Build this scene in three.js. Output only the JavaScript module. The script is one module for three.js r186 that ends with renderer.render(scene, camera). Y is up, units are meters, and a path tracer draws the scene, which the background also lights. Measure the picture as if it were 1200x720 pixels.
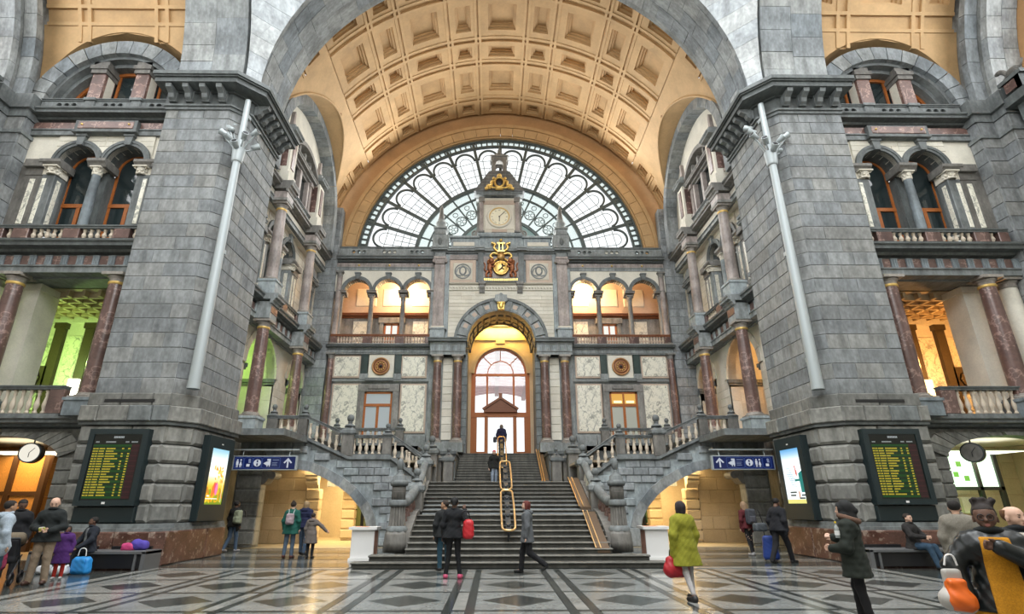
import * as THREE from 'three';
import { mergeGeometries } from 'three/addons/utils/BufferGeometryUtils.js';
import { RectAreaLightUniformsLib } from 'three/addons/lights/RectAreaLightUniformsLib.js';

// ---------- camera, sky, big lights, exposure ----------
const scene = new THREE.Scene();
const renderer = new THREE.WebGLRenderer({ antialias: true });
renderer.toneMapping = THREE.LinearToneMapping;
renderer.toneMappingExposure = 1.05;
renderer.shadowMap.enabled = true;
RectAreaLightUniformsLib.init();
const camera = new THREE.PerspectiveCamera(2 * Math.atan(360 / 640) * 180 / Math.PI, 1200 / 720, 0.1, 300);
camera.position.set(-0.466, 1.62, 0);
{
  const pitch = 19.96 * Math.PI / 180, yaw = 0.711 * Math.PI / 180;
  camera.lookAt(-0.466 + Math.sin(yaw) * Math.cos(pitch), 1.62 + Math.sin(pitch), -Math.cos(yaw) * Math.cos(pitch));
  camera.rotateZ(-0.096 * Math.PI / 180);
  camera.setViewOffset(1200, 720, 14, 0, 1200, 720);
}
scene.add(camera);
scene.background = new THREE.Color().setRGB(1.15, 1.2, 1.22);   // bright overcast sky

function areaLight(w, h, pos, target, color, intensity) {
  const l = new THREE.RectAreaLight(new THREE.Color().setRGB(...color), intensity, w, h);
  l.position.set(...pos); l.lookAt(...target); l.castShadow = true; scene.add(l); return l;
}
const DC = 7.55;                         // depth of the crossing's centre
// daylight through the glazed dome over the crossing, and through the big end lunettes
areaLight(15, 15, [0, 33.6, -DC], [0, 0, -DC], [1.0, 1.02, 1.03], 9.0);
areaLight(15, 7, [0, 21.0, 3.9], [0, 8, -33], [1.0, 1.01, 1.01], 9.0);      // entrance lunette behind the camera
areaLight(17, 7.0, [0, 21.6, -33.2], [0, 20, 0], [1.0, 1.0, .97], 5.8);   // clock-wall lunette
areaLight(14, 7, [-21.4, 21.4, -DC], [0, 12, -DC - 6], [1.0, 1.01, 1.02], 6.0);
areaLight(14, 7, [21.4, 21.4, -DC], [0, 12, -DC - 6], [1.0, 1.01, 1.02], 6.0);

// ---------- helpers ----------
let _s = 12345;
const rnd = () => { _s = (_s * 1664525 + 1013904223) >>> 0; return _s / 4294967296; };
const rr = (a, b) => a + (b - a) * rnd();
const seed = n => { _s = (n * 7919 + 13) >>> 0; rnd(); rnd(); };
const pick = a => a[Math.floor(rnd() * a.length) % a.length];
const V = (x, y, z) => new THREE.Vector3(x, y, z);
const RAD = Math.PI / 180;
const used = {};
function numbered(n) { const k = used[n] = (used[n] ?? -1) + 1; return k ? n + '_' + String(k).padStart(3, '0') : n; }

// frames: local u (along the wall), y up, w out of the wall
let FR = { x: 0, z: 0, r: 0 };
const frame = (x, d, r, f) => { const o = FR; FR = { x, z: -d, r }; f(); FR = o; };
function place(o) { o.position.set(FR.x, 0, FR.z); o.rotation.y = FR.r; }
const GROUPS = { column: 'columns of the hall', balustrade: 'stone balustrades', parapet: 'pierced parapets', 'newel post': 'newel posts of the stairs', finial: 'ball finials of the side flights', person: 'people in the hall', 'departure board': 'departure boards', bench: 'benches at the piers', sign: 'overhead signs', stand: 'display stands', spotlight: 'spotlight poles', obelisk: 'obelisks of the clock wall', roundel: 'bronze roundels', pier: 'crossing piers' };
function thing(name, label, category, group, at) {
  group ??= GROUPS[category];
  const o = new THREE.Group(); o.name = numbered(name); scene.add(o);
  o.userData = { label, category }; if (group) o.userData.group = group;
  place(o);
  if (at) { o.updateMatrix(); o.position.copy(V(...at).applyMatrix4(o.matrix)); }
  return o;
}
function struct(name) { const o = new THREE.Group(); o.name = numbered(name); o.userData.kind = 'structure'; place(o); scene.add(o); return o; }
function mesh(name, geo, mat, parent) {
  if (Array.isArray(geo)) geo = merge(geo);
  const m = new THREE.Mesh(geo, mat); m.name = name; m.castShadow = m.receiveShadow = true; parent.add(m); return m;
}
function solo(name, geo, mat, label, category, group) {
  const m = mesh(numbered(name), geo, mat, scene); place(m); m.userData = { label, category }; if (group) m.userData.group = group; return m;
}
// uv in metres from the dominant axis of each face
function fin(g) {
  if (g.index) g = g.toNonIndexed();
  if (!g.attributes.normal) g.computeVertexNormals();
  const p = g.attributes.position, n = p.count, uv = new Float32Array(n * 2);
  for (let i = 0; i < n; i += 3) {
    const ax = p.getX(i), ay = p.getY(i), az = p.getZ(i), bx = p.getX(i + 1) - ax, by = p.getY(i + 1) - ay, bz = p.getZ(i + 1) - az, cx = p.getX(i + 2) - ax, cy = p.getY(i + 2) - ay, cz = p.getZ(i + 2) - az;
    const nx = Math.abs(by * cz - bz * cy), ny = Math.abs(bz * cx - bx * cz), nz = Math.abs(bx * cy - by * cx);
    for (let k = i; k < i + 3; k++) {
      let a, b;
      if (nx > ny && nx > nz) { a = p.getZ(k); b = p.getY(k); } else if (ny > nz) { a = p.getX(k); b = p.getZ(k); } else { a = p.getX(k); b = p.getY(k); }
      uv[2 * k] = a; uv[2 * k + 1] = b;
    }
  }
  g.setAttribute('uv', new THREE.BufferAttribute(uv, 2));
  for (const k of Object.keys(g.attributes)) if (!['position', 'normal', 'uv', 'color'].includes(k)) g.deleteAttribute(k);
  return g;
}
function merge(a) { return a.length === 1 ? a[0] : mergeGeometries(a, false); }
const bx = (u0, u1, y0, y1, w0, w1) => fin(new THREE.BoxGeometry(Math.abs(u1 - u0), Math.abs(y1 - y0), Math.abs(w1 - w0)).translate((u0 + u1) / 2, (y0 + y1) / 2, (w0 + w1) / 2));
function tris(v) { const g = new THREE.BufferGeometry(); g.setAttribute('position', new THREE.Float32BufferAttribute(v, 3)); g.computeVertexNormals(); return fin(g); }
const quad = (a, b, c, d) => [...a, ...b, ...c, ...a, ...c, ...d];
// block: box whose front (high w) edges are chamfered by c
function cb(u0, u1, y0, y1, w0, w1, c = 0.015) {
  if (u0 > u1) [u0, u1] = [u1, u0];
  const A = [u0, y0, w1 - c], B = [u1, y0, w1 - c], C = [u1, y1, w1 - c], D = [u0, y1, w1 - c];
  const a = [u0 + c, y0 + c, w1], b = [u1 - c, y0 + c, w1], e = [u1 - c, y1 - c, w1], f = [u0 + c, y1 - c, w1];
  const E = [u0, y0, w0], F = [u1, y0, w0], G = [u1, y1, w0], H = [u0, y1, w0];
  return tris([...quad(a, b, e, f), ...quad(A, B, b, a), ...quad(B, C, e, b), ...quad(C, D, f, e), ...quad(D, A, a, f),
    ...quad(E, F, B, A), ...quad(F, G, C, B), ...quad(G, H, D, C), ...quad(H, E, A, D)]);
}
// prism through the polygon [[u,y]...] (counter-clockwise), from w0 to w1
function prism(pts, w0, w1, bevel = 0, holes = []) {
  const s = new THREE.Shape(pts.map(p => new THREE.Vector2(p[0], p[1])));
  for (const h of holes) s.holes.push(new THREE.Path(h.map(p => new THREE.Vector2(p[0], p[1]))));
  const g = new THREE.ExtrudeGeometry(s, { depth: w1 - w0 - 2 * bevel, bevelEnabled: bevel > 0, bevelSize: bevel, bevelThickness: bevel, bevelOffset: -bevel, bevelSegments: 1, curveSegments: 1 });
  g.translate(0, 0, w0 + bevel); g.computeVertexNormals(); return fin(g);
}
// moulding: profile [[w,y]...] run along u from u0 to u1
function mould(prof, u0, u1) {
  const s = new THREE.Shape(prof.map(p => new THREE.Vector2(p[0], p[1])));
  const g = new THREE.ExtrudeGeometry(s, { depth: u1 - u0, bevelEnabled: false });
  g.applyMatrix4(new THREE.Matrix4().set(0, 0, 1, u0, 0, 1, 0, 0, 1, 0, 0, 0, 0, 0, 0, 1)); // (w,y,along) -> (u,y,w)
  const i = g.index; if (i) { } g.computeVertexNormals();
  return fin(flip(g));
}
function flip(g) { if (g.index) g = g.toNonIndexed(); const p = g.attributes.position; for (let i = 0; i < p.count; i += 3) { const t = [p.getX(i + 1), p.getY(i + 1), p.getZ(i + 1)]; p.setXYZ(i + 1, p.getX(i + 2), p.getY(i + 2), p.getZ(i + 2)); p.setXYZ(i + 2, ...t); } g.computeVertexNormals(); return g; }
// cornice profile between y0 and y1 stepping out from w0 to w1
const corn = (w0, w1, y0, y1) => { const h = y1 - y0, p = w1 - w0; return [[w0, y0], [w0 + p * .3, y0], [w0 + p * .35, y0 + h * .22], [w0 + p * .55, y0 + h * .3], [w0 + p * .6, y0 + h * .48], [w0 + p * .92, y0 + h * .52], [w0 + p * .92, y0 + h * .74], [w1, y0 + h * .84], [w1, y1], [w0, y1]]; };
const lathe = (prof, seg = 16) => { const g = new THREE.LatheGeometry(prof.map(p => new THREE.Vector2(p[0], p[1])), seg); return fin(g.toNonIndexed ? smooth(g) : g); };
function smooth(g) { return g; }
const at = (g, u, y, w) => g.clone().translate(u, y, w);
const cyl = (r0, r1, y0, y1, seg = 16) => lathe([[0.001, y0], [r0, y0], [r1, y1], [0.001, y1]], seg);
const ball = (r, seg = 14) => fin(new THREE.SphereGeometry(r, seg, Math.max(6, seg * .7 | 0)));
function tube(pts, r, seg = 24, rs = 8, closed = false) { return fin(new THREE.TubeGeometry(new THREE.CatmullRomCurve3(pts.map(p => V(...p)), closed, 'centripetal'), seg, r, rs, closed)); }
function bar(a, b, r, rs = 8) { const A = V(...a), B = V(...b), L = A.distanceTo(B); const g = new THREE.CylinderGeometry(r, r, L, rs); g.translate(0, L / 2, 0); g.applyQuaternion(new THREE.Quaternion().setFromUnitVectors(V(0, 1, 0), B.clone().sub(A).normalize())); g.translate(...a); return fin(g); }
function beam(a, b, t, h) { const A = V(...a), B = V(...b), L = A.distanceTo(B); const g = new THREE.BoxGeometry(t, h, L); g.translate(0, 0, L / 2); const m = new THREE.Matrix4().lookAt(B, A, V(0, 1, 0)); g.applyMatrix4(m); g.translate(...a); return fin(g); }
// arc points and ring sectors (in the u,y plane)
const arc = (cu, cy, r, a0, a1, n) => Array.from({ length: n + 1 }, (_, i) => { const a = (a0 + (a1 - a0) * i / n) * RAD; return [cu + r * Math.cos(a), cy + r * Math.sin(a)]; });
function sector(cu, cy, r0, r1, a0, a1, w0, w1, n = 2, bevel = 0) { return prism([...arc(cu, cy, r0, a1, a0, n), ...arc(cu, cy, r1, a0, a1, n)], w0, w1, bevel); }
const hash = (x, y, s) => { let h = (x * 374761393 + y * 668265263 + s * 974634777) | 0; h = Math.imul(h ^ (h >>> 13), 1274126177); return ((h ^ (h >>> 16)) >>> 0) / 4294967296; };
function vn(x, y, per, s) { const xi = Math.floor(x), yi = Math.floor(y), fx = x - xi, fy = y - yi, u = fx * fx * (3 - 2 * fx), v = fy * fy * (3 - 2 * fy), m = a => ((a % per) + per) % per; const a = hash(m(xi), m(yi), s), b = hash(m(xi + 1), m(yi), s), c = hash(m(xi), m(yi + 1), s), d = hash(m(xi + 1), m(yi + 1), s); return a + (b - a) * u + (c - a) * v + (a - b - c + d) * u * v; }
function fbm(x, y, per, o, s) { let t = 0, a = .5, n = 0; for (let i = 0; i < o; i++) { t += a * vn(x, y, per, s + i); n += a; a *= .55; x *= 2; y *= 2; per *= 2; } return t / n; }
// texture of size N covering m metres; fn(u,v in 0..1) -> [r,g,b] 0..1 (sRGB)
function tex(N, m, fn, srgb = true) {
  const d = new Uint8Array(N * N * 4);
  for (let j = 0; j < N; j++) for (let i = 0; i < N; i++) { const c = fn(i / N, j / N); const k = 4 * (j * N + i); for (let q = 0; q < 3; q++) d[k + q] = Math.max(0, Math.min(255, c[q] * 255)); d[k + 3] = 255; }
  const t = new THREE.DataTexture(d, N, N, THREE.RGBAFormat); t.wrapS = t.wrapT = THREE.RepeatWrapping; t.magFilter = THREE.LinearFilter; t.repeat.set(1 / m, 1 / m);
  if (srgb) t.colorSpace = THREE.SRGBColorSpace; t.needsUpdate = true; return t;
}
const mixc = (a, b, t) => a.map((x, i) => x + (b[i] - x) * t);
const cl = t => Math.max(0, Math.min(1, t));
const vein = (u, v, f, s, sharp) => { const n = fbm(u * f, v * f, f, 4, s); return cl(1 - Math.abs(n - .5) * sharp); };
const T = {
  stone: tex(512, 3, (u, v) => { const a = fbm(u * 6, v * 6, 6, 5, 1), b = fbm(u * 40, v * 24, 8, 3, 9), st = fbm(u * 18, v * 3, 3, 4, 5); const k = .74 + .30 * (a - .5) + .16 * (b - .5) + .28 * (st - .5); return [k * .98, k, k * 1.01]; }),
  granite: tex(512, 2.2, (u, v) => { const a = fbm(u * 8, v * 8, 8, 5, 21), b = fbm(u * 64, v * 64, 64, 2, 22), w = cl((fbm(u * 20, v * 20, 20, 3, 25) - .63) * 9); return mixc(mixc([.36, .25, .21], [.52, .38, .33], cl(a * 1.6 - .3 + (b - .5) * .7)), [.72, .66, .6], w * .8); }),
  redm: tex(512, 2.0, (u, v) => { const a = fbm(u * 5, v * 5, 5, 5, 31), w = vein(u, v, 5, 35, 16), b = fbm(u * 40, v * 40, 40, 2, 33); return mixc(mixc([.30, .245, .232], [.46, .38, .36], cl(a * 1.5 - .25 + (b - .5) * .3)), [.78, .70, .66], w * w * .55); }),
  white: tex(512, 1.7, (u, v) => { const q = fbm(u * 4, v * 4, 4, 4, 47); const w = vein(u + q * .18, v + q * .3, 4, 41, 17), x = vein(u + q * .1, v, 9, 44, 18); return mixc([.93, .92, .88], [.47, .48, .46], cl(w * .55 + x * .34)); }),
  cream: tex(512, 2.5, (u, v) => { const a = fbm(u * 5, v * 5, 5, 5, 51), b = fbm(u * 60, v * 60, 60, 2, 52); const k = .93 + .12 * (a - .5) + .06 * (b - .5); return [k, k * .995, k * .98]; }),
  plaster: tex(512, 4, (u, v) => { const a = fbm(u * 5, v * 5, 5, 5, 61), b = fbm(u * 50, v * 50, 50, 2, 62); const k = .93 + .16 * (a - .5) + .05 * (b - .5); return [k, k * .99, k * .97]; }),
  wood: tex(512, 1, (u, v) => { const g = fbm(u * 40, v * 3, 1, 3, 71), r = .5 + .5 * Math.sin((u * 20 + fbm(u * 4, v * 2, 2, 4, 72) * 8) * 6.28); const k = .82 + .25 * (g - .5) + .1 * (r - .5); return [k, k * .97, k * .93]; }),
  floor: tex(512, 3, (u, v) => { const a = fbm(u * 6, v * 6, 6, 5, 81), b = fbm(u * 90, v * 90, 90, 1, 82); const k = .88 + .26 * (a - .5) + .07 * (b - .5); return [k, k, k]; }),
  cloth: tex(256, .25, (u, v) => { const a = fbm(u * 30, v * 30, 30, 2, 91), k = .88 + .2 * (a - .5) + .05 * Math.sin(u * 402) * Math.sin(v * 402); return [k, k, k]; }),
};
const std = (rgb, map, rough = .75, o = {}) => new THREE.MeshStandardMaterial({ color: new THREE.Color().setRGB(...rgb), map: map || null, roughness: rough, ...o });
const bmp = (t, s) => ({ bumpMap: t, bumpScale: s });
const M = {
  pier: [[.385, .395, .395], [.41, .415, .41], [.44, .435, .42], [.35, .36, .365], [.42, .41, .385]].map(c => std(c, T.stone, .8, bmp(T.stone, .012))),
  joint: std([.44, .44, .42], T.stone, .9),
  rust: [[.37, .355, .32], [.32, .31, .28], [.42, .40, .355]].map(c => std(c, T.stone, .8, bmp(T.stone, .012))),
  arch: [[.44, .46, .47], [.50, .51, .50], [.38, .41, .43], [.54, .54, .52]].map(c => std(c, T.stone, .75, bmp(T.stone, .012))),
  pendLit: [[.68, .69, .68], [.74, .74, .72], [.62, .64, .65]].map(c => std(c, T.stone, .6, bmp(T.stone, .01))),  // grey stone whitened in colour, standing in for light from the dome
  cap: std([.60, .53, .465], T.stone, .7),
  dark: std([.20, .215, .21], T.stone, .6, bmp(T.stone, .006)),
  mid: std([.30, .315, .31], T.stone, .7, bmp(T.stone, .006)),
  blue: std([.34, .385, .41], T.stone, .65),
  warmgrey: std([.30, .275, .245], T.stone, .65),
  granite: std([.62, .60, .60], T.granite, .28),
  red: std([1.05, .95, .92], T.redm, .3),
  redl: std([1.3, 1.14, 1.06], T.redm, .4),
  white: std([.95, .95, .90], T.white, .35),
  cream: [[.80, .775, .69], [.86, .835, .75], [.76, .725, .635]].map(c => std(c, T.cream, .75)),
  baluster: std([.68, .595, .49], T.cream, .7),
  pinkish: std([.66, .53, .44], T.cream, .7),
  sand: [[.60, .50, .36], [.54, .44, .30], [.66, .56, .42]].map(c => std(c, T.cream, .75)),
  vault: std([.68, .455, .235], T.plaster, .7),
  vaultb: std([.645, .425, .215], T.plaster, .7),
  vaultd: std([.56, .325, .15], T.plaster, .7),
  gold: std([.80, .55, .17], null, .35, { metalness: .75 }),
  goldp: std([.70, .47, .14], null, .4, { metalness: .35 }),
  wood: std([.50, .165, .036], T.wood, .5),
  woodd: std([.27, .095, .035], T.wood, .5),
  iron: std([.10, .125, .125], null, .55, { metalness: .3 }),
  ironb: std([.03, .035, .04], null, .5, { metalness: .3 }),
  teal: std([.22, .33, .33], null, .5),
  brass: std([.72, .48, .22], null, .28, { metalness: .8 }),
  steel: std([.36, .40, .41], null, .45, { metalness: .2 }),
  whitep: std([.75, .75, .74], null, .45),
  board: std([.006, .015, .017], null, .5),
  black: std([.01, .01, .012], null, .4),
  step: [[.115, .108, .092], [.135, .126, .108], [.10, .096, .084]].map(c => std(c, T.stone, .55, bmp(T.stone, .005))),
  noseLit: std([.235, .222, .19], T.stone, .5),  // step stone made paler, light on the nosings put into the colour
  glassd: new THREE.MeshPhysicalMaterial({ color: new THREE.Color().setRGB(.02, .03, .032), roughness: .05, metalness: 0, clearcoat: .3 }),
  pane: new THREE.MeshPhysicalMaterial({ color: 0xffffff, roughness: .02, transmission: 1, thickness: 0, ior: 1.45 }),
  tint: new THREE.MeshPhysicalMaterial({ color: new THREE.Color().setRGB(.9, .95, .94), roughness: .35, transmission: .92, thickness: 0 }),
};
const lighter = { mid: std([.50, .52, .51], T.stone, .7, bmp(T.stone, .006)), dark: std([.29, .31, .305], T.stone, .6, bmp(T.stone, .006)), blue: std([.58, .63, .64], T.stone, .65), warmgrey: std([.44, .41, .375], T.stone, .65), redl: std([.62, .51, .46], T.stone, .5), pier: [[.50, .52, .53], [.56, .575, .58], [.46, .48, .49]].map(c => std(c, T.stone, .8, bmp(T.stone, .012))) };  // paler copies of these stones, partly standing in for more nave light
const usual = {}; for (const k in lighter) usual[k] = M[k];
const emis = (rgb, k) => new THREE.MeshStandardMaterial({ color: 0x000000, emissive: new THREE.Color().setRGB(...rgb), emissiveIntensity: k, roughness: 1 });
// ---------- floor ----------
{
  const f = struct('floor');
  const dk = [[.062, .072, .068], [.075, .083, .077], [.055, .062, .06]].map(c => std(c, T.floor, .16, bmp(T.floor, .0006)));
  const lt = [[.33, .34, .325], [.38, .385, .36], [.30, .315, .305]].map(c => std(c, T.floor, .16, bmp(T.floor, .0006)));
  const md = [[.20, .21, .20], [.23, .235, .22]].map(c => std(c, T.floor, .16));
  mesh('floor_base', bx(-30, 30, -.5, -.012, -36, 8), dk[0], f);
  const P = 2.06, W = .15;
  const slab = (x0, x1, d0, d1, m, n) => mesh(n, bx(x0 + .006, x1 - .006, -.05, 0, -d1 + .006, -d0 - .006), m, f);
  const dia = (cx, cd, a, b) => fin(new THREE.ExtrudeGeometry(new THREE.Shape([[-a, 0], [0, -b], [a, 0], [0, b]].map(p => new THREE.Vector2(...p))), { depth: .05, bevelEnabled: false }).rotateX(-Math.PI / 2).translate(cx, -.05, -cd));
  const R0 = 10.0, cells = [];
  for (let r = -4; r < 3; r++) for (let c = -4; c <= 4; c++) {
    const cx = c * P, d0 = R0 + r * P + W, d1 = R0 + (r + 1) * P, cd = (d0 + d1) / 2, h = .77;
    // light slab with the diamond cut out
    const s = new THREE.Shape([[-h, -(d1 - d0) / 2], [h, -(d1 - d0) / 2], [h, (d1 - d0) / 2], [-h, (d1 - d0) / 2]].map(p => new THREE.Vector2(p[0] * .992, p[1] * .992)));
    const b = .64;
    s.holes.push(new THREE.Path([[-.68, 0], [0, b], [.68, 0], [0, -b]].map(p => new THREE.Vector2(...p))));
    mesh('floor_slab', fin(new THREE.ExtrudeGeometry(s, { depth: .05, bevelEnabled: false }).rotateX(-Math.PI / 2).translate(cx, -.05, -cd)), pick(lt), f);
    mesh('diamond_slab', dia(cx, cd, .672, .632), pick(dk), f);
    // double stripes with a light strip between, on the right of the cell
    if (c < 4) { slab(cx + h, cx + h + W, d0, d1, pick(dk), 'dark_strip'); slab(cx + h + W, cx + P - h - W, d0, d1, pick(lt), 'light_strip'); slab(cx + P - h - W, cx + P - h, d0, d1, pick(dk), 'dark_strip'); }
    slab(cx - h, cx + (c < 4 ? P - h : h), d0 - W, d0, pick(dk), 'cross_strip');
  }
  // border bands
  for (const s of [-1, 1]) { slab(s > 0 ? 9.05 : -9.4, s > 0 ? 9.4 : -9.05, 1.7, 16.3, lt[0], 'border_strip'); slab(s > 0 ? 9.4 : -9.6, s > 0 ? 9.6 : -9.4, 1.7, 16.6, dk[1], 'border_strip'); slab(s > 0 ? 9.6 : -9.9, s > 0 ? 9.9 : -9.6, 1.7, 16.8, lt[1], 'border_strip'); }
  slab(-9.6, -4.45, 16.35, 16.75, lt[0], 'border_strip'); slab(4.45, 9.6, 16.35, 16.75, lt[0], 'border_strip');
  for (const s of [-1, 1]) for (let i = 0; i < 6; i++) for (let j = 0; j < 6; j++) { const x0 = s * (3.2 + i * 1.2), x1 = s * (3.2 + (i + 1) * 1.2); slab(Math.min(x0, x1), Math.max(x0, x1), 16.8 + j * 1.2, 16.8 + (j + 1) * 1.2 - (j % 2 ? .12 : 0), pick(j % 2 ? md : dk), 'passage_slab'); }
  // passage floors under the stairs: beige stone
  const bg = std([.50, .42, .29], T.cream, .3);
  for (const s of [-1, 1]) for (let i = 0; i < 6; i++) for (let j = 0; j < 6; j++) { const x0 = s * (3.2 + i * 1.4), x1 = s * (3.2 + (i + 1) * 1.4); slab(Math.min(x0, x1), Math.max(x0, x1), 24.2 + j * 1.5, 24.2 + (j + 1) * 1.5, bg, 'beige_slab'); }
  for (const s of [-1, 1]) for (let i = 0; i < 5; i++) for (let j = 0; j < 4; j++) { const x0 = s * (14 + i * 1.5), x1 = s * (14 + (i + 1) * 1.5); slab(Math.min(x0, x1), Math.max(x0, x1), 19.3 + j * 1.5, 19.3 + (j + 1) * 1.5, bg, 'beige_slab'); }
}

// ---------- helpers for masonry ----------
// matrix of a wall face: u runs from (xa,da) to (xb,db); w points to the left of the run direction seen from above turned to face out
function faceM(xa, da, xb, db) {
  const u = V(xb - xa, 0, -(db - da)); const L = u.length(); u.normalize();
  const w = new THREE.Vector3().crossVectors(u, V(0, 1, 0));
  const m = new THREE.Matrix4().makeBasis(u, V(0, 1, 0), w).setPosition(xa, 0, -da); return [m, L];
}
function blockwork(parent, fm, y0, y1, ch, len, mats, o = {}) {
  const [m, L] = fm, c = o.c ?? .014, gap = o.gap ?? .012, dep = o.dep ?? .12, n = Math.max(1, Math.round((y1 - y0) / ch)), h = (y1 - y0) / n;
  for (let r = 0; r < n; r++) {
    let u = 0, first = true;
    while (u < L - .02) {
      let l = len * rr(.75, 1.3) * (first && r % 2 ? .55 : 1); first = false;
      if (L - u - l < len * .4) l = L - u;
      const pr = (o.proud ?? 0) + rr(-.006, .008);
      const g = cb(u + gap / 2, u + l - gap / 2, y0 + r * h + gap / 2, y0 + (r + 1) * h - gap / 2, pr - dep, pr, c);
      if (o.inset) { }
      mesh(o.name ?? 'stone_block', g.applyMatrix4(m), pick(mats), parent);
      u += l;
    }
  }
}
// plan polygon (x,d) extruded between two heights
function plan(pts, y0, y1) { const s = new THREE.Shape(pts.map(p => new THREE.Vector2(p[0], p[1]))); const g = new THREE.ExtrudeGeometry(s, { depth: y1 - y0, bevelEnabled: false }); g.rotateX(-Math.PI / 2).translate(0, y0, 0); return fin(g); }

// ---------- crossing piers ----------
const PIER = { x0: 10.35, x1: 13.4, dA: 17.75, dF: 21.1, ch: .55 };
const pierPlan = (s, o, q = PIER) => { const p = [[q.x1 + o * .3, q.dA - o], [q.x0 - o * .6 + q.ch, q.dA - o], [q.x0 - o, q.dA + q.ch - o * .6], [q.x0 - o, q.dF + o * .3], [q.x1 + o * .3, q.dF + o * .3]].map(p => [s * p[0], p[1]]); return p; };
for (const s of [-1, 1]) {
  seed(s + 5);
  const t = thing('stone_pillar', s < 0 ? 'massive grey block-built pier carrying the great arch, tulip poster screen side' : 'massive grey block-built pier carrying the great arch, white and teal poster screen side', 'pier');
  mesh('core', plan(pierPlan(s, -.02), 0, 17.3), M.joint, t);
  const run = (o, f, q) => { const p = pierPlan(s, o, q); const a = s < 0 ? [[0, 1], [1, 2], [2, 3]] : [[1, 0], [2, 1], [3, 2]]; a.forEach(([i, j], k) => f(faceM(p[i][0], p[i][1], p[j][0], p[j][1]), k)); };
  // granite plinth (slabs), base course
  run(0, fm => blockwork(t, fm, 0, .92, .92, 2.1, [M.granite], { name: 'plinth_slab', dep: .4, c: .03, gap: .008 }), { x0: 9.97, x1: 13.5, dA: 17.0, dF: 21.05, ch: .3 });
  mesh('plinth_core', plan(pierPlan(s, 0, { x0: 10.03, x1: 13.5, dA: 17.06, dF: 21.05, ch: .3 }), 0, .9), M.granite, t);
  mesh('base_moulding', [plan(pierPlan(s, 0, { x0: 10.03, x1: 13.48, dA: 17.2, dF: 21.1, ch: .4 }), .9, 1.0), plan(pierPlan(s, 0, { x0: 10.08, x1: 13.46, dA: 17.35, dF: 21.1, ch: .5 }), 1.0, 1.12)], M.mid, t);
  // rusticated courses
  run(.22, (fm, k) => blockwork(t, fm, 1.12, 4.02, .58, k === 1 ? 2 : 1.25, M.rust, { name: 'rusticated_block', c: .085, gap: .03, dep: .34 }));
  mesh('ledge', [plan(pierPlan(s, .26), 4.02, 4.12)], M.dark, t);
  run(.34, fm => blockwork(t, fm, 4.12, 4.62, .5, .75, [M.rust[0], M.rust[2], M.mid], { name: 'ledge_block', c: .03, dep: .4 }));
  run(.16, fm => blockwork(t, fm, 4.62, 5.05, .43, 1.2, M.rust, { name: 'ledge_block', c: .03, dep: .25 }));
  // shaft
  run(0, (fm, k) => blockwork(t, fm, 5.05, 16.42, .52, k === 1 ? 2 : 1.15, M.pier, { c: .016, dep: .15, gap: .014 }));
  mesh('vent_slot', bx(...[s * 11.3, s * 12.9].sort((a, b) => a - b), 4.74, 4.84, -17.62, -17.575), M.black, t);
  // cornice: mouldings, brackets, slab
  mesh('necking', [plan(pierPlan(s, .07), 16.3, 16.42), plan(pierPlan(s, .14), 16.42, 16.5)], M.mid, t);
  mesh('cornice', [plan(pierPlan(s, .1), 16.5, 17.05), plan(pierPlan(s, .2), 17.0, 17.08), plan(pierPlan(s, .72), 17.08, 17.28), plan(pierPlan(s, .8), 17.28, 17.34), plan(pierPlan(s, .86), 17.34, 17.5)], M.dark, t);
  run(.1, ([m, L], k) => { const n = k === 1 ? 0 : k === (s < 0 ? 0 : 0) ? 4 : 6; for (let i = 0; i < n; i++) { const u = L * (i + .5) / n; const g = merge([prism([[-.14, 0], [.14, 0], [.14, .5], [-.14, .5]], 0, .12), mould([[.1, .02], [.24, .1], [.3, .25], [.52, .36], [.56, .5], [.1, .5]], -.11, .11)]).translate(u, 16.56, 0); mesh('bracket', g.applyMatrix4(m), M.mid, t); } });
}

function arch_(n, label, cat, g, at) { const t = thing(n, label, cat, g, at); t.userData.kind = 'structure'; return t; }
// ---------- great arch of the nave, transept arches ----------
function hexa(p) { const [a, b, c, d, e, f, g, h] = p; return tris([...quad(a, b, c, d), ...quad(e, h, g, f), ...quad(a, e, f, b), ...quad(b, f, g, c), ...quad(c, g, h, d), ...quad(d, h, e, a)]); }
function archBlocks(t, cu, yc, R, th, w0, w1, stripW, angW, mats, a0 = 0, a1 = 180, name = 'voussoir') {
  const ns = Math.max(1, Math.round((w1 - w0) / stripW)), sw = (w1 - w0) / ns;
  for (let k = 0; k < ns; k++) {
    let a = a0, first = true;
    while (a < a1 - .05) {
      let l = angW * rr(.85, 1.15) * (first && k % 2 ? .5 : 1); first = false; if (a1 - a - l < angW * .4) l = a1 - a;
      const g = .06, pr = rr(-.012, .012);
      mesh(name, sector(cu, yc, R + pr, R + th, a + g, a + l - g, w0 + k * sw + .008, w0 + (k + 1) * sw - .008, 2), pick(mats), t); a += l;
    }
  }
}
seed(77);
{
  const t = arch_('ceiling_arch', 'broad grey stone arch spanning the hall between the two large piers', 'arch');
  archBlocks(t, 0, 17.85, 10.55, .35, -21.1, -18.25, .72, 5.2, M.arch);
  mesh('backing', [sector(0, 17.85, 10.57, 12.6, 0, 180, -21.4, -18.3, 40), bx(-12.6, -10.6, 17.4, 17.85, -21.1, -18.3), bx(10.6, 12.6, 17.4, 17.85, -21.1, -18.3)], M.joint, t);
  mesh('edge_moulding', sector(0, 17.85, 10.5, 10.75, 0, 180, -18.27, -18.1, 48), M.arch[2], t);
}
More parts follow.
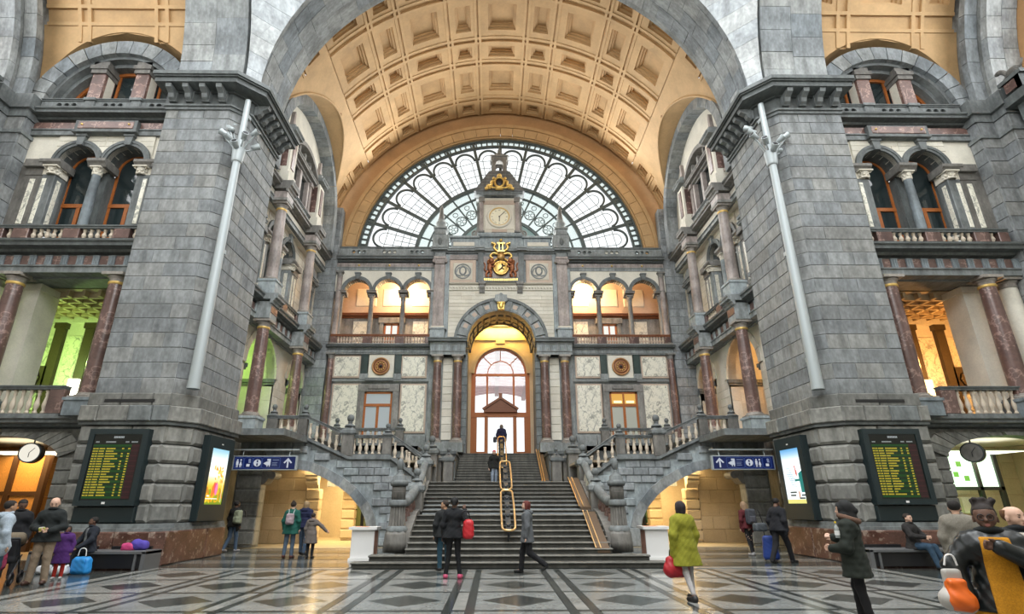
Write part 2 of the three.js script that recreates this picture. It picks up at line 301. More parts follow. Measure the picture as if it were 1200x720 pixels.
for (const s of [-1, 1]) frame(0, 0, Math.PI / 2, () => {
  seed(80 + s);
  const t = arch_('ceiling_arch', s < 0 ? 'high grey stone arch rising over the pier beside the tulip poster screen' : 'high grey stone arch rising over the pier beside the teal poster screen', 'arch');
  const w0 = s < 0 ? -13.4 : 10.75, w1 = s < 0 ? -10.75 : 13.4;
  archBlocks(t, DC, 17.85, 10.35, .35, w0, w1, 1.33, 5, M.arch, 0, 100);
  mesh('backing', [sector(DC, 17.85, 10.37, 12.4, 0, 180, w0 + .02, w1 - .02, 40), bx(DC + 10.37, DC + 12.4, 17.4, 17.85, w0 + .02, w1 - .02)], M.joint, t);
});
// pendentives
for (const s of [-1, 1]) for (const q of [1, -1]) {
  seed(90 + s * 2 + q);
  const a = 10.4, y0 = 17.5, Rs = Math.SQRT2 * a * .985;
  const t = arch_('ceiling_pendentive', (q > 0 ? 'curved corner vault whitened as by dome light above the pier ' : 'curved corner vault behind the viewer ') + (s < 0 ? 'on the tulip poster screen side' : 'on the teal poster screen side'), 'pendentive');
  const pt = (h, k, r) => { const rho = Math.sqrt(Math.max(0, r * r - h * h)), al = Math.acos(Math.min(1, (a + .05) / rho)), th = al + (Math.PI / 2 - 2 * al) * k; return [s * rho * Math.cos(th), y0 + h, -(DC + q * rho * Math.sin(th))]; };
  const rows = 13, hm = a * .985;
  for (let i = 0; i < rows; i++) {
    const h0 = hm * i / rows + .006, h1 = hm * (i + 1) / rows - .006, span = Math.sqrt(Rs * Rs - h0 * h0) * (Math.PI / 2 - 2 * Math.acos(Math.min(1, a / Math.sqrt(Rs * Rs - h0 * h0)))), n = q < 0 ? 1 : Math.max(1, Math.round(span / 1.5));
    for (let j = 0; j < n; j++) {
      const k0 = j / n, k1 = (j + 1) / n, m = 3, gs = [];
      for (let z = 0; z < m; z++) { const x0 = k0 + (k1 - k0) * z / m + (z ? 0 : .004), x1 = k0 + (k1 - k0) * (z + 1) / m - (z === m - 1 ? .004 : 0); gs.push(hexa([pt(h0, x0, Rs), pt(h0, x1, Rs), pt(h1, x1, Rs), pt(h1, x0, Rs), pt(h0, x0, Rs + .3), pt(h0, x1, Rs + .3), pt(h1, x1, Rs + .3), pt(h1, x0, Rs + .3)])); }
      mesh('stone_block', gs, pick(M.pendLit), t);
    }
  }
  if (q > 0) { // moulded fillet along the pendentive's outer edge, against the side arch
  }
}
// drum and glazed roof over the crossing
{
  const c = struct('ceiling');
  mesh('drum', lathe([[10.3, 27.8], [10.3, 34.4], [10.6, 34.4], [10.6, 27.6], [10.3, 27.8]], 48).translate(0, 0, -DC), M.pendLit[1], c);
  const sq = new THREE.Shape([[-15, -15], [15, -15], [15, 15], [-15, 15]].map(p => new THREE.Vector2(...p))); sq.holes.push(new THREE.Path(arc(0, 0, 10.3, 360, 0, 48).map(p => new THREE.Vector2(...p))));
  mesh('roof_slab', fin(new THREE.ExtrudeGeometry(sq, { depth: .3, bevelEnabled: false }).rotateX(-Math.PI / 2).translate(0, 28.6, -DC)), M.joint, c);
  mesh('skylight', fin(new THREE.CylinderGeometry(10.5, 10.5, .1, 48).translate(0, 34.35, -DC)), emis([1, 1.03, 1.06], 4), c);
}

// ---------- coffered barrel vaults ----------
// cylinder: centre (cu, yc) in the u,y plane, axis along w; angle measured from the top
function vault(t, cu, yc, R, rows, cols, mats, ext) {
  const pt = (a, w, r) => [cu + r * Math.sin(a * RAD), yc + r * Math.cos(a * RAD), w];
  const ringQuads = (A, B, n = 4) => { // A,B: [a0,a1,w0,w1,r]; surface between the outlines of two rectangles
    const out = [];
    const edge = (q, i) => { const [a0, a1, w0, w1, r] = q; const k = i % 4; return k; };
    const side = (q, e, k) => { const [a0, a1, w0, w1, r] = q; const f = k / n; return e === 0 ? pt(a0 + (a1 - a0) * f, w0, r) : e === 1 ? pt(a1, w0 + (w1 - w0) * f, r) : e === 2 ? pt(a1 + (a0 - a1) * f, w1, r) : pt(a0, w1 + (w0 - w1) * f, r); };
    for (let e = 0; e < 4; e++) for (let k = 0; k < n; k++) out.push(...quad(side(A, e, k), side(B, e, k), side(B, e, k + 1), side(A, e, k + 1)));
    return out;
  };
  const patch = (a0, a1, w0, w1, r, n = 4) => { const o = []; for (let k = 0; k < n; k++) { const x = a0 + (a1 - a0) * k / n, y = a0 + (a1 - a0) * (k + 1) / n; o.push(...quad(pt(x, w0, r), pt(x, w1, r), pt(y, w1, r), pt(y, w0, r))); } return o; };
  const solid = (a0, a1, w0, w1, r0, r1, n = 4) => tris([...patch(a0, a1, w0, w1, r0, n), ...ringQuads([a0, a1, w0, w1, r0], [a0, a1, w0, w1, r1], n)]);
  const D = 180 / Math.PI / R;
  for (const [wc, wh, wr] of rows) for (const [ac, ah, ar] of cols) {
    const i = .16, j = i * D, s = .06 * D;
    const L = [[ac - ah, ac + ah, wc - wh, wc + wh, R], [ac - ar - j * 1.3, ac + ar + j * 1.3, wc - wr - i * 1.3, wc + wr + i * 1.3, R], [ac - ar - j * 1.3, ac + ar + j * 1.3, wc - wr - i * 1.3, wc + wr + i * 1.3, R + .13], [ac - ar - j * .6, ac + ar + j * .6, wc - wr - i * .6, wc + wr + i * .6, R + .15], [ac - ar - j * .6, ac + ar + j * .6, wc - wr - i * .6, wc + wr + i * .6, R + .28], [ac - ar, ac + ar, wc - wr, wc + wr, R + .3], [ac - ar, ac + ar, wc - wr, wc + wr, R + .42]];
    let o = []; for (let k = 0; k + 1 < L.length; k++) o.push(...ringQuads(L[k], L[k + 1]));
    o.push(...patch(L[6][0], L[6][1], L[6][2], L[6][3], R + .42));
    mesh('coffer', tris(o), rnd() < .5 ? mats[0] : mats[1], t);
  }
  // bands between the cells: recessed strip with two raised ribs
  const aEdge = [], wEdge = [];
  for (let k = 0; k + 1 < cols.length; k++) aEdge.push([cols[k][0] + cols[k][1], cols[k + 1][0] - cols[k + 1][1]]);
  for (let k = 0; k + 1 < rows.length; k++) wEdge.push([rows[k][0] + rows[k][1], rows[k + 1][0] - rows[k + 1][1]]);
  const wA = rows[0][0] - rows[0][1], wB = rows.at(-1)[0] + rows.at(-1)[1], aA = cols[0][0] - cols[0][1], aB = ext ?? cols.at(-1)[0] + cols.at(-1)[1], rib = .11, ra = rib * D;
  if (ext) aEdge.push([cols.at(-1)[0] + cols.at(-1)[1], 69.6]);
  for (const [a, b] of aEdge) {
    mesh('band', tris(patch(a, b, wA, wB, R + .07, 2)), mats[1], t);
    for (const [x, y] of [[a - ra * .4, a + ra], [b - ra, b + ra * .4]]) mesh('rib', solid(x, y, wA, wB, R - .045, R + .1, 1), mats[0], t);
  }
  for (const [a, b] of wEdge) {
    mesh('band', tris(patch(aA, aB, a, b, R + .07, 60)), mats[1], t);
    for (const [x, y] of [[a - rib * .4, a + rib], [b - rib, b + rib * .4]]) mesh('rib', solid(aA, aB, x, y, R - .045, R + .1, 60), mats[0], t);
  }
  return { pt, patch, solid };
}
const big = [1.42, .72], small = [.70, .24], wide = [6.5, 3.1], narrow = [3.5, 1.25];
seed(120);
const VN = { yc: 17.4, R: 11.7 };
{
  const c = struct('ceiling');
  const rows = [[-32.62, ...small], [-30.0, ...big], [-27.4, ...small], [-24.8, ...big], [-22.2, ...small]];
  const cols = [-46.4, -34.8, -23.2, -11.6, 0, 11.6, 23.2, 34.8, 46.4].map((a, i) => [a, ...(i % 2 ? narrow : wide)]);
  const { pt, patch } = vault(c, 0, VN.yc, VN.R, rows, cols, [M.vault, M.vaultb]);
  for (const s of [-1, 1]) for (const w of [-32.62, -22.2]) vault(c, 0, VN.yc, VN.R, [[w, ...small]], [[s * 58, ...narrow], [s * 69.4, 6.3, 3]].sort((a, b) => a[0] - b[0]), [M.vault, M.vaultb]);
  // plain haunches and the cross vaults over the side lunettes
  const pc = 27.2, py = 18.8, pR = 5.0, aTop = 53.1;
  for (const s of [-1, 1]) {
    const o = [], n = 28;
    const hw = y => y > py + pR ? 0 : y < py ? pR : Math.sqrt(pR * pR - (y - py) ** 2);
    for (let k = 0; k < n; k++) {
      const a0 = aTop + (80 - aTop) * k / n, a1 = aTop + (80 - aTop) * (k + 1) / n, y0 = VN.yc + VN.R * Math.cos(a0 * RAD), y1 = VN.yc + VN.R * Math.cos(a1 * RAD), h0 = hw(y0), h1 = hw(y1);
      const nr = a0 < 75.6 ? -22.9 : -21.1, fr = a0 < 75.6 ? -31.92 : -33.4;
      o.push(...quad(pt(s * a0, nr, VN.R), pt(s * a0, -Math.max(-nr, pc - h0), VN.R), pt(s * a1, -Math.max(-nr, pc - h1), VN.R), pt(s * a1, nr, VN.R)));
      o.push(...quad(pt(s * a0, -Math.min(-fr, pc + h0), VN.R), pt(s * a0, fr, VN.R), pt(s * a1, fr, VN.R), pt(s * a1, -Math.min(-fr, pc + h1), VN.R)));
      if (a0 < 54.6 || a0 > 75.4) o.push(...quad(pt(s * a0, -33.4, VN.R), pt(s * a0, -31.9, VN.R), pt(s * a1, -31.9, VN.R), pt(s * a1, -33.4, VN.R)), ...quad(pt(s * a0, -22.9, VN.R), pt(s * a0, -21.1, VN.R), pt(s * a1, -21.1, VN.R), pt(s * a1, -22.9, VN.R)));
    }
    mesh('haunch', tris(o), M.vault, c);
    const p = [], m = 40, X = y => Math.sqrt(Math.max(.1, VN.R ** 2 - (y - VN.yc) ** 2));
    for (let k = 0; k < m; k++) { const f = i => { const a = Math.PI * i / m; return [py + pR * Math.sin(a), -(pc - pR * Math.cos(a))]; }; const [ya, wa] = f(k), [yb, wb] = f(k + 1); p.push(...quad([s * X(ya), ya, wa], [s * 11.6, ya, wa], [s * 11.6, yb, wb], [s * X(yb), yb, wb])); }
    mesh('cross_vault', tris(p), M.vault, c);
    // groin edge moulding
    mesh('groin_edge', tube(Array.from({ length: 31 }, (_, i) => { const a = Math.PI * (.08 + .84 * i / 30), y = py + pR * Math.sin(a); return [s * (X(y) - .01), y, -(pc - pR * Math.cos(a))]; }), .07, 60, 6), M.vault, c);
  }
  mesh('shell', [sector(0, VN.yc, VN.R + .6, VN.R + .9, 36, 144, -33.6, -21.0, 40)], M.vaultd, c);
}
for (const s of [-1, 1]) frame(0, 0, Math.PI / 2, () => {
  seed(130 + s);
  const c = struct('ceiling');
  const X = x => s * x;
  const rows = [[X(14.1), ...small], [X(16.75), ...big], [X(19.35), ...small]].sort((a, b) => a[0] - b[0]);
  const cols = [[60.2, 5.4, 2.6], [49.4, 3.5, 1.3], [38, ...wide], [26.4, ...narrow], [14.8, ...wide], [3.2, ...narrow], [-8.4, ...wide], [-20, ...narrow]].reverse();
  const { pt } = vault(c, DC, VN.yc, VN.R, rows, cols, [M.vault, M.vaultb], 73.4);
  const pc = X(16.6), py = 17.45, pR = 3.7, aTop = 69.6, hw = y => y > py + pR ? 0 : y < py ? pR : Math.sqrt(pR * pR - (y - py) ** 2), o = [], n = 24, lo = Math.min(X(13.3), X(20.2)), hi = Math.max(X(13.3), X(20.2));
  for (let k = 0; k < n; k++) {
    const a0 = aTop + (90 - aTop) * k / n, a1 = aTop + (90 - aTop) * (k + 1) / n, h0 = hw(VN.yc + VN.R * Math.cos(a0 * RAD)), h1 = hw(VN.yc + VN.R * Math.cos(a1 * RAD));
    o.push(...quad(pt(a0, lo, VN.R), pt(a0, pc - h0, VN.R), pt(a1, pc - h1, VN.R), pt(a1, lo, VN.R)), ...quad(pt(a0, pc + h0, VN.R), pt(a0, hi, VN.R), pt(a1, hi, VN.R), pt(a1, pc + h1, VN.R)));
  }
  mesh('haunch', tris(o), M.vault, c);
  const p = [], m = 36, D = y => DC + Math.sqrt(Math.max(.1, VN.R ** 2 - (y - VN.yc) ** 2));
  for (let k = 0; k < m; k++) { const f = i => { const a = Math.PI * i / m; return [py + pR * Math.sin(a), pc - pR * Math.cos(a)]; }; const [ya, wa] = f(k), [yb, wb] = f(k + 1); p.push(...quad([D(ya) - .05, ya, wa], [19.95, ya, wa], [19.95, yb, wb], [D(yb) - .05, yb, wb])); }
  mesh('cross_vault', tris(p), M.vaultb, c);
  mesh('shell', [sector(DC, VN.yc, VN.R + .6, VN.R + .9, 24, 180, Math.min(X(13.2), X(22)), Math.max(X(13.2), X(22)), 40)], M.vaultd, c);
});
// ---------- architectural pieces (in the current frame) ----------
function capCor(r, h) { // corinthian-like capital: bell, two rings of leaves, volutes, abacus; y from 0
  const g = [lathe([[r * .95, 0], [r * 1.12, h * .05], [r * .98, h * .1], [r * 1.0, h * .5], [r * 1.3, h * .82], [.001, h * .82]], 14)];
  for (let k = 0; k < 8; k++) { const a = k * 45 * RAD; for (const [y, rr_, q] of [[h * .1, r * 1.02, 0], [h * .4, r * 1.06, 22.5]]) { const b = a + q * RAD; const l = fin(new THREE.ConeGeometry(r * .3, h * .42, 5).rotateZ(-.3)); l.translate(rr_, y + h * .2, 0); l.rotateY(-b); g.push(l); } }
  for (let k = 0; k < 4; k++) { const v = fin(new THREE.TorusGeometry(r * .2, r * .09, 6, 10)); v.translate(r * 1.32, h * .74, 0); v.rotateY(-(k * 90 + 45) * RAD); g.push(v); }
  g.push(bx(-r * 1.4, r * 1.4, h * .84, h, -r * 1.4, r * 1.4)); return merge(g);
}
const capTus = (r, h) => merge([lathe([[r, 0], [r * 1.08, h * .08], [r, h * .16], [r, h * .45], [r * 1.12, h * .5], [r * 1.35, h * .72], [.001, h * .72]], 18), bx(-r * 1.45, r * 1.45, h * .72, h, -r * 1.45, r * 1.45)]);
function capIon(r, h) { const g = [bx(-r * 1.3, r * 1.3, h * .7, h, -r * 1.1, r * 1.1), bx(-r, r, 0, h * .7, -r * .9, r * .9)]; for (const s of [-1, 1]) { const v = fin(new THREE.CylinderGeometry(r * .45, r * .45, r * 2.1, 12).rotateX(Math.PI / 2)); v.translate(s * r * 1.15, h * .42, 0); g.push(v); } return merge(g); }
const baseG = (r, h) => merge([bx(-r * 1.4, r * 1.4, 0, h * .35, -r * 1.4, r * 1.4), lathe([[.001, h * .35], [r * 1.38, h * .35], [r * 1.42, h * .48], [r * 1.3, h * .6], [r * 1.12, h * .68], [r * 1.2, h * .82], [r * 1.15, h * .95], [r, h], [.001, h]], 18)]);
function column(u, w, y0, y1, r, o) {
  const t = thing('column', o.label, 'column', o.group, [u, y0, w]);
  const H = y1 - y0, bh = o.bh ?? r * .8, ch = o.ch ?? r * 1.6;
  if (o.ped) { mesh('pedestal', [bx(-r * 1.5, r * 1.5, 0, o.ped - .1, -r * 1.5, r * 1.5), bx(-r * 1.65, r * 1.65, o.ped - .1, o.ped, -r * 1.65, r * 1.65)], o.pmat ?? M.blue, t); }
  const b = o.ped ?? 0;
  mesh('base', at(baseG(r, bh), 0, b, 0), o.bmat ?? M.cap, t);
  const y = b + bh, L = H - y - ch;
  const sf = mesh('shaft', lathe([[r, y], [r * 1.0, y + L * .33], [r * .96, y + L * .66], [r * .87, y + L - .08], [r * .87, y + L]], 22), o.mat ?? M.red, t);
  if (o.gold !== false) mesh('necking', lathe([[r * .86, y + L - .05], [r * .97, y + L - .02], [r * .97, y + L + .05], [r * .86, y + L + .07]], 18), M.goldp, sf);
  mesh('capital', at((o.cap ?? capTus)(r * .9, ch), 0, y + L, 0), o.cmat ?? M.cap, t);
  return t;
}
const balG = h => lathe([[.001, 0], [.075, 0], [.075, h * .08], [.05, h * .11], [.045, h * .16], [.08, h * .3], [.085, h * .4], [.05, h * .62], [.038, h * .74], [.06, h * .8], [.06, h * .84], [.045, h * .88], [.07, h * .93], [.07, h], [.001, h]], 10);
const balCache = {};
function balustrade(u0, u1, y0, y1, w, o) {
  const t = thing('balustrade', o.label, 'balustrade', o.group, [0, 0, 0]);
  const h = y1 - y0, bb = .1, rt = .13, th = o.th ?? .24, peds = o.peds ?? [];
  mesh('rail', [bx(u0, u1, y1 - rt, y1 - .05, w - th * .55, w + th * .55), bx(u0, u1, y1 - .05, y1, w - th * .7, w + th * .7)], o.rmat ?? M.dark, t);
  mesh('base', bx(u0, u1, y0, y0 + bb, w - th * .55, w + th * .55), o.smat ?? M.mid, t);
  const stops = [];
  for (const [p, hw] of peds) { mesh('pedestal', cb(p - hw, p + hw, y0 + bb, y1 - rt, w - th * .5, w + th * .55, .02), o.pmat ?? M.red, t); stops.push([p - hw, p + hw]); }
  const hh = h - bb - rt, g = balCache[hh.toFixed(3)] ??= balG(hh);
  const edges = [[u0, u0], ...stops.sort((a, b) => a[0] - b[0]), [u1, u1]];
  for (let i = 0; i + 1 < edges.length; i++) { const a = edges[i][1], b = edges[i + 1][0]; if (b - a < .15) continue; const n = Math.max(1, Math.round((b - a) / (o.sp ?? .26))); for (let k = 0; k < n; k++) { const m = mesh('baluster', g, o.bmat ?? M.baluster, t); m.position.set(a + (b - a) * (k + .5) / n, y0 + bb, w); } }
  return t;
}
// pierced parapet: slab with round holes, framed panels and posts
function parapet(u0, u1, y0, y1, w, groups, o) {
  const t = thing('parapet', o.label, 'parapet', null, [0, 0, 0]);
  const holes = []; for (const c of groups) for (const k of [-1, 0, 1]) holes.push(arc(c + k * (o.hs ?? .3), (y0 + y1) / 2 - .02, o.hr ?? .1, 0, 360, 12).slice(0, -1));
  mesh('panel', prism([[u0, y0], [u1, y0], [u1, y1 - .1], [u0, y1 - .1]], w - .09, w + .09, 0, holes), o.mat ?? M.mid, t);
  for (const c of groups) for (const k of [-1, 0, 1]) mesh('hole_frame', fin(new THREE.TorusGeometry((o.hr ?? .1) * 1.15, .02, 6, 14)).translate(c + k * (o.hs ?? .3), (y0 + y1) / 2 - .02, w + .09), o.mat ?? M.mid, t);
  mesh('coping', [bx(u0, u1, y1 - .1, y1 - .04, w - .13, w + .13), bx(u0, u1, y1 - .04, y1, w - .17, w + .17)], o.cmat ?? M.dark, t);
  for (const p of o.posts ?? []) mesh('post', [cb(p - .2, p + .2, y0, y1 - .08, w - .14, w + .16, .02), bx(p - .24, p + .24, y1 - .1, y1 + .02, w - .2, w + .22)], o.mat ?? M.mid, t);
  return t;
}
// entablature band with red frieze panels and grooved triglyphs
function entabl(t, u0, u1, y0, y1, w, o = {}) {
  const h = y1 - y0, p = o.p ?? .35, a = y0 + h * .24, f = y0 + h * .56;
  mesh('architrave', [bx(u0, u1, y0, a - .05, w - .5, w), bx(u0 - .02, u1 + .02, a - .05, a, w - .5, w + .05)], o.mat ?? M.mid, t);
  mesh('frieze', bx(u0, u1, a, f, w - .5, w - .03), o.fm ?? M.red, t);
  if (o.tri) { const n = Math.round((u1 - u0) / o.tri); for (let i = 0; i <= n; i++) { const u = u0 + .15 + (u1 - u0 - .3) * i / n; mesh('triglyph', [-1, 0, 1].map(k => cb(u + k * .085 - .038, u + k * .085 + .038, a, f, w - .05, w + .03, .012)).concat(bx(u - .13, u + .13, f - .04, f, w - .05, w + .035)), M.blue, t); } }
  mesh('cornice', mould(corn(w - .5, w + p, f, y1).map(([x, y]) => [Math.max(x, w - .5), y]), u0 - (o.ov ?? .0), u1 + (o.ov ?? .0)), o.cmat ?? M.dark, t);
}
// arched opening wall: cream ashlar above y0 with round-headed holes [[centre,radius]...]; its blocks are laid in courses and cut by the arches
function archWall(t, u0, u1, y0, y1, ars, w, mats, cut = 24) {
  const pts = [[u0, y0]]; for (const [c, r] of ars) pts.push(...arc(c, y0, r, 180, 0, cut)); pts.push([u1, y0], [u1, y1], [u0, y1]);
  mesh('wall_face', prism(pts, w - .45, w), mats[0], t);
}
const archivolt = (c, y, r0, r1, w0, w1, mat, t, name = 'archivolt') => mesh(name, [sector(c, y, r0, r0 + (r1 - r0) * .55, 0, 180, w0, w1 - .03, 24), sector(c, y, r0 + (r1 - r0) * .5, r1, 0, 180, w0, w1, 24)], mat, t);
// wooden window in an arched or square opening
function windowUnit(t, u0, u1, y0, y1, w, o = {}) {
  const f = .12, c = (u0 + u1) / 2, r = (u1 - u0) / 2, top = o.arch ? y1 - r : y1;
  const wn = mesh('window_frame', [bx(u0, u0 + f, y0, top, w - .05, w + .05), bx(u1 - f, u1, y0, top, w - .05, w + .05), bx(u0, u1, y0, y0 + f, w - .05, w + .05), ...(o.arch ? [sector(c, top, r - f, r, 0, 180, w - .05, w + .05, 16)] : [bx(u0, u1, y1 - f, y1, w - .05, w + .05)]), bx(u0, u1, (o.tr ?? top) - .08, (o.tr ?? top) + .08, w - .06, w + .07), ...(o.mull ?? [c]).map(x => bx(x - .075, x + .075, y0, o.tr ?? top, w - .05, w + .06)), ...(o.bars ?? [])], o.mat ?? M.wood, t);
  mesh('pane', o.arch ? prism([[u0 + f, y0], [u1 - f, y0], ...arc(c, top, r - f, 0, 180, 16)], w - .012, w + .012) : bx(u0 + f, u1 - f, y0, y1, w - .012, w + .012), o.glass ?? M.glassd, wn);
  return wn;
}
// double-arched upper window bay: dark side pilasters with pale strips, a free centre column, cream spandrels
function upperBay(t, uc, w, s, lbl) {
  const y0 = 11.5, ys = 14.6, cs = .96, r = .76;
  archWall(t, uc - 1.95, uc + 1.95, ys, 15.85, [[uc - cs, r], [uc + cs, r]], w, M.cream);
  // ashlar courses on the spandrel as thin proud blocks outside the arches
  seed(Math.round(Math.abs(uc) * 10) + 400);
  for (let k = 0; k < 5; k++) { const ya = ys + k * .25, yb = ya + .25; for (const [a, b] of [[-1.95, -.02], [.02, 1.95]]) { const c0 = a < 0 ? -cs : cs; const q = ya - ys < 1.02 ? Math.sqrt(Math.max(0, 1.02 ** 2 - (ya - ys) ** 2)) : 0; for (const [x0, x1] of [[a, c0 - q], [c0 + q, b]]) if (x1 - x0 > .12) { const n = Math.max(1, Math.round((x1 - x0) / .55)); for (let i = 0; i < n; i++) mesh('stone_block', cb(uc + x0 + (x1 - x0) * i / n + .005, uc + x0 + (x1 - x0) * (i + 1) / n - .005, ya + .005, yb - .005, w - .02, w + .02, .008), pick(M.cream), t); } } }
  for (const k of [-1, 1]) {
    archivolt(uc + k * cs, ys, r, 1.0, w - .3, w + .1, M.dark, t);
    mesh('keystone', [prism([[-.12, 0], [.12, 0], [.17, .42], [-.17, .42]], -.2, .16), bx(-.22, .22, .4, .5, -.2, .2)].map(g => at(g, uc + k * cs, ys + .74, w)), M.mid, t);
    // side pilaster: stacked pale and dark marble strips
    const o = uc + k * 1.86;
    mesh('pilaster', [cb(o - .26, o + .26, y0 + .1, 14.0, w - .5, w + .05, .02)], M.mid, t);
    mesh('pale_strip', cb(o + k * .12 - .08, o + k * .12 + .08, y0 + .3, 13.8, w + .04, w + .075, .01), M.white, t);
    mesh('dark_panel', cb(...[o + k * .3, o + k * .95].sort((a, b) => a - b), y0 + .1, 14.0, w - .5, w + .0, .02), M.warmgrey, t); mesh('pale_strip', cb(o + k * .62 - .1, o + k * .62 + .1, y0 + .3, 13.8, w - .02, w + .03, .01), M.white, t); mesh('panel_cap', [bx(...[o + k * .3, o + k * .97].sort((a, b) => a - b), 13.98, 14.3, w - .5, w + .03), bx(...[o + k * .3, o + k * 1.0].sort((a, b) => a - b), 14.3, 14.62, w - .5, w + .18)], M.warmgrey, t);
    mesh('pale_strip', cb(o - k * .26 - .01, o - k * .26 + .01, y0 + .3, 13.8, w - .3, w - .1, .005), M.white, t);
    mesh('pilaster_base', bx(o - .34, o + .34, y0, y0 + .14, w - .5, w + .12), M.cream[0], t);
    mesh('capital', [at(capCor(.2, .34), o - k * .1, 13.98, w - .02), bx(o - .3, o + .3, 14.0, 14.3, w - .5, w + .02)], M.cream[2], t);
    mesh('impost', [mould([[w - .6, 14.3], [w + .08, 14.3], [w + .14, 14.42], [w + .22, 14.5], [w + .22, 14.62], [w - .6, 14.62]], o - .42, o + .42)], M.warmgrey, t);
    // window set back
    const wn = windowUnit(t, uc + k * cs - r - .02, uc + k * cs + r + .02, y0, 15.4, w - .75, { arch: true, tr: 13.0, mull: [uc + k * cs] });
    mesh('jamb', [bx(uc + k * (cs + r) - .05, uc + k * (cs + r) + .05, y0, ys, w - .9, w - .1), sector(uc + k * cs, ys, r, r + .12, 0, 180, w - .9, w - .2, 16)], M.dark, t);
  }
  mesh('impost', [mould([[w - .6, 14.3], [w + .14, 14.3], [w + .2, 14.42], [w + .28, 14.5], [w + .28, 14.62], [w - .6, 14.62]], uc - .36, uc + .36)], M.warmgrey, t);
  mesh('backing_pier', [bx(uc - .2, uc + .2, y0, 14.3, w - .8, w - .3)], M.dark, t);
  column(uc, w + .02, y0, 14.3, .17, { label: 'slim blue-grey column between twin arched windows ' + lbl, mat: M.blue, cap: capCor, ch: .36, bh: .16, cmat: M.cream[2], gold: false });
}
// attic: cornice, pierced parapet, great grey arch and three-part half-round window
function attic(t, uc, w, R, Ri, lbl, pw = 2.55) {
  mesh('plaque', [bx(uc - 1.25, uc + 1.25, 15.95, 16.42, w - .1, w + .16), bx(uc - 1.3, uc + 1.3, 15.85, 15.93, w - .1, w + .2)], M.dark, t);
  mesh('plaque_panel', cb(uc - 1.12, uc + 1.12, 16.02, 16.36, w + .1, w + .19, .02), M.redl, t);
  for (const k of [-.95, .95]) mesh('gold_boss', at(ball(.045, 10), uc + k, 16.2, w + .2), M.gold, t);
}

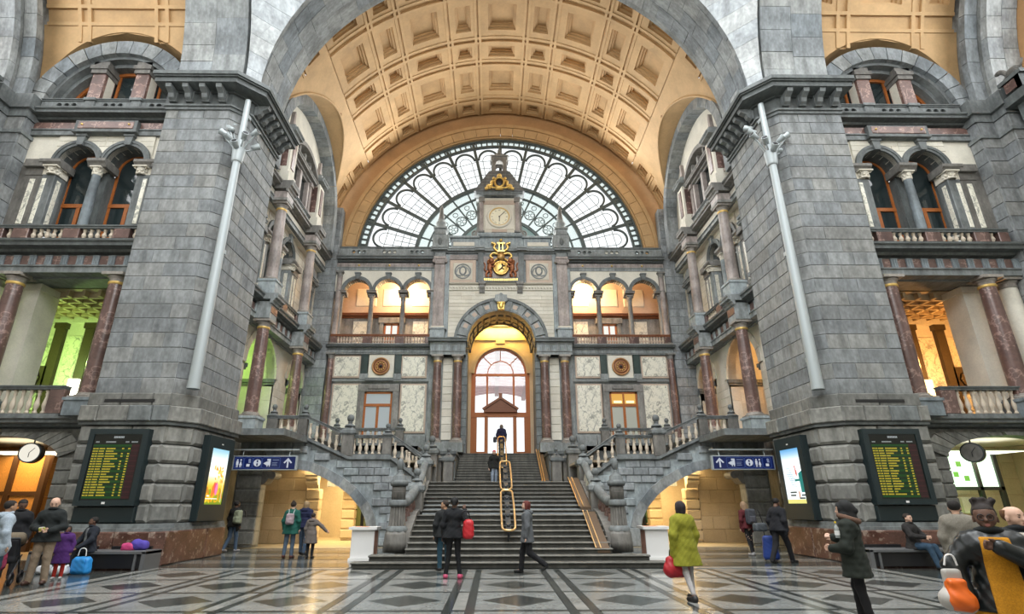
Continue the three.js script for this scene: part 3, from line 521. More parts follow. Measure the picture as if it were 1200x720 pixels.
// ---------- transept far walls ----------
const galleryWood = std([.085, .065, .035], T.wood, .5);
for (const s of [-1, 1]) frame(0, 18.8, 0, () => {
  const side = s < 0 ? 'beside the green-lit gallery' : 'beside the orange-lit gallery';
  const sd = s < 0 ? 'above the green-lit gallery' : 'above the orange-lit gallery';
  const t = struct(s < 0 ? 'wall_transept_left' : 'wall_transept_right');
  const X = x => s * x, uc = X(16.25), lo = Math.min(X(13.3), X(19.4)), hi = Math.max(X(13.3), X(19.4));
  seed(200 + s);
  // ground storey: rusticated wall with a segmental arch
  const aw = 2.35, ac = X(17.45), ay = 3.15;
  const el = Array.from({ length: 21 }, (_, i) => { const a = Math.PI * (1 - i / 20); return [ac + aw * Math.cos(a), ay + .72 * Math.sin(a)]; });
  mesh('ground_wall', prism([[lo, 0], [ac - aw, 0], ...el, [ac + aw, 0], [hi + (s > 0 ? 1.6 : 0), 0], [hi + (s > 0 ? 1.6 : 0), 4.1], [lo - (s < 0 ? 1.6 : 0), 4.1], [lo - (s < 0 ? 1.6 : 0), 0]], -.9, -.42), M.rust[1], t);
  const jx0 = s < 0 ? ac + aw : X(13.3), jx1 = s < 0 ? X(13.3) : ac - aw;
  for (let k = 0; k < 7; k++) { const y = .1 + k * .44; if (y > 3.1) break; let u = jx0; while (u < jx1 - .05) { let l = Math.min(rr(.5, .8), jx1 - u); if (jx1 - u - l < .25) l = jx1 - u; mesh('rusticated_block', cb(u + .01, u + l - .01, y, y + .41, -.6, -.32, .03), pick(M.rust), t); u += l; } }
  for (let k = 0; k < 17; k++) { const a0 = Math.PI * (1 - k / 17), a1 = Math.PI * (1 - (k + 1) / 17), P = (a, e, f) => [ac + (aw + e) * Math.cos(a), ay + (.72 + f) * Math.sin(a)]; const top = a => { const p = P(a, .75, .75); return [p[0], Math.min(3.98, Math.max(p[1], ay + .3))]; }; mesh('voussoir', prism([P(a1 + .008, 0, 0), top(a1 + .008), top(a0 - .008), P(a0 - .008, 0, 0)].reverse(), -.6, -.3 + (k === 8 ? .1 : 0)), pick(M.rust), t); }
  mesh('string_course', mould(corn(-.9, .18, 4.05, 4.45), lo - (s < 0 ? 1.5 : 0), hi + (s > 0 ? 1.5 : 0)), M.mid, t);
  // gallery floor, cream jamb pillars, entablature
  mesh('gallery_floor', bx(X(13.3), X(21.5), 4.3, 4.45, -4.6, .05), M.mid, t);
  mesh('pillar', [bx(X(18.15) - .4, X(18.15) + .4, 4.45, 9.35, -1.75, -.75), bx(X(18.15) - .47, X(18.15) + .47, 9.35, 9.6, -1.82, -.68)].map(g => g), M.cream[0], t);
  entabl(t, lo, hi, 9.68, 10.88, .22, { tri: .62, p: .42 });
  mesh('entablature_core', bx(lo, hi, 9.62, 10.85, -1.3, -.25), M.mid, t);
  // upper storey wall and attic
  mesh('upper_side', [bx(uc - 3.3, uc - 1.93, 14.6, 16, -.5, -.06), bx(uc + 1.93, uc + 3.1, 14.6, 16, -.5, -.06)], M.cream[0], t); mesh('lower_side', [bx(uc - 3.3, uc - 1.93, 10.85, 14.6, -.5, -.06), bx(uc + 1.93, uc + 3.1, 10.85, 14.6, -.5, -.06)], M.warmgrey, t);
  upperBay(t, uc, -.02, s, sd);
  entabl(t, lo, hi, 15.84, 16.95, .08, { p: .4, fm: M.redl });
  attic(t, uc, .1, 3.4, 2.6, sd);
  // great grey half-round over the attic window, with its moulded inner orders
  const ac2 = X(16.6), ay2 = 17.35;
  for (let k = 0; k < 15; k++) mesh('voussoir', sector(ac2, ay2, 2.75, 3.42, k * 12 + .3, (k + 1) * 12 - .3, -.55, .1 + rr(0, .012), 2), pick(M.arch), t);
  mesh('arch_soffit', [sector(ac2, ay2, 2.6, 2.8, 0, 180, -.8, -.1, 28), sector(ac2, ay2, 2.42, 2.62, 0, 180, -.95, -.4, 28)], M.mid, t);
  mesh('attic_back', [prism([...arc(ac2, ay2, 4.0, 0, 180, 28), [ac2 - 4.0, ay2 - .6], [ac2 + 4.0, ay2 - .6]], -1.15, -1.05)], M.dark, t);
  for (const k of [-.9, .95]) mesh('attic_pilaster', [cb(ac2 + k - .28, ac2 + k + .28, 17.0, 19.2, -.75, -.12, .03), bx(ac2 + k - .3, ac2 + k + .3, 17.35, 17.5, -.8, -.05)], M.redl, t), mesh('pilaster_capital', [bx(ac2 + k - .33, ac2 + k + .33, 19.15, 19.35, -.8, -.05), bx(ac2 + k - .38, ac2 + k + .38, 19.35, 19.55, -.85, 0), bx(ac2 + k - .33, ac2 + k + .33, 19.55, 19.8, -.85, -.1)], M.warmgrey, t), mesh('pilaster_side', bx(ac2 + k - .29, ac2 + k + .29, 17.1, 19.15, -.7, -.3), M.cream[0], t);
  { const g = mesh('half_round_window', [sector(ac2, ay2, 2.28, 2.42, 0, 180, -.95, -.75, 28), ...[-.5, -1.3, .55, 1.35].map(k => bx(ac2 + k - .05, ac2 + k + .05, 17.1, ay2 + Math.sqrt(2.3 ** 2 - k * k), -.92, -.78)), bx(ac2 - 2.35, ac2 + 2.35, 17.15, 17.3, -.92, -.78)], M.wood, t);
    mesh('pane', prism(arc(ac2, ay2, 2.3, 0, 180, 28), -.87, -.84), M.glassd, g); }
  parapet(uc - 2.95, uc + 2.95, 16.95, 17.5, .12, [uc - 1.9, uc, uc + 1.9], { label: 'grey pierced stone parapet below the half-round attic window ' + sd, posts: [uc - .95, uc + .95] });
  balustrade(uc - 2.9, uc + 2.9, 10.88, 11.52, .3, { label: 'low red-blocked balustrade below the twin windows ' + sd, peds: [[uc - 2.7, .2], [uc - 1.87, .3], [uc, .3], [uc + 1.87, .3], [uc + 2.7, .2]], sp: .24 });
  column(X(14.38), -.05, 4.45, 9.68, .3, { label: 'dark red marble column at the pier ' + side, ped: .6, pmat: M.blue, bh: .2, ch: .38 });
  column(X(18.1), -.05, 4.45, 9.68, .3, { label: 'dark red marble column further from the pier ' + side, ped: .6, pmat: M.blue, bh: .2, ch: .38 });
  column(X(19.1), -.3, 4.45, 9.68, .34, { label: 'pale stone half column by the end pilaster ' + side, mat: M.cream[0], ped: .6, bh: .2, ch: .38, gold: false });
  balustrade(Math.min(X(15.1), X(20.6)), Math.max(X(15.1), X(20.6)), 4.45, 5.5, .0, { label: 'pale baluster railing with dark rail ' + (s < 0 ? 'of the green-lit gallery' : 'of the orange-lit gallery'), peds: [[X(15.35), .26], [X(18.1), .32]], sp: .27, rmat: M.dark });
  // gallery room behind: walls, coffered ceiling
  const rm = struct(s < 0 ? 'wall_gallery_left' : 'wall_gallery_right');
  mesh('back_wall', bx(X(13.3), X(21.5), 4.45, 9.7, -4.8, -4.6), M.cream[1], rm);
  for (const [a, b] of [[15.4, 16.6], [17.1, 18.0], [18.6, 19.3], [19.9, 20.8]]) { mesh('wall_panel', cb(Math.min(X(a), X(b)), Math.max(X(a), X(b)), 5.4, 8.7, -4.62, -4.54, .03), M.white, rm); mesh('dark_pilaster', [bx(X(b + .08), X(b + .48), 4.45, 9.0, -4.62, -4.4), bx(X(b + .02), X(b + .54), 9.0, 9.25, -4.62, -4.35)], galleryWood, rm); }
  mesh('wall_cornice', bx(X(13.3), X(21.5), 9.25, 9.5, -4.62, -4.3), M.cream[0], rm);
  mesh('end_wall', [bx(X(21.3), X(21.6), 4.45, 9.7, -4.8, -.5), bx(X(13.2), X(13.5), 4.45, 9.7, -4.8, -2.8)], M.cream[1], rm);
  mesh('rosette_panel', [bx(X(19.7), X(20.7), 6.2, 7.3, -4.56, -4.4), at(cyl(.36, .3, 0, .1, 8).rotateX(Math.PI / 2), X(20.2), 6.75, -4.4)], galleryWood, rm);
  const ce = struct('ceiling');
  mesh('soffit', bx(X(13.3), X(21.6), 9.62, 9.7, -4.8, -1.2), M.sand[0], ce);
  for (let i = 0; i < 11; i++) mesh('beam', bx(X(13.5 + i * .62) - .06, X(13.5 + i * .62) + .06, 9.38, 9.62, -4.6, -1.4), M.sand[1], ce);
  for (let i = 0; i < 6; i++) mesh('beam', bx(X(13.3), X(21), 9.38, 9.62, -1.7 - i * .55 - .06, -1.7 - i * .55 + .06), M.sand[1], ce);
  for (let i = 0; i < 9; i++) for (let j = 0; j < 5; j++) mesh('gold_boss', at(ball(.05, 8), X(13.5 + .31 + i * .62), 9.58, -1.97 - j * .55), M.gold, ce);
  const lc = s < 0 ? [.60, 1.0, .26] : [1, .45, .12];
  const L = new THREE.PointLight(new THREE.Color().setRGB(...lc), s < 0 ? 16 : 24, 0, 2); L.position.set(X(18.9), 7.3, -18.8 - 2.5); L.castShadow = true; L.shadow.radius = 6; scene.add(L);
  const lp = thing('wall_lamp', s < 0 ? 'glowing white wall lamp deep in the green-lit gallery' : 'glowing warm wall lamp deep in the orange-lit gallery', 'lamp', null, [X(18.3), 5.75, -4.3]);
  mesh('bracket', bx(-.05, .05, -.3, 0, -.2, 0), M.brass, lp); mesh('shade', bx(-.2, .2, 0, .95, -.12, .06), emis(s < 0 ? [1, .98, .75] : [1, .72, .3], 3.2), lp);
});

// transept end pilasters, end arches and end walls
for (const s of [-1, 1]) {
  seed(260 + s);
  const t = arch_('stepped_pillar', s < 0 ? 'tall stepped grey pilaster at the picture edge, green-lit gallery side' : 'tall stepped grey pilaster at the picture edge, orange-lit gallery side', 'pilaster');
  const A = [[19.4, 19.6], [19.4, 18.35], [20.15, 18.35], [20.15, 17.75], [21.5, 17.75], [21.5, 19.6]].map(p => [s * p[0], p[1]]);
  mesh('core', plan(A, 0, 17.3), M.joint, t);
  const fs = s < 0 ? [[1, 0], [2, 1], [3, 2], [4, 3]] : [[0, 1], [1, 2], [2, 3], [3, 4]];
  const wr = (i, j) => faceM(A[i][0], A[i][1], A[j][0], A[j][1]);
  fs.forEach(([i, j], k) => blockwork(t, wr(i, j), .9, 16.4, .62, .9, M.pier, { dep: .08, proud: .05, gap: .015 }));
  const off = (o) => [[19.4 - o, 19.6], [19.4 - o, 18.35 - o], [20.15 - o, 18.35 - o], [20.15 - o, 17.75 - o], [21.5, 17.75 - o], [21.5, 19.6]].map(p => [s * p[0], p[1]]);
  mesh('capital', [plan(off(.12), 15.6, 15.75), plan(off(.1), 16.4, 16.75), plan(off(.22), 16.75, 16.95), plan(off(.12), 16.95, 17.5)], M.mid, t);
  frame(0, 0, Math.PI / 2, () => {
    const a = arch_('ceiling_arch', s < 0 ? 'pale grey arch at the far picture edge above the stepped pilaster, green gallery side' : 'pale grey arch at the far picture edge above the stepped pilaster, orange gallery side', 'arch');
    const w = (x, y) => [Math.min(s * x, s * y), Math.max(s * x, s * y)];
    archBlocks(a, DC, 17.5, 10.3, .3, ...w(20.3, 21.6), .65, 5, M.pendLit, 0, 100);  // whitened stone here too, bright daylight put into its colour
    archBlocks(a, DC, 17.5, 10.75, .3, ...w(19.75, 20.3), .6, 5, M.arch, 0, 100);
    mesh('backing', sector(DC, 17.5, 10.4, 12.3, 0, 180, ...w(20.32, 21.6), 40), M.joint, a);
    const wl = struct(s < 0 ? 'wall_end_left' : 'wall_end_right');
    const [e0, e1] = w(21.62, 22);
    mesh('wall_face', bx(-4.5, 19.6, 0, 17.3, e0, e1), M.cream[1], wl);
    mesh('lunette_wall', prism([...arc(DC, 17.3, 12.2, 0, 180, 40), ...arc(DC, 17.3, 9.3, 180, 0, 40)], e0, e1), M.vaultd, wl);
    const wi = struct('window_' + (s < 0 ? 2 : 3));
    const gb = [sector(DC, 17.3, 9.1, 9.3, 0, 180, e0 + .1, e1 - .1, 40), sector(DC, 17.3, 5.2, 5.5, 0, 180, e0 + .1, e1 - .1, 30)]; for (let k = 0; k <= 15; k++) { const b = k * 12 * RAD; gb.push(beam([DC + 2 * Math.cos(b), 17.3 + 2 * Math.sin(b), (e0 + e1) / 2], [DC + 9.2 * Math.cos(b), 17.3 + 9.2 * Math.sin(b), (e0 + e1) / 2], .12, .16)); }
    mesh('glazing_bars', gb, M.teal, wi);
    mesh('pane', prism(arc(DC, 17.3, 9.25, 0, 180, 40), (e0 + e1) / 2 - .01, (e0 + e1) / 2 + .01), M.pane, wi);
    // order of the end wall: entablature blocks, columns, statue
    const ex = Math.min(s * 20.0, s * 21.62), ex2 = Math.max(s * 20.0, s * 21.62);
    const ec = thing('end_wall_cornice', s < 0 ? 'red and grey cornice of the end wall at the edge, green gallery side' : 'red and grey cornice of the end wall below the statue', 'cornice');
    mesh('cornice_slab', [bx(-4, 17.6, 16.5, 16.9, ex, ex2), bx(-4, 17.4, 15.8, 16.5, Math.min(s * 20.3, s * 21.62), Math.max(s * 20.3, s * 21.62))], M.dark, ec);
    for (let k = 0; k < 5; k++) mesh('pedestal_block', [cb(16.7 - k * 3.2, 17.5 - k * 3.2, 16.9, 17.5, ex, ex2, .03), bx(16.6 - k * 3.2, 17.6 - k * 3.2, 17.5, 17.66, ex, ex2)], M.dark, ec), mesh('red_panel', bx(16.9 - k * 3.2, 17.35 - k * 3.2, 17.0, 17.4, s > 0 ? ex - .03 : ex2, s > 0 ? ex : ex2 + .03), M.red, ec);
    column(16.9, s * 20.6, 4.45, 9.7, .32, { label: s < 0 ? 'red marble column of the end wall, green gallery side, lower tier' : 'red marble column of the end wall, orange gallery side, lower tier' });
    column(16.9, s * 20.6, 11.2, 15.8, .32, { label: s < 0 ? 'red marble column of the end wall, green gallery side, upper tier' : 'red marble column with scrolled capital at the right picture edge', cap: capIon, ch: .55, gold: false });
    if (s > 0) {
      const st = thing('statue', 'small bronze-brown rearing animal statue on the cornice at the right', 'statue', null, [17.1, 17.66, 20.3]);
      st.scale.setScalar(.62); mesh('figure', [at(ball(.34, 12).scale(1.5, .9, .7), 0, .45, 0), tube([[.35, .5, 0], [.55, .85, 0], [.75, 1.05, 0]], .16, 8, 8), at(ball(.2, 10).scale(1.3, .8, .7), .85, 1.05, 0), tube([[-.4, .4, 0], [-.6, .5, 0], [-.75, .85, .05]], .06, 8, 6), ...[[-.35, .1], [-.3, -.1], [.3, .1], [.38, -.1]].map(([a, b]) => bar([a, .4, b], [a * 1.25, 0, b], .07, 6)), at(cyl(.5, .55, -.02, .06, 10), 0, 0, 0)], M.warmgrey, st);
    }
  });
}
// ---------- nave side walls (stones made paler, partly standing in for stronger light in the nave) ----------
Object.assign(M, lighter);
const obelisk = (h, w) => merge([bx(-w * .5, w * .5, 0, h * .12, -w * .5, w * .5), prism([[-w * .36, 0], [w * .36, 0], [w * .2, h * .88], [0, h], [-w * .2, h * .88]], -w * .28, w * .28).translate(0, h * .1, 0)]);
for (const s of [-1, 1]) frame(s * 11.5, 0, -s * Math.PI / 2, () => {
  seed(300 + s);
  const U = d => -s * d, uc = U(26.5), lo = Math.min(U(21.5), U(33)), hi = Math.max(U(21.5), U(33));
  const tone = s < 0 ? 'green-lit arch side' : 'orange-lit arch side';
  const t = struct(s < 0 ? 'wall_left' : 'wall_right');
  // storey 1: cream wall with arched lunettes over panelled infill
  const ars = [[uc, 1.8, 7.85], [U(31.25), 1.2, 8.2]];
  const pts = [[lo, 4.45]]; const ord = [...ars].sort((a, b) => a[0] - b[0]);
  for (const [c, r, ys] of ord) pts.push([c - r, 4.45], ...arc(c, ys, r, 180, 0, 20), [c + r, 4.45]);
  pts.push([hi, 4.45], [hi, 9.8], [lo, 9.8]);
  mesh('wall_face', prism(pts, -.9, -.45), M.cream[1], t);
  const cuts = [lo, ...ord.flatMap(([c, r]) => [c - r, c + r]), hi];
  for (let k = 0; k < cuts.length; k += 2) if (cuts[k + 1] - cuts[k] > .2) { const m = new THREE.Matrix4().setPosition(cuts[k] + .02, 0, -.43); blockwork(t, [m, cuts[k + 1] - cuts[k] - .04], 4.5, 7.8, .42, .8, M.cream, { dep: .04, c: .01 }); }
  for (const [c, r, ys] of ars) {
    for (let k = 0; k < 9; k++) mesh('voussoir', sector(c, ys, r, r + .34, k * 20 + .5, k * 20 + 19.5, -.47, -.38, 3), pick(M.cream), t);
    mesh('keystone', [at(prism([[-.14, 0], [.14, 0], [.2, .5], [-.2, .5]], -.2, .1), c, ys + r - .08, -.35)], M.mid, t);
    // deep jambs with a sunk panel, impost along the jamb, plastered soffit and lit back wall
    for (const k of [-1, 1]) {
      const e = c + k * r;
      mesh('jamb', bx(Math.min(e, e + k * .2), Math.max(e, e + k * .2), 4.45, ys, -3.2, -.45), M.cream[2], t);
      for (let i = 0; i < 4; i++) { mesh('jamb_block', bx(Math.min(e, e - k * .04), Math.max(e, e - k * .04), 4.5 + i * .74, 4.5 + i * .74 + .73, -.95, -.5), pick(M.cream), t); mesh('jamb_block', bx(Math.min(e, e - k * .04), Math.max(e, e - k * .04), 4.5 + i * .74, 4.5 + i * .74 + .73, -3.0, -2.2), pick(M.cream), t); mesh('sunk_panel', bx(Math.min(e, e - k * .012), Math.max(e, e - k * .012), 4.5 + i * .7, 4.5 + i * .7 + .69, -2.15, -1.0), pick(M.cream), t); }
      mesh('impost', [bx(Math.min(e, e - k * .1), Math.max(e, e - k * .1), ys - .32, ys - .2, -3.1, -.4), bx(Math.min(e, e - k * .16), Math.max(e, e - k * .16), ys - .2, ys - .02, -3.1, -.36)], M.dark, t);
    }
    mesh('soffit', sector(c, ys, r, r + .15, 0, 180, -3.2, -.46, 20), M.cream[0], t);
    mesh('lunette_back', bx(c - r - .4, c + r + .4, 4.45, 9.9, -3.35, -3.2), M.cream[1], t);
    const L = new THREE.PointLight(new THREE.Color().setRGB(...(s < 0 ? [.52, 1, .16] : [1, .45, .1])), r > 1.5 ? 7 : 3.5, 0, 2); L.position.set(s * (11.5 + 2.6), 8.6, -(Math.abs(c))); L.castShadow = true; scene.add(L);
    const gl = thing('arch_lamp', (s < 0 ? 'green' : 'orange') + ' lamp inside the ' + (r > 1.5 ? 'wider' : 'narrower') + ' nave arch at gallery level', 'lamp', null, [c, 8.6, -2.6]); mesh('globe', ball(.1, 12), emis(s < 0 ? [.6, 1, .25] : [1, .6, .2], 1.5), gl); mesh('stem', bar([0, .08, 0], [0, ys + r - 8.6, 0], .015, 6), M.brass, gl);
  }
  mesh('roof_of_recess', bx(lo, hi, 9.75, 9.85, -3.2, -.5), M.cream[0], t);
  mesh('near_bracket', [bx(U(22.6) - .22, U(22.6) + .22, 8.6, 8.9, -.45, -.05), mould([[-.45, 8.1], [-.25, 8.15], [-.1, 8.6], [-.45, 8.6]], U(22.6) - .18, U(22.6) + .18)], M.warmgrey, t);
  entabl(t, lo, hi, 9.7, 10.88, .12, { tri: .7, p: .38 });
  mesh('entablature_core', bx(lo, hi, 9.65, 10.85, -1, -.3), M.mid, t);
  // storey 2
  mesh('upper_wall', [bx(lo, uc - 1.93, 10.85, 15.9, -.9, -.4), bx(uc + 1.93, hi, 10.85, 15.9, -.9, -.4)], M.cream[1], t);
  for (const [a, b] of [[lo, uc - 1.93], [uc + 1.93, hi]]) { const m = new THREE.Matrix4().setPosition(a, 0, -.38); blockwork(t, [m, b - a], 11.0, 15.8, .4, .7, M.cream, { dep: .04, c: .01 }); }
  upperBay(t, uc, -.35, s, 'of the nave wall on the ' + tone);
  for (const [d, wd] of [[22.85, .55], [31.0, .65]]) { // pedimented window
    const c = U(d);
    mesh('window_surround', [bx(c - wd, c - wd + .2, 11.9, 14.0, -.42, -.15), bx(c + wd - .2, c + wd, 11.9, 14.0, -.42, -.15), bx(c - wd, c + wd, 14.0, 14.3, -.42, -.1), mould(corn(-.42, .1, 14.3, 14.6), c - wd - .2, c + wd + .2), prism([[c - wd - .2, 14.9], [c + wd + .2, 14.9], [c, 15.45]], -.4, -.05), bx(c - wd - .2, c + wd + .2, 14.75, 14.9, -.42, .05), bx(c - wd - .15, c + wd + .15, 11.7, 11.9, -.42, -.02)], M.mid, t);
    mesh('window_void', bx(c - wd + .2, c + wd - .2, 11.9, 14.0, -.41, -.34), M.glassd, t);
    mesh('shutter', [bx(c - wd + .2, c - wd + .3, 11.9, 14, -.36, -.28), bx(c + wd - .3, c + wd - .2, 11.9, 14, -.36, -.28)], M.warmgrey, t);
  }
  entabl(t, lo, hi, 15.85, 16.95, .1, { p: .38, fm: M.cream[0], cmat: M.warmgrey });
  // projecting blocks of both entablatures over the columns
  for (const d of [24.15, 28.85]) {
    const c = U(d);
    mesh('entablature_block', [bx(c - .42, c + .42, 9.7, 10.5, .1, .78), mould(corn(.74, 1.08, 10.4, 10.88), c - .5, c + .5), bx(c - .5, c + .5, 10.6, 10.88, .1, .76)], M.mid, t);
    mesh('red_block', [bx(c - .36, c + .36, 9.98, 10.3, .7, .8)], M.red, t);
    mesh('entablature_block', [mould(corn(.7, 1.0, 16.35, 16.95), c - .5, c + .5), bx(c - .5, c + .5, 16.5, 16.95, .1, .72), bx(c - .45, c + .45, 15.85, 16.0, .1, .8)], M.warmgrey, t);
    mesh('red_block', bx(c - .42, c + .42, 16.0, 16.37, .1, .76), M.redl, t);
    // attic pier above the column
    mesh('attic_pier', [cb(c - .42, c + .42, 17.5, 19.75, -.1, .62, .02), bx(c - .48, c + .48, 16.95, 17.5, -.1, .7)], M.cream[0], t);
    mesh('red_panel', [cb(c - .2, c + .2, 17.85, 19.55, .6, .66, .02), bx(c - .44, c - .41, 17.85, 19.55, .1, .5), bx(c + .41, c + .44, 17.85, 19.55, .1, .5)], M.red, t);
    mesh('attic_cap', [mould(corn(-.1, .85, 19.75, 20.15), c - .55, c + .55), bx(c - .3, c + .3, 20.15, 20.5, 0, .6)], M.mid, t);
    mesh('finial', at(obelisk(.95, .36), c, 20.5, .3), M.redl, t);
    for (const k of [-1, 1]) { // slim colonnettes beside the attic pier
      mesh('colonnette', [bx(c + k * .78 - .14, c + k * .78 + .14, 17.5, 19.3, -.1, .25), bx(c + k * .78 - .2, c + k * .78 + .2, 19.3, 19.55, -.12, .32), bx(c + k * .78 - .2, c + k * .78 + .2, 17.5, 17.65, -.12, .32)], M.redl, t);
    }
    column(c, .42, 4.45, 9.7, .29, { label: 'tall red marble column, lower tier, ' + (d < 26 ? 'nearest the pier' : 'nearest the clock wall') + ', ' + tone, ped: .8, pmat: M.blue, bh: .2, ch: .4 });
    column(c, .42, 10.88, 15.85, .27, { label: 'tall red marble column, upper tier, ' + (d < 26 ? 'nearest the pier' : 'nearest the clock wall') + ', ' + tone, mat: M.redl, ped: .75, pmat: M.blue, bh: .2, ch: .38 });
  }
  balustrade(uc - 1.95, uc + 1.95, 10.88, 11.5, .2, { label: 'short marble-blocked balustrade under the nave twin windows, ' + tone, peds: [[uc - 1.8, .15], [uc, .28], [uc + 1.8, .15]], sp: .26 });
  parapet(uc - 1.9, uc + 1.9, 16.95, 17.5, .15, [uc - 1, uc, uc + 1], { label: 'pierced grey parapet above the nave twin windows, ' + tone });
  // attic window between the piers with a curved pediment
  mesh('attic_window', [bx(uc - 1.35, uc - 1.15, 17.5, 19.4, -.1, .2), bx(uc + 1.15, uc + 1.35, 17.5, 19.4, -.1, .2), bx(uc - .12, uc + .12, 17.5, 19.4, -.1, .2)], M.redl, t);
  mesh('attic_lintel', [mould(corn(-.1, .5, 19.4, 19.8), uc - 1.95, uc + 1.95)], M.warmgrey, t);
  mesh('curved_pediment', [sector(uc, 18.35, 2.3, 2.55, 38, 142, -.1, .5, 20), ...[-.9, 0, .9].map(k => bx(uc + k - .1, uc + k + .1, 19.75, 20.5, -.1, .3))], M.warmgrey, t);
  mesh('attic_void', bx(uc - 1.2, uc + 1.2, 17.4, 19.4, -.1, -.04), M.glassd, t);
  // lunette wall under the cross vault, with a grey arch
  const lc = U(27.2);
  mesh('lunette_wall', prism([...arc(lc, 18.8, 5.05, 0, 180, 30), [lo, 18.8], [lo, 15.8], [hi, 15.8], [hi, 18.8]], -.6, -.1), M.cream[1], t);
  for (let k = 0; k < 22; k++) mesh('voussoir', sector(lc, 18.8, 4.45, 5.0, k * 180 / 22 + .12, (k + 1) * 180 / 22 - .12, -.12, .62 + rr(0, .012), 2), pick(M.arch), t);
  mesh('pier_strip', [bx(lc - 5.0, lc - 4.45, 16.95, 18.8, -.12, .62), bx(lc + 4.45, lc + 5.0, 16.95, 18.8, -.12, .62)], M.arch[0], t);
  mesh('ground_wall', bx(lo, hi, 0, 4.45, -1.0, -.5), M.rust[1], t);
});
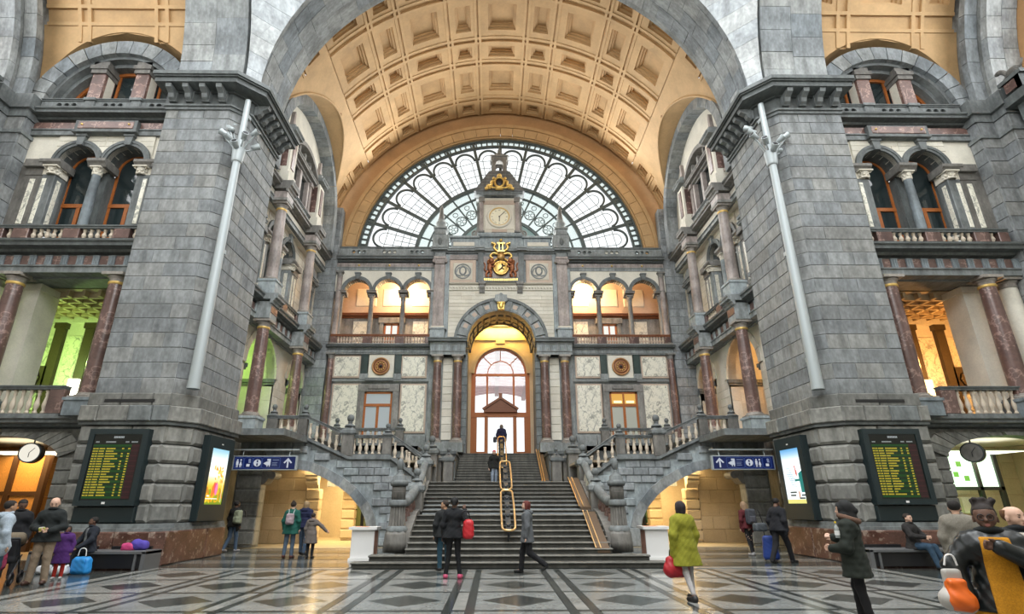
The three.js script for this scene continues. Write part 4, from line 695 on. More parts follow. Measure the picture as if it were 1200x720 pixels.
// ---------- clock wall at the end of the hall ----------
frame(0, 32.7, 0, () => {
  seed(500);
  const t = struct('wall_back');
  const both = f => { f(-1, 'left'); f(1, 'right'); };
  const S = (s, a, b) => [Math.min(s * a, s * b), Math.max(s * a, s * b)];
  mesh('wall_core', [bx(-11.6, -2.15, 0, 11, -1.1, -.12), bx(2.15, 11.6, 0, 11, -1.1, -.12)], M.mid, t);
  both((s, nm) => {
    const B = (a, b, y0, y1, w0, w1, c) => cb(...S(s, a, b), y0, y1, w0, w1, c ?? .02);
    // corner pilaster of grey blocks
    blockwork(t, [new THREE.Matrix4().setPosition(S(s, 10.68, 12.5)[0], 0, .12), 1.82], 4.45, 20.6, .55, .95, M.pier, { dep: .3 }); mesh('corner_core', bx(...S(s, 10.7, 12.6), 0, 20.6, -.6, -.1), M.joint, t);
    // storey 1: dado, marble panels, window
    for (let k = 0; k < 5; k++) mesh('dado_slab', B(4.45 + k * 1.2, 4.45 + (k + 1) * 1.2 - .02, 4.45, 5.5, -.2, .0), M.mid, t);
    const panel = (a, b, y0, y1) => { mesh('panel_frame', B(a, b, y0, y1, -.14, -.03, .03), M.pinkish, t); mesh('marble_panel', B(a + .1, b - .1, y0 + .1, y1 - .1, -.1, .0, .02), M.white, t); for (const x of [a + .22, b - .22]) for (const y of [y0 + .22, y1 - .22]) mesh('bolt', at(ball(.03, 6), s * x, y, .01), M.dark, t); };
    panel(8.48, 10.2, 5.6, 8.56); panel(4.5, 6.1, 5.6, 8.56); panel(8.6, 10.28, 8.9, 10.32); panel(4.55, 6.14, 8.9, 10.32);
    mesh('strip', [B(10.28, 10.65, 5.5, 10.4, -.14, -.05), B(8.56, 8.62, 8.8, 10.4, -.14, -.02)], M.warmgrey, t);
    mesh('string_course', mould(corn(-.14, .1, 8.58, 8.76), ...S(s, 4.4, 10.6)), M.mid, t);
    mesh('window_surround', [B(6.12, 6.52, 5.5, 8.5, -.14, .08), B(8.2, 8.6, 5.5, 8.5, -.14, .08), B(6.12, 8.6, 8.05, 8.5, -.14, .1), B(6.7, 8.0, 8.2, 8.42, -.1, .16)], M.warmgrey, t);
    mesh('square_frame', B(6.55, 8.12, 8.86, 10.36, -.14, .04, .05), M.cream[1], t);
    mesh('square_sill', [B(6.5, 8.22, 8.68, 8.88, -.14, .2)], M.dark, t);
    mesh('green_pilaster', [B(8.14, 8.56, 9.15, 10.4, -.14, .06), B(6.1, 6.52, 9.15, 10.4, -.14, .06)], std([.05, .085, .075], T.stone, .4), t);
    mesh('pilaster_foot', [B(8.08, 8.6, 8.78, 9.15, -.14, .1), B(6.06, 6.56, 8.78, 9.15, -.14, .1)], M.mid, t);
    const ro = thing('roundel', 'round bronze roundel with a dark centre in a cream square, wall ' + (s < 0 ? 'left' : 'right') + ' of the portal', 'roundel', null, [s * 7.34, 9.6, .05]);
    mesh('disc', [at(cyl(.55, .55, -.03, .05, 32).rotateX(Math.PI / 2), 0, 0, 0)], M.woodd, ro); mesh('rim', [fin(new THREE.TorusGeometry(.5, .06, 8, 32)).translate(0, 0, .05), fin(new THREE.TorusGeometry(.33, .035, 8, 28)).translate(0, 0, .06)], std([.42, .22, .09], null, .4, { metalness: .4 }), ro);
    for (let k = 0; k < 10; k++) mesh('stud', at(ball(.05, 8), .22 * Math.cos(k * 36 * RAD), .22 * Math.sin(k * 36 * RAD), .06), M.goldp, ro); mesh('centre', at(ball(.1, 10), 0, 0, .05), M.black, ro);
    const wi = struct('window_' + (s < 0 ? 4 : 5));
    windowUnit(wi, ...S(s, 6.52, 8.2), 4.5, 8.05, -.05, { tr: 7.25, glass: new THREE.MeshPhysicalMaterial({ color: new THREE.Color().setRGB(...(s < 0 ? [.50, .56, .60] : [.50, .52, .46])), roughness: .12, clearcoat: .4 }) });  // pale pane colour, with a reflection painted into the left one
    if (s > 0) { mesh('lit_pane', bx(6.65, 8.08, 7.33, 7.95, -.03, -.02), emis([1, .55, .12], .75), wi); for (const c of [7.0, 7.75]) mesh('lamp_glow', bx(c - .24, c + .24, 7.38, 7.52, -.02, -.01), emis([1, .85, .45], 1.6), wi); mesh('glazing_bar', [bx(7.31, 7.41, 4.5, 8.0, -.03, .03)], M.wood, wi); }
    column(s * 10.42, .1, 4.45, 10.4, .21, { label: 'slim red marble column in the corner ' + nm + ' of the clock wall, lower tier', ped: .7, pmat: M.mid, bh: .16, ch: .35, gold: false, cmat: M.warmgrey });
    // balcony entablature and rail
    entabl(t, ...S(s, 4.2, 10.75), 10.36, 10.92, .1, { p: .3, fm: M.mid });
    mesh('balcony_slab', bx(...S(s, 2.2, 11.5), 10.7, 10.9, -2.6, .1), M.mid, t);
    balustrade(...S(s, 4.35, 10.55), 10.92, 11.6, .12, { label: 'balcony rail with slim balusters and red blocks, ' + nm + ' of the portal', peds: [[s * 10.35, .18], [s * 8.28, .28], [s * 6.27, .28], [s * 4.55, .18]], sp: .17, th: .2, rmat: M.woodd, bmat: M.pinkish });
    // arcade of three arches
    const cs = [9.26, 7.28, 5.36].map(c => s * c).sort((a, b) => a - b);
    archWall(t, ...S(s, 4.3, 10.7), 14.58, 16.1, cs.map(c => [c, .8]), -.05, [M.cream[1]]);
    for (const c of cs) { archivolt(c, 14.58, .8, 1.02, -.3, .05, M.dark, t); mesh('keystone', [at(prism([[-.12, 0], [.12, 0], [.17, .4], [-.17, .4]], -.2, .14), c, 15.36, 0), at(bx(-.2, .2, .38, .46, -.2, .18), c, 15.36, 0)], M.dark, t); mesh('arch_soffit', sector(c, 14.58, .8, .9, 0, 180, -.55, -.05, 18), M.dark, t); }
    [10.24, 8.29, 6.27, 4.45].forEach((x, i) => { mesh('impost', mould(corn(-.55, .16, 14.3, 14.6), s * x - .32, s * x + .32), M.warmgrey, t); column(s * x, -.16, 11.55, 14.32, .155, { label: ['slim column of the balcony arcade at the outer wall', 'second column from the outer wall in the balcony arcade', 'third column from the outer wall in the balcony arcade', 'slim column of the balcony arcade beside the portal block'][i] + ', ' + nm + ' of the clock', mat: M.warmgrey, bh: .16, ch: .38, cap: capCor, cmat: M.warmgrey, gold: false }); });
    // loggia room behind
    const rm = struct(s < 0 ? 'wall_loggia_left' : 'wall_loggia_right');
    mesh('back_wall', bx(...S(s, 4.2, 11.4), 10.9, 13.5, -2.5, -2.35), M.warmgrey, rm);
    mesh('back_wall_upper', bx(...S(s, 4.2, 11.4), 13.5, 16.6, -2.5, -2.35), M.pinkish, rm);
    mesh('end_wall', [bx(...S(s, 11.0, 11.2), 10.9, 16.6, -2.5, -.5), bx(...S(s, 4.1, 4.25), 10.9, 16.6, -2.5, -.5)], M.pinkish, rm);
    mesh('loggia_ceiling', bx(...S(s, 4.2, 11.4), 16.5, 16.65, -2.5, -.5), M.pinkish, rm);
    mesh('wall_cornice', [mould(corn(-2.4, -2.0, 13.5, 13.8), ...S(s, 4.2, 11.4))], M.woodd, rm);
    for (const [a, b] of [[8.7, 9.9], [4.7, 5.9]]) mesh('marble_panel', B(a, b, 11.1, 13.3, -2.38, -2.3, .03), M.white, rm);
    for (const [a, b] of [[8.4, 9.9], [6.5, 8.1], [4.6, 6.1]]) mesh('ceiling_panel', B(a, b, 14.3, 15.7, -2.4, -2.3, .1), M.cream[1], rm);
    mesh('door_surround', [B(6.5, 6.75, 10.9, 13.5, -2.36, -2.15), B(7.85, 8.1, 10.9, 13.5, -2.36, -2.15), B(6.4, 8.2, 13.1, 13.5, -2.36, -2.1)], M.warmgrey, rm);
    const dr = struct('door_' + (s < 0 ? 2 : 3));
    mesh('leaf', [bx(s * 7.3 - .5, s * 7.3 + .5, 10.9, 12.2, -2.3, -2.2), bx(s * 7.3 - .5, s * 7.3 - .38, 12.2, 13.05, -2.3, -2.2), bx(s * 7.3 + .38, s * 7.3 + .5, 12.2, 13.05, -2.3, -2.2), bx(s * 7.3 - .5, s * 7.3 + .5, 12.95, 13.1, -2.3, -2.2), bx(s * 7.3 - .05, s * 7.3 + .05, 12.2, 13.05, -2.3, -2.2)], M.wood, dr);
    mesh('lit_pane', bx(s * 7.3 - .38, s * 7.3 + .38, 12.2, 12.95, -2.29, -2.25), emis([1, 1, .92], .9), dr);
    const L = new THREE.PointLight(new THREE.Color().setRGB(1, .64, .32), 46, 0, 2); L.position.set(s * (s < 0 ? 6.4 : 5.6), 15.4, -32.7 - 1.2); L.castShadow = true; L.shadow.radius = 5; scene.add(L);
    const lm = thing('globe_lamp', 'warm glowing globe lamp under the balcony arcade ceiling, ' + nm + ' of the clock', 'lamp', null, [s * (s < 0 ? 6.4 : 5.6), 15.4, -1.2]);
    mesh('globe', ball(.16, 14), emis([1, .8, .45], 2.5), lm); mesh('stem', bar([0, .14, 0], [0, 1.1, 0], .02), M.brass, lm);
    // frieze, cornice, pierced parapet
    entabl(t, ...S(s, 4.3, 10.7), 16.02, 16.95, .0, { p: .35, fm: M.redl });
    for (const c of [9.26, 7.28, 5.36]) mesh('gold_boss', at(ball(.07, 10), s * c, 16.38, 0), M.gold, t);
    parapet(...S(s, 4.4, 10.6), 16.95, 17.6, .1, [s * 9.3, s * 7.3, s * 5.5].map(x => x), { label: 'pierced stone parapet in front of the great lunette, ' + nm + ' of the clock', hr: .11, hs: .34 });
    for (const [a, k] of [[7.3, 0]]) mesh('parapet_light_panel', cb(s * a - .75, s * a + .75, 17.02, 17.48, .06, .1, .01), M.cream[1], t);
    const rc = column(s * 10.42, -.02, 11.0, 15.9, .19, { label: 'slim red marble column in the corner ' + nm + ' of the clock wall, upper tier', bh: .16, ch: .35, gold: false, cmat: M.warmgrey, mat: M.redl });
  });

  // ---- portal block ----
  both((s, nm) => {
    const B = (a, b, y0, y1, w0, w1, c) => cb(...S(s, a, b), y0, y1, w0, w1, c ?? .02);
    mesh('portal_back', [B(2.15, 4.4, 4.45, 11.2, -.5, .02)], M.mid, t);
    for (let k = 0; k < 11; k++) mesh('stone_block', B(2.95, 3.55, 5.2 + k * .45, 5.2 + (k + 1) * .45 - .015, 0, .1), pick(M.cream), t);
    for (let k = 0; k < 12; k++) mesh('jamb_block', B(2.06, 2.4, 4.45 + k * .5, 4.45 + (k + 1) * .5 - .012, -.6, .12), M.dark, t);
    mesh('base_block', [B(2.2, 4.4, 4.45, 5.0, -.2, .75)], M.mid, t);
    column(s * 3.86, .38, 5.0, 10.2, .265, { label: 'outer red marble column of the portal pair, ' + nm + ' of the door', bh: .26, ch: .4 });
    column(s * 2.63, .38, 5.0, 10.2, .265, { label: 'inner red marble column of the portal pair, ' + nm + ' of the door', bh: .26, ch: .4 });
    entabl(t, ...S(s, 2.2, 4.32), 10.2, 11.24, .62, { tri: .6, p: .25, ov: .14, fm: M.red });
    mesh('ent_core', B(2.15, 4.35, 10.2, 11.2, -.4, .6), M.mid, t);
    // storey 2 of the block
    mesh('pedestal', [B(3.5, 4.4, 11.24, 11.85, -.2, .5), B(3.4, 4.45, 11.85, 11.97, -.2, .55)], M.blue, t);
    mesh('red_pilaster', [B(3.62, 4.3, 12.12, 16.35, -.2, .3)], M.redl, t);
    mesh('pilaster_base', [B(3.55, 4.37, 11.97, 12.12, -.2, .36)], M.cream[2], t);
    mesh('pilaster_capital', at(capIon(.3, .5), s * 3.96, 16.35, .1), M.redl, t);
    mesh('grey_strip', [B(3.34, 3.64, 11.24, 17.1, -.2, .12), B(4.3, 4.5, 11.24, 16.1, -.2, .1)], M.blue, t);
    mesh('pilaster_head', [B(3.6, 4.32, 16.85, 17.15, -.2, .34)], M.mid, t);
    // relief squares
    mesh('relief_frame', B(1.62, 3.34, 15.08, 16.72, -.1, .14, .04), M.pinkish, t); mesh('relief_panel', B(1.85, 3.1, 15.3, 16.5, 0, .17, .03), M.cream[2], t);
    mesh('relief_ring', [fin(new THREE.TorusGeometry(.5, .045, 8, 30)).translate(s * 2.47, 15.9, .18), fin(new THREE.TorusGeometry(.2, .05, 6, 16)).scale(1, 1.5, 1).translate(s * 2.47, 15.95, .18), ...[-1, 1].map(k => tube([[s * 2.47 + k * .1, 15.55, .18], [s * 2.47 + k * .42, 15.7, .2], [s * 2.47 + k * .3, 16.1, .18], [s * 2.47 + k * .1, 16.2, .18]], .045, 14, 6))], M.mid, t);
    mesh('red_band', B(1.5, 3.4, 16.75, 17.12, -.1, .1), M.redl, t);
    // attic blocks, obelisks
    mesh('attic_block', [B(3.45, 4.5, 17.52, 18.45, -.3, .4)], M.mid, t); mesh('attic_ornament', [at(ball(.2, 10).scale(.7, 1.4, .4), s * 4.0, 17.95, .4)], M.dark, t);
    mesh('attic_panel', [B(1.5, 3.3, 17.52, 18.3, -.3, .12), B(1.4, 3.4, 18.3, 18.45, -.3, .25)], M.blue, t); mesh('attic_relief', B(1.75, 3.15, 17.72, 18.02, .1, .16, .02), M.cream[1], t);
    const ob = thing('obelisk_finial', 'small grey obelisk with a round bulb on the attic ' + nm + ' of the clock', 'obelisk', null, [s * 4.0, 18.45, .05]);
    mesh('pedestal', [cb(-.38, .38, 0, .42, -.35, .38, .03), bx(-.45, .45, .42, .55, -.42, .45)], M.mid, ob); mesh('bulb', lathe([[.001, .55], [.3, .55], [.2, .65], [.33, .85], [.36, 1.0], [.25, 1.15], [.2, 1.2], [.24, 1.26], [.001, 1.26]], 16), M.mid, ob); mesh('spire', lathe([[.22, 1.26], [.12, 2.0], [.15, 2.05], [.04, 2.3], [.001, 2.42]], 8), M.warmgrey, ob);
  });
  // cream wall over the arch, ashlar blocks
  mesh('arch_wall', prism([[-3.35, 11.15], ...arc(0, 11.1, 2.12, 180, 0, 30), [3.35, 11.15], [3.35, 15.0], [-3.35, 15.0]], -.5, .0), M.cream[1], t);
  for (let k = 0; k < 14; k++) { const y0 = 11.25 + k * .25, y1 = y0 + .24; if (y1 > 14.6) break; const q = y0 - 11.1 < 2.92 ? Math.sqrt(2.92 ** 2 - (y0 - 11.1) ** 2) : 0; for (const [a, b] of q > .05 ? [[-3.33, -q], [q, 3.33]] : [[-3.33, 3.33]]) { if (b - a < .12) continue; const n = Math.max(1, Math.round((b - a) / .85)); for (let i = 0; i < n; i++) mesh('stone_block', cb(a + (b - a) * i / n + .006, a + (b - a) * (i + 1) / n - .006, y0, y1, -.02, .03, .008), pick(M.cream), t); } }
  mesh('carved_frieze', [bx(-3.35, 3.35, 14.62, 14.95, -.1, .1), ...Array.from({ length: 34 }, (_, i) => at(ball(.075, 7), -3.2 + i * .194, 14.78, .1))], M.cream[0], t);
  mesh('relief_sill', mould(corn(-.1, .22, 14.95, 15.1), -3.35, 3.35), M.cream[2], t);
  mesh('attic_wall', bx(-3.6, 3.6, 15.0, 17.2, -.5, .0), M.blue, t);
  mesh('attic_cornice', [mould(corn(-.3, .35, 17.12, 17.52), -4.6, 4.6), mould(corn(-.3, .55, 17.12, 17.52), -4.5, -3.5), mould(corn(-.3, .55, 17.12, 17.52), 3.5, 4.5), mould(corn(-.3, .5, 17.12, 17.52), -1.7, -1.05), mould(corn(-.3, .5, 17.12, 17.52), 1.05, 1.7)], M.mid, t);
  // portal arch: voussoirs, coffers with pink panels, keystone cartouche
  for (let k = 0; k < 17; k++) { const a0 = k * 180 / 17, a1 = (k + 1) * 180 / 17, odd = k % 2; mesh(odd ? 'voussoir' : 'voussoir', sector(0, 11.1, 2.2, 2.78, a0 + .4, a1 - .4, -.3, odd ? .2 : .1, 3), odd ? M.mid : M.blue, t); if (!odd) mesh('pink_panel', sector(0, 11.1, 2.34, 2.62, a0 + 2, a1 - 2, .08, .14, 2), M.pinkish, t); }
  mesh('arch_moulding', [sector(0, 11.1, 2.78, 2.95, 0, 180, -.1, .26, 36), sector(0, 11.1, 2.08, 2.2, 0, 180, -.6, .22, 36)], M.dark, t);
  const ky = thing('keystone_cartouche', 'grey shield cartouche with a gilded mask at the crown of the portal arch', 'cartouche', null, [0, 13.2, .2]);
  mesh('shield', [prism([[-.42, .62], [-.3, .5], [.3, .5], [.42, .62], [.36, 1.0], [.15, 1.02], [0, 1.14], [-.15, 1.02], [-.36, 1.0]], 0, .22, .03)], M.mid, ky); mesh('gilded_mask', [prism([[-.2, 0], [.2, 0], [.27, .55], [-.27, .55]], 0, .2, .03), at(ball(.17, 12).scale(1, 1.3, .6), 0, .26, .2), ...[-1, 1].map(k => at(ball(.09, 8), k * .17, .42, .2))], M.gold, ky);
  // ---- coat of arms ----
  both((s) => { mesh('bracket', [mould([[0, 14.4], [.14, 14.42], [.22, 14.6], [.34, 14.75], [.34, 14.95], [0, 14.95]], s * 1.22 - .17, s * 1.22 + .17), bx(s * 1.22 - .22, s * 1.22 + .22, 14.93, 15.1, 0, .42)], M.warmgrey, t); });
  mesh('attic_middle', [bx(-1.5, 1.5, 17.2, 18.45, -.5, .06), mould(corn(-.3, .3, 18.3, 18.5), -1.5, 1.5)], M.blue, t);
  mesh('arms_frame', [bx(-1.5, -1.15, 15.35, 17.15, 0, .3), bx(1.15, 1.5, 15.35, 17.15, 0, .3), bx(-1.5, 1.5, 15.1, 15.4, 0, .34), bx(-1.15, 1.15, 15.3, 17.2, 0, .08)], M.dark, t);
  mesh('arms_field', bx(-1.15, 1.15, 15.45, 17.0, .08, .11), M.redl, t);
  const ca = thing('coat_of_arms', 'gilded coat of arms with two red-gold lions, crowned shield and banner above the portal', 'coat of arms', null, [0, 15.3, .15]);
  const shl = mesh('shield', [at(cyl(.46, .4, 0, .16, 24).rotateX(Math.PI / 2).scale(1, 1.08, 1), 0, .8, 0), fin(new THREE.TorusGeometry(.46, .05, 8, 26)).translate(0, .8, .14)], M.gold, ca);
  mesh('shield_lion', [tube([[-.15, .6, .17], [.02, .75, .2], [.12, .95, .2], [.05, 1.05, .18]], .05, 14, 6), tube([[.02, .75, .2], [.2, .7, .18]], .035, 6, 6), tube([[.1, .9, .2], [.26, .95, .18]], .035, 6, 6)], M.black, shl);
  const redgold = std([.33, .12, .05], null, .45, { metalness: .35 });
  for (const s of [-1, 1]) mesh('lion', [at(ball(.22, 12).scale(.8, 1.35, .6), s * .72, .85, .08), at(ball(.19, 12), s * .62, 1.28, .16), at(ball(.24, 10).scale(1, 1, .6), s * .68, 1.24, .08), tube([[s * .66, 1.05, .15], [s * .5, 1.1, .22], [s * .4, 1.2, .2]], .07, 8, 6), tube([[s * .66, .85, .16], [s * .5, .85, .22], [s * .42, .95, .2]], .065, 8, 6), tube([[s * .7, .6, .1], [s * .62, .4, .16], [s * .72, .2, .12], [s * .6, .14, .18]], .09, 12, 6), tube([[s * .85, .6, .06], [s * .95, .35, .08], [s * .9, .14, .12]], .085, 8, 6), tube([[s * .9, .6, .02], [s * 1.08, .7, .05], [s * 1.02, 1.0, .05], [s * 1.1, 1.2, .05]], .045, 12, 6)], redgold, ca);
  mesh('helmet', [at(ball(.26, 14).scale(1, 1.15, .8), 0, 1.6, .12), at(bx(-.16, .16, -.1, .06, .16, .26), 0, 1.6, .02)], std([.5, .3, .1], null, .4, { metalness: .6 }), ca);
  mesh('mantling', [-1, 1].flatMap(k => [tube([[k * .2, 1.8, .1], [k * .5, 1.85, .12], [k * .7, 1.65, .1], [k * .55, 1.45, .12], [k * .8, 1.35, .1]], .08, 18, 6), tube([[k * .25, 1.45, .1], [k * .45, 1.25, .16], [k * .4, 1.05, .14]], .07, 10, 6)]), M.gold, ca);
  mesh('crest', [bx(-.16, -.08, 2.0, 2.55, .08, .2), bx(.08, .16, 2.0, 2.55, .08, .2), bx(-.24, .24, 1.92, 2.02, .05, .22), bx(-.24, .24, 2.5, 2.6, .05, .22), at(ball(.11, 10), 0, 2.78, .14), ...[-1, 1].map(k => tube([[k * .22, 2.0, .12], [k * .45, 2.2, .15], [k * .38, 2.5, .12], [k * .62, 2.6, .12]], .09, 14, 6))], M.gold, ca);
  mesh('motto_letters', Array.from({ length: 17 }, (_, i) => bx(-1.05 + i * .13 - .042, -1.05 + i * .13 + .042, -.14 + .02 * Math.cos(i - 8) * 0 + .03 * ((i - 8) / 8) ** 2, .0 + .03 * ((i - 8) / 8) ** 2, .2, .215)), M.gold, ca);

  // ---- clock tower ----
  const ct = thing('clock_tower', 'stone clock tower with grey mansard roof and lantern above the portal', 'clock tower', null, [-.1, 18.45, -.25]);
  mesh('body', [cb(-1.15, 1.15, 0, 3.0, -.6, .3, .03)], M.cream[2], ct); mesh('plinth', [bx(-1.5, 1.5, 0, .28, -.7, .42)], M.blue, ct);
  for (const k of [-1, 1]) { mesh('pilaster', [cb(k * 1.2 - .13, k * 1.2 + .13, .28, 2.6, .1, .46, .02)], M.redl, ct); mesh('pilaster_cap', [bx(k * 1.2 - .2, k * 1.2 + .2, 2.6, 2.95, .05, .52), bx(k * 1.2 - .2, k * 1.2 + .2, .28, .4, .05, .52)], M.warmgrey, ct); mesh('scroll', [prism([[0, .0], [.75, .0], [.6, .35], [.35, .6], [.3, 1.4], [.35, 2.4], [0, 2.6]].map(([a, b]) => [k * (1.32 + a * .6), b]), -.1, .2), fin(new THREE.TorusGeometry(.2, .07, 8, 14)).translate(k * 1.62, .35, .1)], M.warmgrey, ct); }
  mesh('clock_frame', [fin(new THREE.TorusGeometry(.76, .1, 10, 40)).translate(0, 1.5, .34), cb(-.98, .98, .55, 2.45, .25, .34, .03)], M.cream[1], ct);
  mesh('top_frieze', [bx(-1.1, 1.1, 2.45, 2.75, .25, .36), bx(-.5, .5, .32, .5, .2, .42)], M.pinkish, ct);
  mesh('cornice', mould(corn(-.7, .62, 2.95, 3.3), -1.6, 1.6), M.mid, ct);
  mesh('mansard_roof', hexa([[-1.72, 3.3, .7], [1.72, 3.3, .7], [.72, 5.05, .42], [-.72, 5.05, .42], [-1.72, 3.3, -.6], [1.72, 3.3, -.6], [.72, 5.05, -.4], [-.72, 5.05, -.4]]), std([.30, .31, .32], T.stone, .5), ct);
  mesh('roof_seam', Array.from({ length: 6 }, (_, i) => bx(-1.66 + i * .16, 1.66 - i * .16, 3.34 + i * .28, 3.37 + i * .28, .64 - i * .045, .71 - i * .045)), M.mid, ct);
  mesh('lantern', [bx(-.6, .6, 5.0, 5.15, -.6, .35), ...[-1, 1].flatMap(a => [-1, 1].map(b => bx(a * .38 - .12, a * .38 + .12, 5.15, 6.0, b * .34 - .12 - .12, b * .34 + .12 - .12))), sector(0, 5.75, .25, .55, 0, 180, .1, .32, 12), sector(0, 5.75, .25, .55, 0, 180, -.56, -.34, 12), bx(-.56, .56, 6.0, 6.3, -.6, .36), bx(-.64, .64, 6.3, 6.4, -.68, .44)], M.warmgrey, ct);
  mesh('lantern_dome', lathe([[.5, 6.4], [.42, 6.65], [.2, 6.85], [.1, 7.05], [.13, 7.12], [.04, 7.3], [.001, 7.6]], 8).translate(0, 0, -.12), M.mid, ct);
  let clockFace;
  const ck = thing('clock', 'round pale clock face with dark hands on the stone tower', 'clock', null, [-.1, 19.95, .08]);
  { const c = document.createElement('canvas'); c.width = c.height = 256; const g = c.getContext('2d'); g.fillStyle = '#efe9cf'; g.fillRect(0, 0, 256, 256); g.strokeStyle = '#b09a6a'; g.lineWidth = 4; g.beginPath(); g.arc(128, 128, 116, 0, 7); g.stroke(); g.fillStyle = '#4a4636'; g.font = '22px serif'; g.textAlign = 'center'; g.textBaseline = 'middle'; ['XII', 'I', 'II', 'III', 'IIII', 'V', 'VI', 'VII', 'VIII', 'IX', 'X', 'XI'].forEach((n, i) => { const a = i * Math.PI / 6; g.save(); g.translate(128 + 94 * Math.sin(a), 128 - 94 * Math.cos(a)); g.rotate(a); g.fillText(n, 0, 0); g.restore(); });
    const tx = new THREE.CanvasTexture(c); tx.colorSpace = THREE.SRGBColorSpace; const f = new THREE.CircleGeometry(.68, 40).translate(0, 0, .03); ck.userData.f = 0; delete ck.userData.f; clockFace = mesh('face', f, new THREE.MeshStandardMaterial({ map: tx, roughness: .5 }), ck); }
  mesh('rim', fin(new THREE.TorusGeometry(.69, .05, 8, 40)).translate(0, 0, .03), M.goldp, ck);
  mesh('hour_hand', [bar([0, 0, .06], [0, -.36, .06], .022, 6)], M.black, clockFace); mesh('minute_hand', [bar([0, 0, .075], [.38, .4, .075], .016, 6), at(ball(.05, 8), 0, 0, .07)], M.black, clockFace);
  const gc = thing('gilded_crest', 'gilded crest with a dark oval and scrolls on the clock tower roof', 'crest', null, [-.1, 21.75, .55]);
  gc.scale.setScalar(.86);
  mesh('oval', at(ball(.32, 16).scale(1, 1.2, .35), 0, .65, .1), M.black, gc);
  mesh('gilded_scrolls', [fin(new THREE.TorusGeometry(.36, .09, 8, 22)).scale(1, 1.2, 1).translate(0, .65, .12), at(ball(.2, 10), 0, 1.22, .12), bx(-.3, .3, .0, .14, 0, .25), ...[-1, 1].flatMap(k => [tube([[k * .35, .75, .1], [k * .6, .7, .15], [k * .62, .4, .12], [k * .9, .35, .12], [k * .95, .1, .1], [k * 1.15, .08, .1]], .11, 24, 7), at(ball(.15, 8), k * .75, .2, .12), at(ball(.12, 8), k * .45, 1.0, .12), tube([[k * .3, .15, .15], [k * .55, .12, .2], [k * .65, .3, .18]], .08, 8, 6)])], M.gold, gc);

  // ---- passage behind the arch and the timber screen ----
  const pw = struct('wall_portal');
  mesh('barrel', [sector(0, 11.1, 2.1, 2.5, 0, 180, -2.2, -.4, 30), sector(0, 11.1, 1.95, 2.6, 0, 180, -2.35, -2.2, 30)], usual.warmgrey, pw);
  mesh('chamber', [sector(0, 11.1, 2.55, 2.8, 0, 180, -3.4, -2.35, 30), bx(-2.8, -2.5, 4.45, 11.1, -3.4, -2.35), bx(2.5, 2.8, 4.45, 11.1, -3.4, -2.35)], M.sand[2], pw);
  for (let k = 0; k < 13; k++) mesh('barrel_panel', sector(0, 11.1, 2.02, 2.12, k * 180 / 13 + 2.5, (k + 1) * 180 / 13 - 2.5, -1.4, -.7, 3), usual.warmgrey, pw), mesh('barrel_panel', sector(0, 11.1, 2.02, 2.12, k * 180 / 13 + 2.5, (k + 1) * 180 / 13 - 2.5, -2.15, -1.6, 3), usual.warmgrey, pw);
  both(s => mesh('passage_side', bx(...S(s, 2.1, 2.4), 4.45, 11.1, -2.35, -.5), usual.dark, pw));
  mesh('screen_wall', prism([[-3, 4.45], [-1.95, 4.45], [-1.95, 9.95], ...arc(0, 9.95, 1.75, 180, 0, 24), [1.95, 9.95], [1.95, 4.45], [3, 4.45], [3, 14], [-3, 14]], -3.6, -3.3), M.sand[2], pw);
  mesh('yellow_arch', [sector(0, 9.95, 1.78, 1.98, 0, 180, -3.35, -3.2, 30), bx(-2.6, 2.6, 12.25, 12.4, -3.3, -3.2), bx(-.3, .3, 12.0, 12.3, -3.3, -3.15)], M.sand[0], pw);
  const L = areaLight(2.6, .6, [0, 13.15, -32.7 - 2.8], [0, 8, -36.0], [1, .6, .13], 60);
  const pl = thing('cove_light', 'hidden golden strip light above the timber door screen', 'lamp', null, [0, 13.2, -2.8]); mesh('strip', bx(-1.3, 1.3, 0, .04, -.3, .3), emis([1, .7, .25], 2), pl); mesh('tray', bx(-1.35, 1.35, .04, .08, -.34, .34), M.brass, pl);
  const sc = struct('door_1');
  mesh('frame', [bx(-1.95, -1.68, 4.45, 9.95, -3.6, -3.4), bx(1.68, 1.95, 4.45, 9.95, -3.6, -3.4), sector(0, 9.95, 1.64, 1.78, 0, 180, -3.6, -3.4, 30), bx(-1.95, 1.95, 9.8, 9.95, -3.58, -3.42), bx(-1.95, 1.95, 7.05, 7.35, -3.6, -3.38), bx(-.95, -.82, 7.3, 9.85, -3.58, -3.42), bx(.82, .95, 7.3, 9.85, -3.58, -3.42), bx(-1.05, -.82, 4.45, 7.1, -3.6, -3.38), bx(.82, 1.05, 4.45, 7.1, -3.6, -3.38), bx(-1.7, -1.0, 4.45, 4.85, -3.58, -3.42), bx(1.0, 1.7, 4.45, 4.85, -3.58, -3.42), bx(-1.7, -1.55, 4.8, 7.1, -3.58, -3.42), bx(1.55, 1.7, 4.8, 7.1, -3.58, -3.42)], M.wood, sc);
  mesh('fanlight_bars', [sector(0, 9.95, .84, .9, 0, 180, -3.54, -3.46, 20), ...[45, 90, 135].map(a => beam([(a === 90 ? 0 : .87) * Math.cos(a * RAD), 9.95 + (a === 90 ? .87 : .87) * Math.sin(a * RAD), -3.5], [1.66 * Math.cos(a * RAD), 9.95 + 1.66 * Math.sin(a * RAD), -3.5], .06, .06))], M.wood, sc);
  mesh('pediment', [prism([[-1.1, 7.35], [1.1, 7.35], [1.1, 7.55], [0, 8.25], [-1.1, 7.55]], -3.55, -3.2), prism([[-1.2, 7.6], [-1.1, 7.5], [0, 8.2], [1.1, 7.5], [1.2, 7.6], [0, 8.36]], -3.55, -3.1), bx(-.12, .12, 8.25, 8.6, -3.45, -3.2)], M.woodd, sc);
